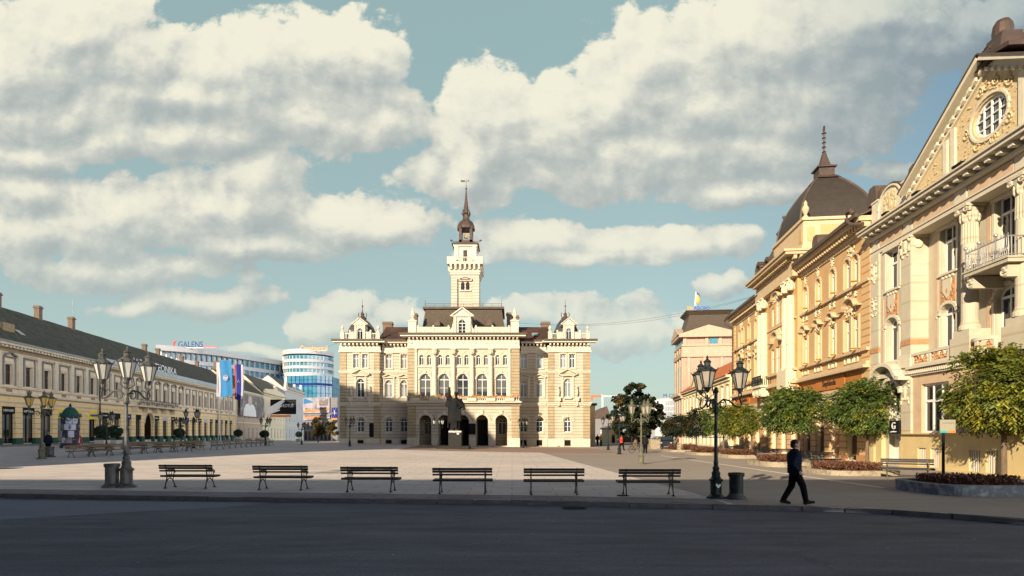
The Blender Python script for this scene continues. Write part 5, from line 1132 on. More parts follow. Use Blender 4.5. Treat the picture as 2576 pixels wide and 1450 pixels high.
# ================================================================ LEFT SIDE: long beige row
K3, XL = -.1587, -47.0
nn = math.sqrt(1+K3*K3); D3 = 58.0
def leftframe(D): return (XL+K3*D, D, 0), math.atan2(1, K3)
def lx(px): return (-XL*F/(1050-px)-D3)*nn
loc, rz = leftframe(D3)
lr = thing('long_beige_row', 'long two storey beige building with mossy dark roof and green plinth', 'building', loc, rz)
LR = (155-D3)*nn
w0 = (68.6-D3)*nn; st = 3.55*nn; nb_ = int((LR-w0)/st)
cent = [w0+i*st for i in range(-2, nb_)]
hs = []
for c in cent: hs.append((c-.68, c+.68, 7.5, 9.85, 0))
shop = []
arch_x = lx(375)
for i, c in enumerate(cent):
    if abs(c-arch_x) < 2.9: continue
    wd = 1.02 if i > 5 else 1.15
    if i == 6: continue
    shop.append((c-wd, c+wd, .75, 5.0, 0))
yb = lx(176); shop = [s for s in shop if not (s[0] < yb+3.0 and s[1] > yb-3.0)]
shop += [(yb-2.75, yb+2.6, .75, 5.0, 0), (arch_x-1.8, arch_x+1.8, .4, 5.4, 1)]
shop.sort()
w = MB(); w.wall(0, LR, 6.3, 12.0, 0, hs, .35); w.poly([(0, 0, -1), (0, 0, 12), (0, 12, 12), (0, 12, -1)][::-1]); w.poly([(0, 0, 12), (0, 12, 12), (0, 6, 17.4)]); w.poly([(LR, 0, -1), (LR, 12, -1), (LR, 12, 12), (LR, 0, 12)]); w.poly([(LR, 0, 12), (LR, 6, 17.4), (LR, 12, 12)]); w.poly([(0, 12, -1), (LR, 12, -1), (LR, 12, 12), (0, 12, 12)])
w.build('upper_wall', M['beige'], lr)
w = MB(); w.wall(0, LR, 1.35, 6.3, 0, [s for s in [(a, b, 1.35, d, e) for a, b, c, d, e in shop]], .45); w.build('shop_wall', M['beiger'], lr)
p = MB(); xs_ = [0]+[v for s in shop for v in (s[0], s[1])]+[LR]
for i in range(0, len(xs_), 2): p.box(xs_[i]+.0, xs_[i+1]-.0, -.08, .45, -1.5, 1.35)
p.pieces('plinth', M['green'], lr)
for (a, b, z0, z1, ar) in hs: window(lr, (a+b)/2, z0, z1, 1.34, .3, 0, 'slate', 'glassd', bars=1, tr=.36, fw=.07)
k = MB(); rd = random.Random(3)
for s in shop: k.box(s[0], s[1], .38, .5, -1, .75)
k.pieces('door_step', M['granl'], lr)
si = 0
for s in shop:
    c = (s[0]+s[1])/2; wd = s[1]-s[0]
    if s[4]:
        d = MB(); d.box(s[0]-.2, s[1]+.2, 2.5, 2.6, -.5, 5.5); d.build('passage', M['beiged'], lr); d = MB(); d.box(c-.9, c+.9, 2.35, 2.45, .8, 3.6); d.build('passage_board', M['post2'], lr); continue
    window(lr, c, .76, 4.2, wd-.02, .3, 0, 'black', 'glassd', bars=1 if wd > 2 else 0, tr=0, fw=.12)
    d = MB(); yel = abs(c-yb) < .3 or abs(c-lx(230)) < 1.8
    if yel: d.box(s[0]-.03, s[1]+.03, -.12, .1, 3.9, 5.05)
    else: d.box(s[0], s[1], .05, .28, 4.2, 5.0)
    m_ = 'yel' if yel else ('black' if si < 8 or si % 3 else ('navy' if si % 2 else 'fwhite'))
    so_ = d.build('shop_sign', M[m_], lr)
    if yel:
        b_ = MB(); b_.box(s[0]+.1, s[1]-.05, -.14, -.125, 4.3, 4.62); b_.build('sign_stripe', M['sblue'], so_)
    elif si < 4: text_mesh('lettering', ('MINERAL', 'SPS', 'S DE LUXE', 'OPTIKA')[si], .26 if si != 1 else .42, M['txtw'], so_, (c, .03, 4.42), wd*.75, shear=.3 if si == 1 else 0)
    elif si % 2: text_mesh('lettering', ('modena', 'butik', 'caffe', 'bank')[si % 4], .2, M['txtw'], so_, (c, .03, 4.5), wd*.6)
    si += 1
k = MB()
for i, c in enumerate(cent):
    tri = 9 <= i-2 <= 14 or i-2 == 0
    if tri: hood(k, c, 10.75, 2.0, -.35, .0, .14, 'tri', .42)
    else: k.box(c-1.12, c+1.12, -.32, 0, 10.75, 10.92)
    for s in (-1, 1): k.box(c+s*1.0-.1, c+s*1.0+.1, -.14, 0, 7.45, 10.7)
k.pieces('window_trim', M['greyt'], lr)
k = MB()
for i, c in enumerate(cent):
    k.box(c-.86, c+.86, -.08, .0, 9.95, 10.2); k.box(c-.86, c-.7, -.07, 0, 7.5, 9.93); k.box(c+.7, c+.86, -.07, 0, 7.5, 9.93); k.box(c+st/2-.36, c+st/2+.36, -.16, .0, 7.3, 11.1)
k.box(0, LR, -.22, .02, 7.1, 7.28); k.box(0, LR, -.35, .02, 6.3, 6.55); k.box(0, LR, -.12, .02, 5.45, 5.6); k.box(0, LR, -.14, .02, 11.1, 11.25)
k.box(0, LR, -.75, .3, 11.98, 12.25); dentils(k, 0, LR, 11.72, 11.97, -.6, 0, .65, .5)
k.build('cornice', M['beiget'], lr)
k = MB(); k.box(0, LR, -.08, .01, 11.26, 11.72)
for i, c in enumerate(cent): k.box(c-.5, c+.5, -.06, .01, 6.7, 7.0)
k.pieces('frieze', M['beiged'], lr)
k = MB(); jx = lx(250); k.box(0, jx, -.95, .4, 12.26, 12.36); slope(k, 0, jx, -.95, 12.38, .1, 12.75, .05); k.build('eave_metal', M['metal'], lr)
k = MB(); k.box(jx, LR, -.9, -.5, 12.26, 13.0); slope(k, jx, LR, -.5, 13.0, .5, 13.1, .05); k.build('gutter_parapet', M['eave'], lr)
k = MB()
def rf(x0, x1):
    def fn(u, v):
        x = x0+(x1-x0)*u; y = -.6+6.6*v; z = 12.45+v*5.55+.07*math.sin(x*.9)*math.sin(v*9)
        return (x, y, z)
    k.grid(fn, 60, 12)
    k.poly([(x0, 6, 18), (x1, 6, 18), (x1, 12.6, 12.4), (x0, 12.6, 12.4)])
rf(-.3, LR-1); k.poly([(LR-1, -.6, 12.45), (LR+.3, -.6, 12.3), (LR-1, 6, 18)])
k.pieces('tiled_roof', M['greenroof'], lr)
jp = MB()
for xx in (lx(246),): jp.tube([(xx, -.3, -.5), (xx, -.3, 11.8)], .12, 6)
for xx in (lx(545),): jp.tube([(xx, -.3, -.5), (xx, -.3, 11.8)], .1, 6)
jp.pieces('downpipe', M['slate'], lr)
def xridge(px): # the ridge runs 6 m behind the facade
    return (53.0*F/(1050-px)-D3)*nn
for i, px in enumerate((6, 108, 190, 370, 403, 462, 500)): chimney(lr, xridge(px), 6, 17, 19.7-(.5 if px > 300 else 0), .8, .65)
k = MB(); x = xridge(193); k.tube([(x, 6, 19.5), (x, 6, 22.6)], .05, 5); k.build('antenna', M['metal'], lr)
k = MB(); x = lx(18)+2.5; k.box(x-1.2, x+.8, 1.2, 3.4, 13.5, 14.9); k.build('dormer', M['beiged'], lr)
k = MB(); x = lx(75); slope(k, x, x+.9, 1.0, 13.95, 1.7, 14.5, .1); k.build('skylight', M['glassw'], lr)
bx0, bx1 = lx(330), lx(430)
k = MB(); k.box(bx0, bx1, -1.35, 0, 6.3, 6.5)
for i in range(5): x = bx0+.4+(bx1-bx0-.8)*i/4; k.prism([(x-.15, 6.3), (x+.15, 6.3), (x+.1, 5.4), (x-.1, 5.4)], -.9, 0)
bo = k.build('stone_balcony', M['beiget'], lr); k = MB()
for i in range(44): x = bx0+(bx1-bx0)*i/43; k.tube([(x, -1.3, 6.5), (x, -1.3, 7.5)], .03, 4)
for i in range(16): scroll(k, bx0+.5+(bx1-bx0-1)*i/15, 7.0, .28, -1.33, 1 if i % 2 else -1, .03)
k.tube([(bx0, -1.3, 7.5), (bx1, -1.3, 7.5)], .05, 5); k.build('iron_railing', M['irong'], bo)
k = MB(); k.band([(arch_x+1.82*math.cos(R(t)), 3.6+1.82*math.sin(R(t))) for t in range(180, -1, -15)], .2, -.15, .0); k.build('arch_moulding', M['beiget'], lr)
lt = thing('rooftop_lettering', 'large white letters standing along the mossy roof edge', 'sign', (0, 0, 0))
lt.location = lr.location; lt.rotation_euler = lr.rotation_euler
text_mesh('letters', 'STEONIKA', 1.2, M['txtw'], lt, (lx(404), -.75, 13.05), lx(434)-lx(372)); text_mesh('letters', 'LANG', 1.2, M['txtw'], lt, (lx(325), -.75, 13.05), lx(345)-lx(306))
k = MB(); k.box(lx(306), lx(434), -.7, -.66, 12.95, 13.08); k.build('letter_rail', M['metal'], lt)
# beyond: three more houses of the row
def rowhouse(D0, D1, h, ridge, wallm, roofm, name, label, ups, floors, gable=False, base_z=-1.8):
    loc, rz = leftframe(D0); L = (D1-D0)*nn
    r = thing(name, label, 'building', loc, rz); hs = []
    n = ups
    for fl_ in range(floors):
        z0 = 5.8+fl_*(h-7)/floors
        for i in range(n): c = L*(i+.5)/n; hs.append((c-.55, c+.55, z0, z0+2.3, 1 if fl_ % 2 else 0))
    sh_ = [(L*(i+.5)/n-.75, L*(i+.5)/n+.75, -.1, 3.4, 1 if i % 2 else 0) for i in range(n)]
    w = MB(); w.wall(0, L, base_z, h, 0, hs+sh_, .25); w.poly([(0, 0, base_z), (0, 12, base_z), (0, 12, h), (0, 0, h)]); w.poly([(L, 0, base_z), (L, 0, h), (L, 12, h), (L, 12, base_z)]); w.poly([(0, 0, h), (0, 12, h), (0, 6, ridge)]); w.poly([(L, 0, h), (L, 6, ridge), (L, 12, h)])
    w.build('wall', M[wallm], r)
    for q in hs+sh_: window(r, (q[0]+q[1])/2, q[2], q[3], q[1]-q[0]-.02, .12, q[4], 'white', 'glassd', bars=1, tr=.3 if not q[4] else .3, fw=.1)
    k = MB(); k.box(-.1, L+.1, -.5, .1, h-.35, h); k.box(0, L, -.25, .02, 4.5, 4.8); dentils(k, 0, L, h-.7, h-.36, -.35, 0, .8, .5)
    for q in hs: k.box(q[0]-.2, q[1]+.2, -.2, 0, q[3]+.2, q[3]+.36)
    k.build('cornice', M['cream2' if wallm != 'grey' else 'granl'], r)
    k = MB(); slope(k, -.1, L+.1, -.5, h+.02, 6, ridge+.05); slope(k, -.1, L+.1, 12.5, h, 6, ridge+.05); k.pieces('tiled_roof', M[roofm], r)
    return r, L
ra, La = rowhouse(155.3, 181, 13.3, 18.5, 'pinkt', 'greenroof', 'poster_house', 'pale pink house with a huge portrait banner hung across its upper floor', 6, 1)
rb, Lb = rowhouse(181.3, 212, 14.0, 20, 'cream2', 'slateh', 'ornate_white_house', 'white ornate house with dark roof behind the big black and white banner', 7, 1)
rc, Lc = rowhouse(212.3, 248, 17.5, 22.5, 'modern', 'slateh', 'gabled_white_house', 'pale four storey house with small pointed gables, far end of the left row', 8, 2)
k = MB()
for x, s in ((1.5, 1.0), (Lc*.45, .65), (Lc*.8, .8)): k.prism([(x-1.8*s, 17.5), (x+1.8*s, 17.5), (x+1.5*s, 18.8), (x+.5*s, 20), (x, 17.5+4.6*s), (x-.5*s, 20), (x-1.5*s, 18.8)], -.3, .6)
k.pieces('stepped_gable', M['modern'], rc)
k = MB(); balustrade(k, 0, Lc, 17.5, 18.6, -.3, 0, .8); k.pieces('parapet', M['modern'], rc)
k = MB(); k.prism([(2, 14), (Lb-2, 14), (Lb-3, 15.5), (Lb/2+3, 16), (Lb/2, 17.5), (Lb/2-3, 16), (3, 15.5)], -.3, .3); balustrade(k, 0, Lb, 14, 15, -.35, -.05, .8); k.pieces('parapet', M['cream2'], rb)
k = MB(); k.prism([(-.05, 13.3), (-.05, 18), (5, 21.5), (11, 15)], 3, 3.4) if 0 else k.box(4, 6, 5, 7, 18, 21); k.build('chimney', M['chim'], ra)
# hung banners
bn = thing('portrait_banner', 'huge grey banner showing a figure in a pale shirt', 'banner', ra.location, ra.rotation_euler.z)
k = MB(); k.box(.5, La-1, -.75, -.65, 6.4, 12.3); k.build('banner_sheet', M['photo'], bn)
k = MB(); cx = La*.36; k.prism([(cx-6.5, 6.42), (cx+6.5, 6.42), (cx+6, 8.2), (cx+4, 9.6), (cx+1.5, 10), (cx-1.5, 10), (cx-4, 9.6), (cx-6.2, 8)], -.79, -.76); k.build('figure_shirt', M['txtw'], bn)
k = MB(); k.prism([(cx+2.0*math.cos(R(t)), 10.7+1.3*math.sin(R(t))) for t in range(0, 360, 24)], -.82, -.795); k.build('figure_head', M['skinp'], bn)
D_ = 186; bn = thing('black_white_banner', 'black and white banner with a big white wing and pale lettering', 'banner', at(712, 1005, D_))
k = MB(); s__ = D_/F; k.box(-32*s__, 32.6*s__, 0, .2, -37*s__, 0); k.build('banner_sheet', M['black'], bn)
k = MB()
for i in range(6): k.prism([(-44*s__, -(38-i*1.5)*s__), (-(36-i*2)*s__, -(38-i*2)*s__), ((-8+i*3-(i % 2)*3)*s__, -(28-i*5.5)*s__), ((-8+i*3-(i % 2)*3)*s__, -(25-i*5.5)*s__), (-(40-i)*s__, -(33-i*2.6)*s__)], -.12-.02*i, -.05-.02*i+.05)
k.build('white_wing', M['txtw'], bn); text_mesh('lettering', 'ROTUS', 1.0, M['txtw'], bn, (13*s__, -.1, -19.5*s__), 26*s__)
k = MB(); k.box(-32*s__, 20*s__, -.02, .18, -44*s__, -39*s__); k.build('banner_strip', M['sorange'], bn)
# the wall closing the street, with its printed hoarding
D_ = 150; s__ = D_/F
hw = thing('hoarding_building', 'grey building wrapped in a printed city view hoarding', 'building', (at(763, 1110, D_).x, D_, 0))
def qx(px): return (px-763)*s__
def qz(py): return CH+(HY-py)*s__
k = MB(); k.box(0, qx(848), .3, 9, -1.5, qz(1000)); k.build('wall', M['grey'], hw)
k = MB(); k.poly([(qx(762), 0, qz(1040)), (qx(829), 0, qz(1038)), (qx(829), 0, qz(998)), (qx(762), 0, qz(1002))]); k.poly([(qx(763), 0, qz(1058)), (qx(830), 0, qz(1052)), (qx(830), 0, qz(1042)), (qx(763), 0, qz(1044))]); k.pieces('hoarding_sheet', M['print'], hw)
k = MB(); k.poly([(qx(764), -.06, qz(1016)), (qx(790), -.06, qz(1012)), (qx(770), -.06, qz(1003)), (qx(764), -.06, qz(1003))]); k.build('printed_sky', M['blue'], hw)
k = MB(); k.poly([(qx(766), -.06, qz(1037)), (qx(826), -.06, qz(1031)), (qx(826), -.06, qz(1027)), (qx(768), -.06, qz(1031))]); k.poly([(qx(766), -.06, qz(1053)), (qx(812), -.06, qz(1050)), (qx(812), -.06, qz(1047)), (qx(766), -.06, qz(1049))]); k.pieces('printed_band', M['sorange'], hw)
k = MB(); k.box(qx(803), qx(825), -.08, -.03, qz(1020), qz(1004)); k.box(qx(768), qx(815), -.08, -.03, qz(1031), qz(1026)); k.box(qx(766), qx(830), -.08, -.03, qz(1048), qz(1043)); k.box(qx(792), qx(796), -.08, -.03, qz(1027), qz(1008)); k.pieces('printed_buildings', M['photo'], hw)
k = MB()
for i in range(7): k.box(qx(766+i*10), qx(771+i*10), .1, .28, qz(1107), qz(1085))
for i in range(8): k.box(qx(764+i*9), qx(767+i*9), .1, .28, qz(1080), qz(1062))
k.pieces('shop_front', M['glassd'], hw)
k = MB(); k.box(qx(838), qx(852), -1.2, -.9, qz(1056), qz(1026)); so_ = k.build('purple_billboard', M['navy'], hw)
k = MB(); orn(k, qx(845), qz(1050), 1.0, 2.2, -1.25, 8, 4, .04); k.build('printed_swirl', M['fwhite'], so_); k = MB(); k.box(qx(838), qx(852), -1.25, -1.21, qz(1056), qz(1052)); k.pieces('printed_band', M['sorange'], so_)
# ================================================================ modern buildings behind
gb = thing('long_modern_building', 'long curved white and glass office building behind the mossy roof', 'building', (0, 0, 0))
PX = list(range(392, 731, 13)); zt0 = 36.0
def gD(px): f = (px-392)/338; return 232+58*f-10*math.sin(f*math.pi)*(1)
def ring(z0, z1, off, m_, name, a=0, b=None):
    k = MB(); pts = [at(px, HY, gD(px)+off) for px in PX][a:b]
    for i in range(len(pts)-1):
        p, q = pts[i], pts[i+1]; k.hexa([(p.x, p.y, z0), (q.x, q.y, z0), (q.x, q.y+12, z0), (p.x, p.y+12, z0)], [(p.x, p.y, z1), (q.x, q.y, z1), (q.x, q.y+12, z1), (p.x, p.y+12, z1)])
    return k.build(name, M[m_], gb)
ring(zt0-2.1, zt0, -1.5, 'modern', 'roof_band'); ring(zt0-5, zt0-2.1, 1.2, 'blueglass', 'glass_band')
for i in range(4):
    z = zt0-5-i*4.2; ring(z-1.6, z, -.6 if i % 2 else 0, 'modern', 'floor_band'); ring(z-4.2, z-1.6, 1.0, 'blueglass', 'glass_band')
k = MB(); rd = random.Random(9)
for i in range(len(PX)-1):
    p = at(PX[i], HY, gD(PX[i])+.5)
    for j in range(5): k.box(p.x-.3, p.x+.3, p.y, p.y+.6, zt0-5-j*4.2-1+0, zt0-2.2-j*4.2)
for i in range(10): p = at(560+i*16, HY, gD(560+i*16)-1); k.box(p.x-.9, p.x+.9, p.y, p.y+1, zt0-12, zt0-9.6)
k.pieces('balcony_fin', M['modern'], gb)
sg = thing('roof_sign', 'red and blue company letters on the roof of the long modern building', 'sign', at(482, 872, 237))
text_mesh('letters', 'GALENS', 2.3, M['navy'], sg, (-.4, 0, -.2), 9.8); text_mesh('letters', 'invest', 1.2, M['sred'], sg, (7.4, 0, -.5), 5.6)
k = MB(); k.prism([(-7.4, .1), (-6.6, 1.2), (-6.9, 1.3), (-6.1, 2.4), (-6.9, 2.3), (-7.7, 1.3), (-7.3, 1.1), (-7.9, .4)], 0, .3); k.build('emblem', M['sred'], sg); k = MB(); k.box(-8, 10, .3, .4, -.5, -.3); k.build('sign_rail', M['metal'], sg)
D_ = 285; s__ = D_/F
ct = thing('round_glass_tower', 'round glass tower with white bands beside the town hall', 'building', (at(776, HY, D_).x, D_, 0))
R_ = 61*s__; top = CH+(HY-887)*s__*.955
k = MB(); k.lathe([(R_-.5, 20), (R_-.5, top-.8)], (0, 0, 0), 40)
ctg = k.build('glass_drum', M['blueglass'], ct)
k = MB()
for py0, py1 in ((886, 897), (910, 917), (926, 933), (942, 951)): k.lathe([(R_+.1, CH+(HY-py1)*s__), (R_+.1, CH+(HY-py0)*s__)], (0, 0, 0), 40)
k.build('white_band', M['modern'], ct)
k = MB()
for i in range(40):
    a = 2*math.pi*i/40; k.box(R_*.985*math.cos(a)-.08, R_*.985*math.cos(a)+.08, R_*.985*math.sin(a)-.08, R_*.985*math.sin(a)+.08, 20, top-1)
k.build('mullion', M['metal'], ct)
k = MB(); x0, x1 = (672-776)*s__, (846-776)*s__; zt_ = CH+(HY-951)*s__; pts = [(x0, 6), (x0, -2), (-6, -11), (8, -13), (x1-2, -10), (x1, -6), (x1, 10)]
for i in range(len(pts)-1): (a, b), (c, d) = pts[i], pts[i+1]; k.poly([(a, b, -2), (c, d, -2), (c, d, zt_), (a, b, zt_)])
k.poly([(a, b, zt_) for a, b in pts]); k.build('glass_podium', M['blueglass'], ct)
k = MB()
for i in range(len(pts)-1):
    (a, b), (c, d) = pts[i], pts[i+1]; L = math.hypot(c-a, d-b); m_ = max(1, int(L/1.8))
    for j in range(m_+1): x, y = a+(c-a)*j/m_, b+(d-b)*j/m_-.1; k.box(x-.06, x+.06, y-.1, y+.1, -2, zt_)
    for z in range(2, int(zt_), 3): k.hexa([(a, b-.12, z), (c, d-.12, z), (c, d, z), (a, b, z)], [(a, b-.12, z+.12), (c, d-.12, z+.12), (c, d, z+.12), (a, b, z+.12)])
    if i in (2, 3, 4): k.hexa([(a, b-.3, zt_-4.4), (c, d-.3, zt_-4.4), (c, d, zt_-4.4), (a, b, zt_-4.4)], [(a, b-.3, zt_-3.4), (c, d-.3, zt_-3.4), (c, d, zt_-3.4), (a, b, zt_-3.4)])
k.build('podium_mullion', M['navy'], ct)
sg = thing('roof_sign', 'orange company letters on top of the round glass tower', 'sign', at(789, 886, D_-R_+1) + Vector((0, 0, .5)))
text_mesh('letters', 'Continental', 2.2, M['amber'], sg, (0, 0, .3), 66*s__); k = MB(); k.box(-6, 6, .2, .4, .05, .25); k.build('sign_rail', M['metal'], sg)
# right background
D_ = 175; s__ = D_/F
cb2 = thing('white_centre_building', 'white modern block with gridded side behind the dark tree', 'building', (at(1648, HY, D_).x, D_, 0))
k = MB(); wdt = (1705-1648)*s__; zt_ = CH+(HY-1003)*s__; k.box(0, wdt, 0, 15, -2, zt_); k.build('wall', M['modern'], cb2)
k = MB()
for i in range(5):
    for j in range(6): k.box(wdt*.45+i*.7, wdt*.45+.55+i*.7, -.05, -.003, 2+j*1.6, 3.2+j*1.6)
k.pieces('window_grid', M['glassw'], cb2)
sg = thing('roof_sign', 'dark roof letters CEN on the white modern block', 'sign', at(1683, 1003, D_+.5)); text_mesh('letters', 'M CEN', 1.1, M['navy'], sg, (.6, 0, .35), 38*s__); k = MB(); k.box(-2, 3, .1, .2, 0, .3); k.build('sign_rail', M['metal'], sg)
def block(px0, px1, py, D, m_, name, label, gab=0, win=True):
    r = thing(name, label, 'building', (at(px0, HY, D).x, D, 0)); s = D/F; wd = (px1-px0)*s; h = CH+(HY-py)*s
    k = MB(); k.box(0, wd, 0, 10, -2, h); k.build('wall', M[m_], r)
    k = MB()
    if gab: k.prism([(-.3, h), (wd+.3, h), (wd*.8, h+gab), (wd*.1, h+gab*.6)], -.3, 10)
    else: k.box(-.3, wd+.3, -.4, 10.3, h, h+.4)
    k.build('roof', M['slate'], r)
    if win:
        nx = max(1, int(wd/2.6))
        for j in range(int((h-1)/3.4)):
            for i in range(nx): c = wd*(i+.5)/nx; window(r, c, .8+j*3.4, 2.6+j*3.4, 1.0, -.02, 0, 'white', 'glassd', fw=.1)
    return r
block(1480, 1497, 1020, 105, 'lowy', 'beige_side_house', 'narrow beige house seen just past the right corner of the town hall')
block(1498, 1534, 1052, 150, 'grey', 'shaded_street_house', 'blue grey shaded house with pitched roof at the end of the side street', 3)
block(1700, 1790, 1060, 190, 'grey', 'distant_grey_block', 'low grey block far behind the globe trees', 0)
k = block(1533, 1567, 1080, 120, 'lowy', 'beige_kiosk', 'small beige kiosk building under the big dark tree', 0, False)
kk = MB(); s = 120/F; kk.box(.5, 1.1, -.1, -.003, -.5, 1.6); kk.box(1.6, 2.4, -.1, -.003, 0, 1.5); kk.pieces('kiosk_opening', M['glassd'], k)
# construction crane
cr = thing('tower_crane', 'blue and orange tower crane on the horizon right of the town hall', 'crane', at(1515, 1120, 400)); s = 400/F
k = MB(); k.box(-.7, .7, -.7, .7, -4, 34); k.build('mast', M['eave'], cr); k = MB(); k.box(-.7, 12, -.5, .5, 32.3, 33.4); k.build('jib', M['eave'], cr); k = MB(); k.box(-7.5, -.7, -.5, .5, 32.3, 33.6); k.box(-7.5, -6, -.8, .8, 30, 32.3); k.build('counter_jib', M['orroof'], cr)
# ---------------------------------------------------------------- buildings behind the camera that cast the foreground shade
bh_ = thing('street_block', 'plain cream apartment block standing behind the viewer across the road', 'building', (-95, -17.0, 0))
k = MB(); k.box(0, 111, -16, 0, -.5, 17.6); k.build('wall', M['cream'], bh_); k = MB(); k.box(-.5, 111.5, -16.5, .4, 17.6, 18); k.build('roof', M['slate'], bh_)
for j in range(5):
    for i in range(0, 36): window(bh_, 2+i*3.05, 1+j*3.4, 3+j*3.4, 1.1, .0, 0, 'white', 'glassd') if False else None
ch = thing('church', 'tall brick church out of view on the left, whose shadow falls across the square', 'church', (-45.5, 12, 0))
k = MB(); k.box(-40, 0, -7, 7, -.5, 30); k.build('nave_wall', M['chim'], ch)
k = MB(); k.hexa([(-40, -7.3, 30), (0, -7.3, 30), (0, 7.3, 30), (-40, 7.3, 30)], [(-40, -.2, 43), (-3, -.2, 34.5), (-3, .2, 34.5), (-40, .2, 43)]); k.build('steep_roof', M['greenroof'], ch)
# ================================================================ GROUND
KP = [(-1500, 24), (-60, 22.3), (-16.6, 19.35), (-8.35, 18.3), (-.15, 17.5), (4.7, 16.6), (9.3, 15.8), (11.8, 13.7), (14, 11), (17, 5), (20, -3), (26, -12), (1500, -14)]
def kerby(x):
    for i in range(len(KP)-1):
        if KP[i][0] <= x <= KP[i+1][0]: f = (x-KP[i][0])/(KP[i+1][0]-KP[i][0]); return KP[i][1]*(1-f)+KP[i+1][1]*f
XS = [-1500, -600, -300, -160, -110]+[-90+i*2.5 for i in range(52)]+[41+i*8 for i in range(10)]+[160, 300, 600, 1500]
TS = [0, .5, 1, 2, 3.5, 5, 7, 9, 11, 13.5, 16, 19, 22, 25, 28, 31, 34, 38, 42, 46, 50, 55, 60, 65, 70, 76, 82, 90, 100, 112, 126, 145, 170, 200, 240, 300, 500, 900, 2500]
k = MB(); nX = len(XS)
for t in TS:
    for x in XS: y = kerby(x)+.12+t; k.v.append((x, y, G(x, y)))
for j in range(len(TS)-1):
    for i in range(nX-1): a = j*nX+i; k.f.append((a, a+1, a+nX+1, a+nX))
tag(k.build('plaza_ground', M['plaza']), kind='structure')
k = MB()
for x in XS: k.v += [(x, -400, -.12), (x, kerby(x)+.14, -.12)]
for i in range(nX-1): a = 2*i; k.f.append((a, a+2, a+3, a+1))
tag(k.build('road', M['asph']), kind='structure')
# kerb stones with open joints
k = MB(); rd = random.Random(2); x = -45.0
while x < 23:
    L = rd.uniform(.9, 1.25); x1 = x+L
    if x > 11: x1 = x+L*.45
    ya, yb = kerby(x), kerby(x1-.03); j = rd.uniform(-.008, .006); jy = rd.uniform(-.015, .015)
    k.hexa([(x, ya-.02+jy, -.3), (x1-.025, yb-.02+jy, -.3), (x1-.025, yb+.16, -.3), (x, ya+.16, -.3)], [(x, ya+jy, .008+j), (x1-.025, yb+jy, .008+j), (x1-.025, yb+.16, .008+j), (x, ya+.16, .008+j)])
    k.hexa([(x, ya+.02, -.32), (x1, yb+.02, -.32), (x1, yb+.15, -.32), (x, ya+.15, -.32)], [(x, ya+.02, -.02), (x1, yb+.02, -.02), (x1, yb+.15, -.02), (x, ya+.15, -.02)])
    x = x1
tag(k.build('kerb', M['kerb']), kind='structure')
def sheet(name, m_, fn, nu, nv, dz=.004):
    k = MB(); k.grid(lambda u, v: (lambda p: (p[0], p[1], G(p[0], p[1])+dz))(fn(u, v)), nu, nv); return tag(k.build(name, M[m_]), kind='structure')
def lineX(y): return 6.1-(y-18.3)*.083
def fa(u, v):
    x0b = 6.2; x = x0b+(20.5+1-x0b)*u; yb = kerby(x)+.2; y = yb+(v**1.3)*(112-yb); x0 = lineX(y); x1 = XB+K2*y+1.5 if y > 38 else XA+K1*y+1.5
    return (x0+(x1-x0)*u, y) if v > 0 else (x, yb)
sheet('asphalt_path', 'plazag', fa, 14, 60)
sheet('stone_strip', 'strip', lambda u, v: (13.25-.015*(v*34)+.28*u, 21.5+30*v), 1, 30, .008)
sheet('brick_paving', 'brick', lambda u, v: (-11+22*u-.05*v*20, 57.5+18*v), 20, 18, .006)
sheet('pale_paving_band', 'strip', lambda u, v: (-60+71*u, 77.0+1.2*v+.0*u), 40, 1, .008)
sheet('kerb_path', 'side', lambda u, v: (-45+51*u, kerby(-45+51*u)+.2+1.3*v), 60, 2, .012)
rd = random.Random(4)
k = MB(); k.poly([(-40, 10, -.115), (-13.2, 14.0, -.115), (-10.6, 15.6, -.115), (-8.2, 16.9, -.115), (-7.2, 18.0, -.115), (-40, 20.5, -.115)]); tag(k.build('road_patch', M['asphl']), kind='structure')
k = MB(); rl = random.Random(31)
for i in range(260):
    x = rl.uniform(-19, 13); y = kerby(x)-rl.uniform(.02, .5)**1.3; s_ = rl.uniform(.02, .05); a = rl.random()*6.28
    k.poly([(x, y, -.112), (x+s_*math.cos(a), y+s_*math.sin(a), -.105), (x+s_*1.3*math.cos(a+.6), y+s_*math.sin(a+.6), -.098)])
tag(k.build('fallen_leaves', M['leafr']), 'dry leaves lying in the gutter along the kerb', 'leaves', kind='stuff')
k = MB(); bx = [(-57.5-.1587*0, 60)]
def fs(u, v): D = 50+150*v; return (XL+K3*D+.2+4.6*(1-u), D)
k.grid(lambda u, v: (lambda p: (p[0], p[1], G(*p)+.14))(fs(u, v)), 3, 50); k.grid(lambda u, v: (lambda p: (p[0], p[1], G(*p)+.14-.3*u))(fs(0, v)), 1, 50)
tag(k.build('sidewalk', M['side']), kind='structure')
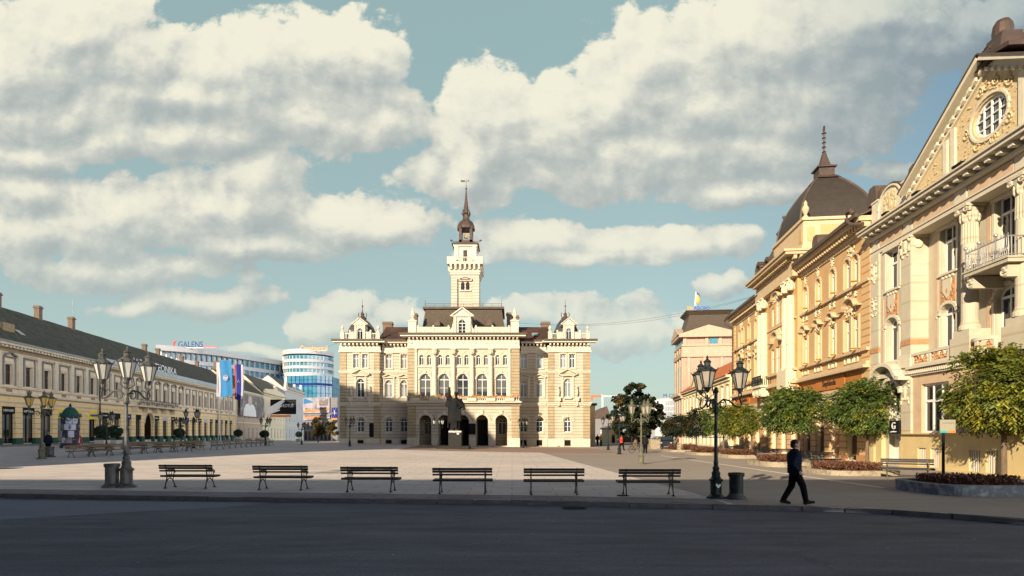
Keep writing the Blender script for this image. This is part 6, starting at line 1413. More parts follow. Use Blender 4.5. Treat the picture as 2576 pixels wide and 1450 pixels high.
# iron covers
def cover(px, py, r, sx=1.0, z=-.12, nm='manhole_cover', lab='round dark iron cover in the paving'):
    p = gp(px, py) if z is None else Vector(((px-HX)/F*F*(CH-z)/(py-HY), F*(CH-z)/(py-HY), z))
    o = MB(); o.lathe([(r, 0), (r*.98, .012), (.01, .013)], (0, 0, 0), 20, sx=sx)
    for i in range(-3, 4): o.box(-r*.8*sx, r*.8*sx, i*r*.25-.012, i*r*.25+.012, .012, .017)
    ob = o.build(nm, M['black']); ob.location = p; tag(ob, lab, 'cover', None)
cover(1445, 1279, .28, 1.3, -.12, 'drain_grate', 'iron drain grate in the road at the kerb below the fifth bench')
cover(2525, 1311, .42, 1.2, -.12, 'drain_grate', 'iron drain grate in the road at the far right by the kerb')
cover(20, 1178, .55, 1.2, None, 'manhole_cover', 'dark cover in the pale plaza at the far left edge')
cover(1567, 1287-100+60, .2, 1, None, 'manhole_cover', 'small round iron cover between the fifth and sixth bench')
# ================================================================ BENCHES
def bench_meshes(wm, fm, w=1.95):
    B = {}
    k = MB(); bx = w/2-.24
    for i, (y, z, h) in enumerate(((-.240, .812, .078), (-.222, .728, .074), (-.19, .628, .058))): k.hexa([(-w/2, y-.015, z-h/2), (w/2, y-.015, z-h/2), (w/2, y+.015, z-h/2), (-w/2, y+.015, z-h/2)], [(-w/2, y-.03, z+h/2), (w/2, y-.03, z+h/2), (w/2, y, z+h/2), (-w/2, y, z+h/2)])
    B['backrest'] = k.me('backrest', M[wm]); k = MB()
    for i in range(5): y = -.13+i*.1; z = .445-(.012 if 0 < i < 4 else 0); k.box(-w/2, w/2, y-.04, y+.04, z-.04, z+.025)
    B['seat'] = k.me('seat', M[wm])
    k = MB()
    k.tube([(0, -.26, 0), (0, -.24, .12), (0, -.17, .3), (0, -.15, .42), (0, -.19, .6), (0, -.25, .86)], [.026, .02, .022, .024, .02, .018], 6)
    k.tube([(0, .34, 0), (0, .30, .12), (0, .2, .28), (0, .26, .4), (0, .34, .43)], [.026, .02, .022, .024, .02], 6)
    k.tube([(0, -.15, .41), (0, .05, .405), (0, .34, .42)], .02, 5); k.tube([(0, -.17, .3), (0, 0, .36), (0, .2, .28)], .016, 5); k.tube([(0, -.24, .14), (0, -.1, .3), (0, .02, .37)], .014, 5); k.tube([(0, .29, .14), (0, .16, .3), (0, .05, .37)], .014, 5)
    k.tube([(0, -.2, .64), (0, -.05, .67), (0, .15, .65), (0, .29, .64), (0, .35, .6), (0, .33, .54), (0, .28, .56)], .02, 6); k.tube([(0, .3, .6), (0, .26, .5), (0, .3, .42)], .018, 5)
    k.tube([(0, .05+.08*math.cos(t*.8), .53+.08*math.sin(t*.8)) for t in range(9)], .012, 4)
    k.box(-.04, .04, -.3, -.2, 0, .03); k.box(-.04, .04, .3, .4, 0, .03)
    B['leg_frame'] = k.me('leg_frame', M[fm], True); return B, bx
BD = bench_meshes('wood', 'iron'); BW = bench_meshes('woodb', 'irong'); BR = bench_meshes('wood', 'irony')
def bench(loc, rz, label, group, BM=BD):
    B, bx = BM; r = thing('park_bench', label, 'bench', loc, rz, group)
    link('backrest', B['backrest'], r); link('seat', B['seat'], r)
    for s in (-1, 1): o = link('leg_frame', B['leg_frame'], r); o.location = (s*bx, 0, 0)
    return r
ordw = ['first from the left by the kerb, beside the left lamp post', 'second from the left by the kerb, back to the viewer', 'third from the left by the kerb, left of the statue', 'fourth from the left by the kerb, just right of the statue pedestal', 'fifth from the left by the kerb, right of the arcade', 'sixth and last by the kerb, beside the right lamp post']
for i, (px, py) in enumerate(((467, 1229), (705, 1233), (929, 1238), (1163, 1243), (1394, 1245), (1635, 1248))):
    p = gp(px, py); bench((p.x, p.y+.25, p.z), R(-2.0+(.0 if i < 3 else 1.5)), 'dark bench, '+ordw[i], 'benches in a row along the kerb')
g1a, g1b = gp(205, 1150), gp(490, 1134)
dirv = (g1b-g1a); rz1 = math.atan2(dirv.y, dirv.x)
places = ['nearest the advertising column', 'second along from the advertising column', 'third along from the advertising column', 'below the pair of topiary pots', 'right of the pair of topiary pots', 'in front of the arched passage', 'next to last in the near group', 'at the far end of the near group']
for i in range(8):
    p = g1a+dirv*(i/7); p.z = G(p.x, p.y); bench(p, rz1+math.pi+.12*math.sin(i*2), 'bench of the shaded left row, '+places[i], 'benches in the shaded row on the left', BW)
for i in range(4):
    p = g1a+dirv*((i*2+.7)/7)+Vector((-.9, 1.9, 0)); p.z = G(p.x, p.y); bench(p, rz1, 'bench standing back to back behind the left row, '+['near the advertising column', 'behind the lamp shaft', 'before the arched passage', 'near the far end'][i], 'benches in the shaded row on the left', BW)
g2a, g2b = gp(545, 1131), gp(676, 1120.5)
for i in range(6):
    p = g2a+(g2b-g2a)*(i/5); p.z = G(p.x, p.y); bench(p, math.atan2((g2b-g2a).y, (g2b-g2a).x)+math.pi, 'distant bench by the flagpoles, '+['nearest to the viewer', 'second nearest', 'third nearest', 'fourth nearest', 'fifth nearest', 'farthest away'][i], 'benches by the flagpoles', BW)
for i, (px, py, rz) in enumerate(((2282, 1204, 150), (2073, 1175, 200), (1933, 1161, 195), (1980, 1159, 170), (1858, 1147, 190))):
    p = gp(px, py); bench(p, R(rz), 'sunlit bench on the right, '+['by the stone planter below the barred windows', 'right of the walking person, before the orange palace', 'left of the walking person', 'just behind the walking person', 'farthest one near the small planters'][i], 'benches between the planters on the right', BR)
# ================================================================ STREET LAMPS
def lantern(root, x, y, z, s, gm, im):
    a = MB(); n = 6; a.lathe([(.02*s, 0), (.05*s, .04*s), (.13*s, .16*s), (.15*s, .2*s)], (x, y, z), n)
    top = .75*s
    for i in range(n):
        t = 2*math.pi*(i+.5)/n; a.tube([(x+.15*s*math.cos(t), y+.15*s*math.sin(t), z+.2*s), (x+.28*s*math.cos(t), y+.28*s*math.sin(t), z+top)], .02*s, 4)
        a.tube([(x+.29*s*math.cos(t), y+.29*s*math.sin(t), z+top), (x+.36*s*math.cos(t), y+.36*s*math.sin(t), z+top+.09*s)], [.03*s, .012*s], 4); a.ball((x+.36*s*math.cos(t), y+.36*s*math.sin(t), z+top+.1*s), .022*s, 5, 4)
    a.lathe([(.3*s, top), (.31*s, top+.05*s), (.27*s, top+.07*s), (.14*s, top+.17*s), (.11*s, top+.2*s), (.12*s, top+.3*s), (.15*s, top+.33*s), (.07*s, top+.4*s), (.03*s, top+.44*s), (.045*s, top+.48*s), (.01*s, top+.56*s)], (x, y, z), 8)
    o = a.build('lantern', M[im], root); g_ = MB(); g_.lathe([(.135*s, .2*s), (.26*s, top-.01*s)], (x, y, z), n, a0=math.pi/6); g_.build('glass', M[gm], o)
def lamp(px, py, pyt, th_, label, gm='frost', im='irong', r=.72, dz=0, group='three armed street lamps', big=1.0):
    p = gp(px, py); H = (py-pyt)/F*p.y; s = H/4.9
    t = thing('street_lamp', label, 'street lamp', p, 0, group)
    k = MB(); q = s*big
    k.lathe([(.33*q, 0), (.31*q, .05*q), (.24*q, .1*q), (.19*q, .14*q), (.19*q, .56*q), (.23*q, .58*q), (.24*q, .64*q), (.17*q, .68*q), (.14*q, .76*q), (.15*q, .86*q), (.10*q, .94*q), (.12*q, 1.02*q), (.07*q, 1.12*q), (.085*q, 1.2*q), (.065*q, 1.3*q)], (0, 0, 0), 10)
    za = H-1.85*s
    k.lathe([(.065*q, 1.3*q), (.06*q, 2*q), (.052*q, za-.2*s), (.085*q, za-.15*s), (.09*q, za-.02*s), (.06*q, za+.06*s), (.06*q, za+.5*s), (.1*q, za+.56*s), (.03*q, za+.72*s)], (0, 0, 0), 10)
    k.box(-.28*s, .28*s, -.015, .015, za-1.0*s, za-.97*s); k.build('post', M[im], t)
    for a in th_:
        c, s_ = math.cos(R(a)), math.sin(R(a)); rr = r*s; k = MB(); P = lambda d, z: (d*c*rr, d*s_*rr, za+z*s)
        k.tube([P(.05, .12), P(.3, .3), P(.55, .26), P(.8, .06), P(1, .02), P(1.06, .14), P(1, .3), P(1, .42)], .032*s*big, 6)
        k.tube([P(.28+.17*(1-.06*j)*math.cos(R(90-40*j)), .12+.17*(1-.06*j)*math.sin(R(90-40*j))) for j in range(11)], .022*s, 5)
        k.tube([P(.75+.12*math.cos(R(30*j)), .22+.09*math.sin(R(30*j))) for j in range(9)], .016*s, 4)
        for d in (-1, 1): k.tube([(rr*c+d*s_*.03*s, rr*s_-d*c*.03*s, za+.3*s), (rr*c+d*s_*.2*s, rr*s_-d*c*.2*s, za+.42*s), (rr*c+d*s_*.17*s, rr*s_-d*c*.17*s, za+.66*s)], .02*s, 4)
        k.build('arm', M[im], t); lantern(t, c*rr, s_*rr, za+.48*s, s*.95, gm, im)
    return t
lamp(318, 1226, 868, (-55, 65, 185), 'tall grey three lantern lamp post beside the bin at left front', 'frost', 'irong', .78)
st_l = lamp(1801, 1253, 890, (-9, -129, 111), 'tall dark green three lantern lamp post beside the black bin at right front', 'frostd', 'iron', .78)
k = MB(); k.prism([(-.06, .38), (0, .32), (.06, .38), (.07, .45), (.03, .44), (0, .4), (-.04, .46), (-.08, .44)], -.225, -.2); k.build('sticker', M['txtw'], st_l)
lamp(105, 1155, 978, (200, 320, 80), 'sunlit lamp post with amber lanterns at far left, beside two bins', 'frosty', 'irony', .72)
lamp(1613, 1168, 1000, (190, 300, 60), 'pale green lamp post standing alone in the sunlit part of the square', 'frostd', 'irony', .72)
lamp(1558, 1143, 1033, (180, 300, 60), 'dark lamp post right of the town hall, nearer of the two there', 'frostd', 'iron', .72)
lamp(1530, 1132, 1044, (180, 300, 60), 'dark lamp post right of the town hall, farther of the two there', 'frostd', 'iron', .72)
lamp(880, 1123, 1046, (180, 0, 90), 'dark lamp post before the left corner block of the town hall', 'frostd', 'iron', .62)
lamp(1316, 1127, 1050, (180, 0, 90), 'dark lamp post before the right wing of the town hall', 'frostd', 'iron', .62)
lamp(1103, 1129, 1047, (190, 10, 90), 'lamp post standing just left of the statue pedestal', 'frost', 'iron', .62)
lamp(268, 1134, 1030, (180, 0, 90), 'dark lamp post behind the pair of topiary pots', 'frostd', 'iron', .72)
lamp(487, 1128, 1024, (200, 320, 80), 'dark lamp post behind the left benches with big lanterns', 'frostd', 'iron', .8)
lamp(455, 1122, 1046, (180, 0, 90), 'dark lamp post before the arched passage of the beige row', 'frostd', 'iron', .72)
lamp(668, 1121, 1046, (180, 0, 90), 'dark lamp post near the far flagpole', 'frostd', 'iron', .72)
lamp(759, 1119, 1060, (180, 0, 90), 'farthest dark lamp post, with a little topiary, left of the town hall', 'frostd', 'iron', .72)
# ================================================================ BINS
def bin_(px, py, hpx, m_, label, group=None):
    p = gp(px, py); h = hpx/F*p.y; s = h/.8
    r = thing('litter_bin', label, 'bin', p, 0, group)
    k = MB(); k.lathe([(.31*s, 0), (.31*s, .05*s), (.24*s, .1*s), (.215*s, .14*s), (.21*s, .18*s)], (0, 0, 0), 16); k.build('base', M['kerb'] if m_ == 'iron' else M[m_], r)
    k = MB(); k.lathe([(.2*s, .14*s), (.205*s, .4*s), (.205*s, .68*s)], (0, 0, 0), 24); k.build('body', M[m_], r)
    k = MB(); k.lathe([(.23*s, .68*s), (.24*s, .7*s), (.24*s, .79*s), (.225*s, .8*s), (.19*s, .8*s), (.17*s, .7*s)], (0, 0, 0), 24); k.build('rim', M[m_], r)
bin_(282, 1226, 60, 'irong', 'grey round litter bin left of the tall grey lamp post')
bin_(1852, 1255, 66, 'iron', 'black round litter bin right of the dark green lamp post')
bin_(117, 1149, 26, 'irony', 'small pale bin right of the amber lamp post, left of its twin'); bin_(128, 1150, 27, 'irong', 'small grey bin beside the pale one at far left')
bin_(1290, 1122, 12, 'irong', 'tiny grey bin by the town hall wall left of the wing lamp')
# ================================================================ ADVERTISING COLUMN, POTS, FLAGS, SIGNS
p = gp(177, 1127); s = p.y/F
ac = thing('advertising_column', 'round advertising column pasted with posters under a green cap', 'advertising column', p)
Rr = 19.5*s; H = 78*s
k = MB(); k.lathe([(Rr*1.12, 0), (Rr*1.12, .3), (Rr, .35), (Rr, H)], (0, 0, 0), 28); k.build('drum', M['post2'], ac)
k = MB(); k.lathe([(Rr*1.22, H), (Rr*1.25, H+.12), (Rr*.95, H+.28), (Rr*.8, H+.55), (Rr*.5, H+.85), (.1, H+1.0), (.12, H+1.1), (.02, H+1.35)], (0, 0, 0), 12); k.build('cap', M['green'], ac)
rd = random.Random(7)
for j, z in enumerate((.5, 1.05, 1.75, 2.35)):
    for i in range(9):
        if rd.random() < .2: continue
        a0 = R(i*40+j*13); k = MB(); hh = (.5, .62, .55, .5)[j]; n = 4; b0 = len(k.v)
        k.grid(lambda u, v: ((Rr+.012)*math.cos(a0+u*R(36)), (Rr+.012)*math.sin(a0+u*R(36)), z+v*hh), 4, 1); k.build('poster', M[rd.choice(('post1', 'post1', 'post2', 'photo'))], ac)
def leafball(k, rd, c, r, n, ls, shell=.55, droop=0, squash=1.0, lobes=None):
    for i in range(n):
        while True:
            d = Vector((rd.gauss(0, 1), rd.gauss(0, 1), rd.gauss(0, 1)))
            if d.length > .1: break
        d.normalize(); f = (shell+(1-shell)*rd.random()**.6)
        q = Vector(c)+Vector((d.x*r[0], d.y*r[1], d.z*r[2]))*f
        L = ls*rd.uniform(.6, 1.3); a = Vector((rd.gauss(0, 1), rd.gauss(0, 1), rd.gauss(0, .6)-droop)).normalized(); b = a.cross(Vector((rd.gauss(0, 1), rd.gauss(0, 1), rd.gauss(0, 1)))).normalized()*L*.38
        k.poly([q-a*L*.5, q+b*.9, q+a*L*.5, q-b*.9])
def topiary(px, pyp, py_pot_top, pyb0, pyb1, label, tub='granl', group='topiary trees in pots'):
    p = gp(px, pyp); s = p.y/F; z1 = (pyp-py_pot_top)*s; c = (pyp-(pyb0+pyb1)/2)*s; r = (pyb1-pyb0)/2*s
    t = thing('potted_topiary', label, 'potted tree', p, 0, group)
    k = MB(); w_ = z1*.75; frustum(k, -w_*.8, w_*.8, -w_*.8, w_*.8, 0, -w_, w_, -w_, w_, z1) if z1 > .05 else k.box(-.2, .2, -.2, .2, 0, .2); k.build('pot', M[tub], t)
    k = MB(); k.tube([(0, 0, z1*.9), (0, 0, c)], .05, 6); k.build('trunk', M['bark'], t)
    k = MB(); rd = random.Random(int(px)); leafball(k, rd, (0, 0, c), (r*1.15, r*1.15, r), 900, r*.28, .75); k.ball((0, 0, c), (r*.95, r*.95, r*.85), 12, 8); k.build('crown', M['leafb'], t)
topiary(257, 1124, 1107, 1070, 1103, 'round topiary in a white pot, left one of the pair behind the grey lamp')
topiary(289, 1123, 1107, 1070, 1101, 'round topiary in a white pot, right one of the pair behind the grey lamp')
topiary(451, 1117, 1107, 1077, 1101, 'dark round topiary in a white pot before the arched passage')
topiary(599, 1113, 1103, 1080, 1099, 'small dark topiary in a pot among the flagpoles')
topiary(665, 1112, 1103, 1082, 1102, 'small dark topiary right of the flagpoles')
topiary(752, 1112, 1104, 1085, 1100, 'tiny dark topiary beside the farthest lamp post')
def flag(px, ytop, ybase, fpx0, fpx1, fy0, fy1, cols, label, emblem=None):
    p = gp(px, ybase); s = p.y/F; H = (ybase-ytop)*s; t = thing('flagpole', label, 'flagpole', p, 0, 'flagpoles on the left')
    k = MB(); k.lathe([(.14, 0), (.14, .3), (.07, .35), (.05, H), (.08, H+.02), (.08, H+.12), (.02, H+.2)], (0, 0, 0), 8); k.tube([(0, 0, H-.1), ((fpx1-px)*s, 0, H-.1)], .03, 5); k.build('pole', M['metal'], t)
    if not cols: return
    n = len(cols); x0, x1 = (fpx0-px)*s, (fpx1-px)*s; z1, z0 = (ybase-fy0)*s, (ybase-fy1)*s
    for i, c in enumerate(cols):
        a0, a1 = x0+(x1-x0)*c[1], x0+(x1-x0)*c[2]; k = MB()
        def fn(u, v): x = a0+(a1-a0)*u; return (x+.05*math.sin(v*4), -.1+.12*math.sin(x*4.2+v*2.5)+.05*math.sin(v*6), z0+(z1-z0)*v-.12*math.sin(x*3)*(1-v))
        k.grid(fn, 8, 14); o = k.build('flag_stripe' if n > 1 else 'flag', M[c[0]], t, True)
    if emblem:
        k = MB(); cx, cz = (x0+x1)/2+.02, z0+(z1-z0)*.52
        if emblem == 'crest':
            k.band([(cx+.42*math.cos(R(a)), cz+.5*math.sin(R(a))) for a in range(0, 361, 24)], .07, -.27, -.25); 
            for i in (-1, 0, 1): k.prism([(cx+i*.22-.08, cz-.15), (cx+i*.22+.08, cz-.15), (cx+i*.22+.08, cz+.12), (cx+i*.22, cz+.25), (cx+i*.22-.08, cz+.12)], -.27, -.25)
            k.box(cx-.34, cx+.34, -.27, -.25, cz-.3, cz-.2); k.build('emblem', M['fwhite'], t)
        else:
            for i in range(3):
                a = R(90+120*i); k.prism([(cx+.22*math.cos(a)+(.1 if j % 2 == 0 else .04)*math.cos(R(90+36*j)), cz+.25*math.sin(a)+(.1 if j % 2 == 0 else .04)*math.sin(R(90+36*j))) for j in range(10)], -.25, -.23)
            k.build('emblem', M['yel'], t)
flag(555, 905, 1113, 554, 584, 907, 998, [('blue', 0, 1)], 'flagpole with a light blue banner bearing a pale round crest', 'crest')
flag(549, 920, 1114, 545, 554, 912, 998, [('fwhite', 0, 1)], 'flagpole with a narrow pale banner, left edge of the flags')
flag(594, 910, 1111, 591, 611, 917, 1005, [('red', 0, .18), ('navy', .18, .8), ('fwhite', .8, 1)], 'flagpole with a dark blue banner with red and white edges and three small stars', 'stars')
flag(613, 925, 1110, 603, 612, 921, 1006, [('red', 0, 1)], 'flagpole with a red banner, right edge of the flags')
flag(577, 985, 1112, 577, 578, 0, 0, [], 'bare flagpole between the blue banners')
# sign post near the right planter
p = gp(2373, 1228); s = p.y/F
t = thing('sign_post', 'black post carrying a small cream panel before the barred windows', 'sign post', p)
k = MB(); k.lathe([(.07, 0), (.07, .08), (.05, .1), (.045, 168*s)], (0, 0, 0), 8); k.build('post', M['black'], t)
k = MB(); k.box(-.17, .38, -.08, -.05, 139*s, 172*s); o = k.build('panel', M['signc'], t)
k = MB(); k.box(-.17, .1, -.085, -.081, 139*s, 144*s); k.build('teal_strip', M['cyan'], o); k = MB(); k.box(.1, .38, -.085, -.081, 139*s, 145*s); k.build('orange_strip', M['sorange'], o); k = MB(); k.box(-.08, .34, -.085, -.081, 162*s, 166*s); k.build('grey_line', M['greyt'], o)
k = MB(); p2 = gp(183, 1132); k.prism([(-.4, 0), (-.33, 0), (-.04, 1.15), (0, 1.2), (.04, 1.15), (.33, 0), (.4, 0), (.06, 1.3), (-.06, 1.3)], -.03, .03); o = k.build('easel_sign', M['redj']); o.location = p2+Vector((1.0, -.5, 0)); tag(o, 'small red and white easel at the foot of the advertising column', 'sign')
# ================================================================ TREES AND PLANTERS
def globe(px, pyb, x0, x1, y0, y1, n, ls, m_, label, seed, tr=.09, droop=.55, asym=0):
    p = gp(px, pyb); s = p.y/F; rx = (x1-x0)/2*s*.9; rz_ = (y1-y0)/2*s*.92; c = Vector((((x0+x1)/2-px)*s, 0, (pyb-(y0+y1)/2)*s+rz_*.12))
    t = thing('globe_tree', label, 'tree', p, 0, 'globe shaped trees along the right side'); rd = random.Random(seed)
    k = MB(); k.tube([(0, 0, 0), (.02, 0, c.z-rz_*.9), (c.x*.3, 0, c.z-rz_*.3)], [tr*1.25, tr, tr*.8], 9)
    for i in range(9): a = i*.7; k.tube([(c.x*.2, 0, c.z-rz_*.75), (c.x+rx*.5*math.cos(a), rx*.5*math.sin(a), c.z-rz_*.1), (c.x+rx*.85*math.cos(a), rx*.85*math.sin(a), c.z+rz_*rd.uniform(-.2, .6))], [tr*.5, tr*.25, .01], 5)
    k.build('trunk', M['bark'], t)
    # twigs: sprays of leaflets, gathered in clumps of uneven reach
    k = MB(); cl = []
    for i in range(46):
        d = Vector((rd.gauss(0, 1), rd.gauss(0, 1), rd.gauss(0, .9))).normalized(); cl.append((d, rd.uniform(.72, 1.05)))
    for i in range(n):
        d, f = rd.choice(cl); d2 = (d+Vector((rd.gauss(0, .24), rd.gauss(0, .24), rd.gauss(0, .24)))).normalized(); f2 = f*(1-.5*rd.random()**2.2)
        zz_ = d2.z; bot = -.72
        if zz_ < bot: d2.z = bot-.1*rd.random()
        q = c+Vector((d2.x*rx, d2.y*rx, d2.z*rz_))*f2
        ax = (d2+Vector((rd.gauss(0, .5), rd.gauss(0, .5), -droop+rd.gauss(0, .3)))).normalized(); sd = ax.cross(Vector((0, 0, 1)))
        if sd.length < .1: sd = Vector((1, 0, 0))
        sd.normalize(); up = sd.cross(ax); L = ls*rd.uniform(1.6, 2.4)
        for j in range(7):
            o = q+ax*L*j/7-Vector((0, 0, .04*L*j*j/49*6)); sgn_ = -1 if j % 2 else 1
            dr = (sd*sgn_+ax*.55-Vector((0, 0, .3+rd.random()*.4))).normalized(); w_ = (ax*.5+up*.5*rd.uniform(-1, 1)).normalized()*ls*.26
            tip = o+dr*ls*rd.uniform(.8, 1.2); mid = (o+tip)/2; k.poly([o, mid+w_, tip, mid-w_])
    k.build('crown', M[m_], t); return t
globe(2525, 1203, 2372, 2660, 880, 1116, 2900, .21, 'leafy', 'big globe tree on the far right with yellow green drooping leaves and a thick trunk', 11, .1)
globe(2181, 1168, 2076, 2289, 958, 1107, 2300, .2, 'leafa', 'globe tree with full round crown in front of the arched portal', 12, .085)
globe(2008, 1160, 1906, 2097, 973, 1107, 2300, .2, 'leafa', 'wide globe tree right behind the walking person', 13, .085)
globe(1890, 1143, 1812, 1912, 1016, 1111, 1300, .22, 'leafy', 'yellowish globe tree fourth from the right, left of the walking person', 14, .08)
globe(1820, 1137, 1762, 1850, 1019, 1101, 1200, .22, 'leafa', 'green globe tree partly behind the dark green lamp post', 15, .08)
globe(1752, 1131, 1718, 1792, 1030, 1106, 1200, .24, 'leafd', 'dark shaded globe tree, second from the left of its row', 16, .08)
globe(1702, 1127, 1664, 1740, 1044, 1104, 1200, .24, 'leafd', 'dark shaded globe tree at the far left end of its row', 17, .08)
def wild(px, pyb, lobes, n, ls, m_, label, cat, seed, D=None, tr=.3):
    p = gp(px, pyb); s = p.y/F; t = thing('broad_tree', label, cat, p, 0); rd = random.Random(seed)
    k = MB(); zc = (pyb-sum(l[1] for l in lobes)/len(lobes))*s
    k.tube([(0, 0, 0), (.1, 0, zc*.5), (0, 0, zc)], [tr, tr*.8, tr*.5], 8)
    for l in lobes: k.tube([(0, 0, zc*.5), ((l[0]-px)*s*.5, 0, (pyb-l[1])*s*.7), ((l[0]-px)*s, 0, (pyb-l[1])*s)], [tr*.5, tr*.3, .03], 5)
    k.build('trunk', M['bark'], t); k = MB()
    tot = sum(l[2]*l[3] for l in lobes)
    for (x, y, a, b) in lobes:
        m = int(n*a*b/tot); cs = [((x-px)*s+rd.uniform(-.7, .7)*a*s, rd.uniform(-.8, .8)*a*s, (pyb-y)*s+rd.uniform(-.75, .75)*b*s, rd.uniform(.2, .42)*min(a, b)*s) for _ in range(16)]
        for c in cs: leafball(k, rd, c[:3], (c[3]*1.2, c[3]*1.2, c[3]), m//16, ls, .3, .2)
    k.build('crown', M[m_], t); return t
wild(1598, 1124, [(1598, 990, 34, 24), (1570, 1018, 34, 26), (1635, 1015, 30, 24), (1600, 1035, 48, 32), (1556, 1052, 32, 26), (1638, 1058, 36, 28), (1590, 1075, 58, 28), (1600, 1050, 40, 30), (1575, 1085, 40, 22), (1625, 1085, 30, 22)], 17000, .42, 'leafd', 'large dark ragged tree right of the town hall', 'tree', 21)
wild(800, 1113, [(797, 1062, 12, 13), (803, 1080, 17, 14), (795, 1090, 13, 9)], 2600, .3, 'leafr', 'small rust coloured tree left of the town hall, left of two', 'tree', 22, tr=.12)
wild(834, 1112, [(834, 1066, 14, 12), (836, 1084, 18, 13)], 2600, .3, 'leafr', 'small rust coloured tree against the left edge of the town hall', 'tree', 23, tr=.12)
def planter(px, py, wpx, hpx, dep, m_, label, rot=0., shr=.32, seed=1):
    p = gp(px, py); s = p.y/F; a = wpx/2*s; h = hpx*s; b = dep/2
    t = thing('stone_planter', label, 'planter', (p.x, p.y+b, p.z), rot, 'low stone planters around the trees')
    k = MB(); n = 36
    def rr(f, z, i): 
        an = 2*math.pi*i/n; c, q = math.cos(an), math.sin(an); e_ = .55
        return (a*f*math.copysign(abs(c)**e_, c), b*f*math.copysign(abs(q)**e_, q), z)
    for i in range(n):
        j = i+1; f = 1-.28/min(a, b)
        k.poly([rr(1, -.3, i), rr(1, -.3, j), rr(1, h, j), rr(1, h, i)]); k.poly([rr(1.0, h, i), rr(1.0, h, j), rr(f, h, j), rr(f, h, i)]); k.poly([rr(f, h, i), rr(f, h, j), rr(f, -.1, j), rr(f, -.1, i)])
    k.build('stone_wall', M[m_], t); k = MB(); k.poly([rr(.97, h-.08, i) for i in range(n)]); k.build('soil', M['soil'], t)
    k = MB(); rd = random.Random(seed)
    for i in range(int(900*a*b)+300):
        an = rd.random()*6.28; f = rd.random()**.5*.8; x, y = a*f*math.cos(an), b*f*math.sin(an); z = h-.08+shr*rd.random()
        L = rd.uniform(.03, .07); d = Vector((rd.gauss(0, 1), rd.gauss(0, 1), rd.gauss(.6, 1))).normalized(); w_ = d.cross(Vector((rd.gauss(0, 1), rd.gauss(0, 1), .3))).normalized()*L*.6; q = Vector((x, y, z)); k.poly([q-d*L, q+w_, q+d*L, q-w_])
    tag(k.build('low_shrubs', M['shrub'], t), kind='stuff')
planter(2530, 1250, 300, 28, 3.2, 'stoned', 'long curved grey slate planter with shrubs under the big right tree', 0, .3, 1)
planter(2192, 1198, 205, 13, 4.2, 'stone', 'pale rubble stone planter under the second tree from the right', 0, .4, 2)
planter(2000, 1176, 130, 13, 4.2, 'stone', 'pale rubble stone planter behind the walking person', 0, .4, 3)
planter(1888, 1154, 104, 9, 5, 'stone', 'pale rubble stone planter under the yellowish tree', 0, .45, 4)
planter(1800, 1146, 92, 7, 5, 'stone', 'small far stone planter beside the dark green lamp post', 0, .5, 5)
planter(1735, 1138, 90, 6, 5, 'stone', 'farthest stone planter under the dark shaded trees', 0, .6, 6)
# ================================================================ STATUE
ps = gp(1141, 1130); s = ps.y/F
stt = thing('statue_monument', 'dark bronze statue of a cloaked man with raised arm on a granite block', 'monument', ps)
k = MB(); k.box(-38*s, 38*s, 0, 3.4, 0, .3); k.build('base_step', M['granite'], stt)
k = MB(); k.box(-15.5*s, 17.5*s, .9, 2.4, .3, 46*s-.16); pe = k.build('pedestal', M['granite'], stt); k = MB(); k.box(-15*s, 17*s, .95, 2.35, 46*s-.16, 46*s+.02); k.build('pedestal_top', M['granl'], stt)
k = MB(); k.box(.25, .5, .87, .895, 1.55, 1.75); k.box(-.1, .12, .87, .895, 1.75, 1.9); k.build('plaque', M['granl'], pe)
def capsule(k, a, b, ra, rb, n=10):
    a, b = Vector(a), Vector(b); k.tube([a+(b-a)*t for t in (0, .25, .5, .75, 1)], [ra+(rb-ra)*t for t in (0, .25, .5, .75, 1)], n); k.ball(a, ra, n, 7); k.ball(b, rb, n, 7)
def figure(name, k, m_, parent, vox=.02, smooth=2, loc=(0, 0, 0), sc_=1, rz=0):
    o = k.build(name, M[m_], parent); o.location = loc; o.scale = (sc_,)*3; o.rotation_euler = (0, 0, rz)
    r = o.modifiers.new('r', 'REMESH'); r.mode = 'VOXEL'; r.voxel_size = vox; r.use_smooth_shade = True
    if smooth: sm_ = o.modifiers.new('s', 'SMOOTH'); sm_.iterations = smooth; sm_.factor = .5
    dg = bpy.context.evaluated_depsgraph_get(); me = bpy.data.meshes.new_from_object(o.evaluated_get(dg)); o.modifiers.clear(); o.data = me; 
    if not me.materials: me.materials.append(M[m_])
    return o
z0 = 46*s; q = 5.0/1.95     # figure about 5 m to the raised hand, drawn at human scale then scaled
k = MB()
capsule(k, (-.1, 0, .05), (-.08, 0, .5), .075, .09); capsule(k, (-.08, 0, .5), (-.06, 0, .9), .1, .13)
capsule(k, (.12, -.06, .05), (.12, -.02, .5), .075, .09); capsule(k, (.12, -.02, .5), (.06, 0, .9), .1, .13)
k.ball((-.1, -.08, .05), (.06, .14, .05)); k.ball((.13, -.14, .05), (.06, .14, .05))
k.lathe([(.2, .42), (.22, .6), (.19, .9), (.17, 1.0), (.21, 1.25), (.2, 1.35), (.1, 1.42)], (0.02, 0, 0), 14, sx=1.15, sy=.85)
capsule(k, (0, 0, 1.4), (.01, -.02, 1.5), .07, .06); k.ball((.01, -.03, 1.6), (.085, .1, .115), 12, 9); k.ball((.01, -.12, 1.59), (.02, .03, .03)); k.ball((.01, -.0, 1.64), (.105, .115, .09)); k.ball((.0, -.1, 1.5), (.05, .04, .06))
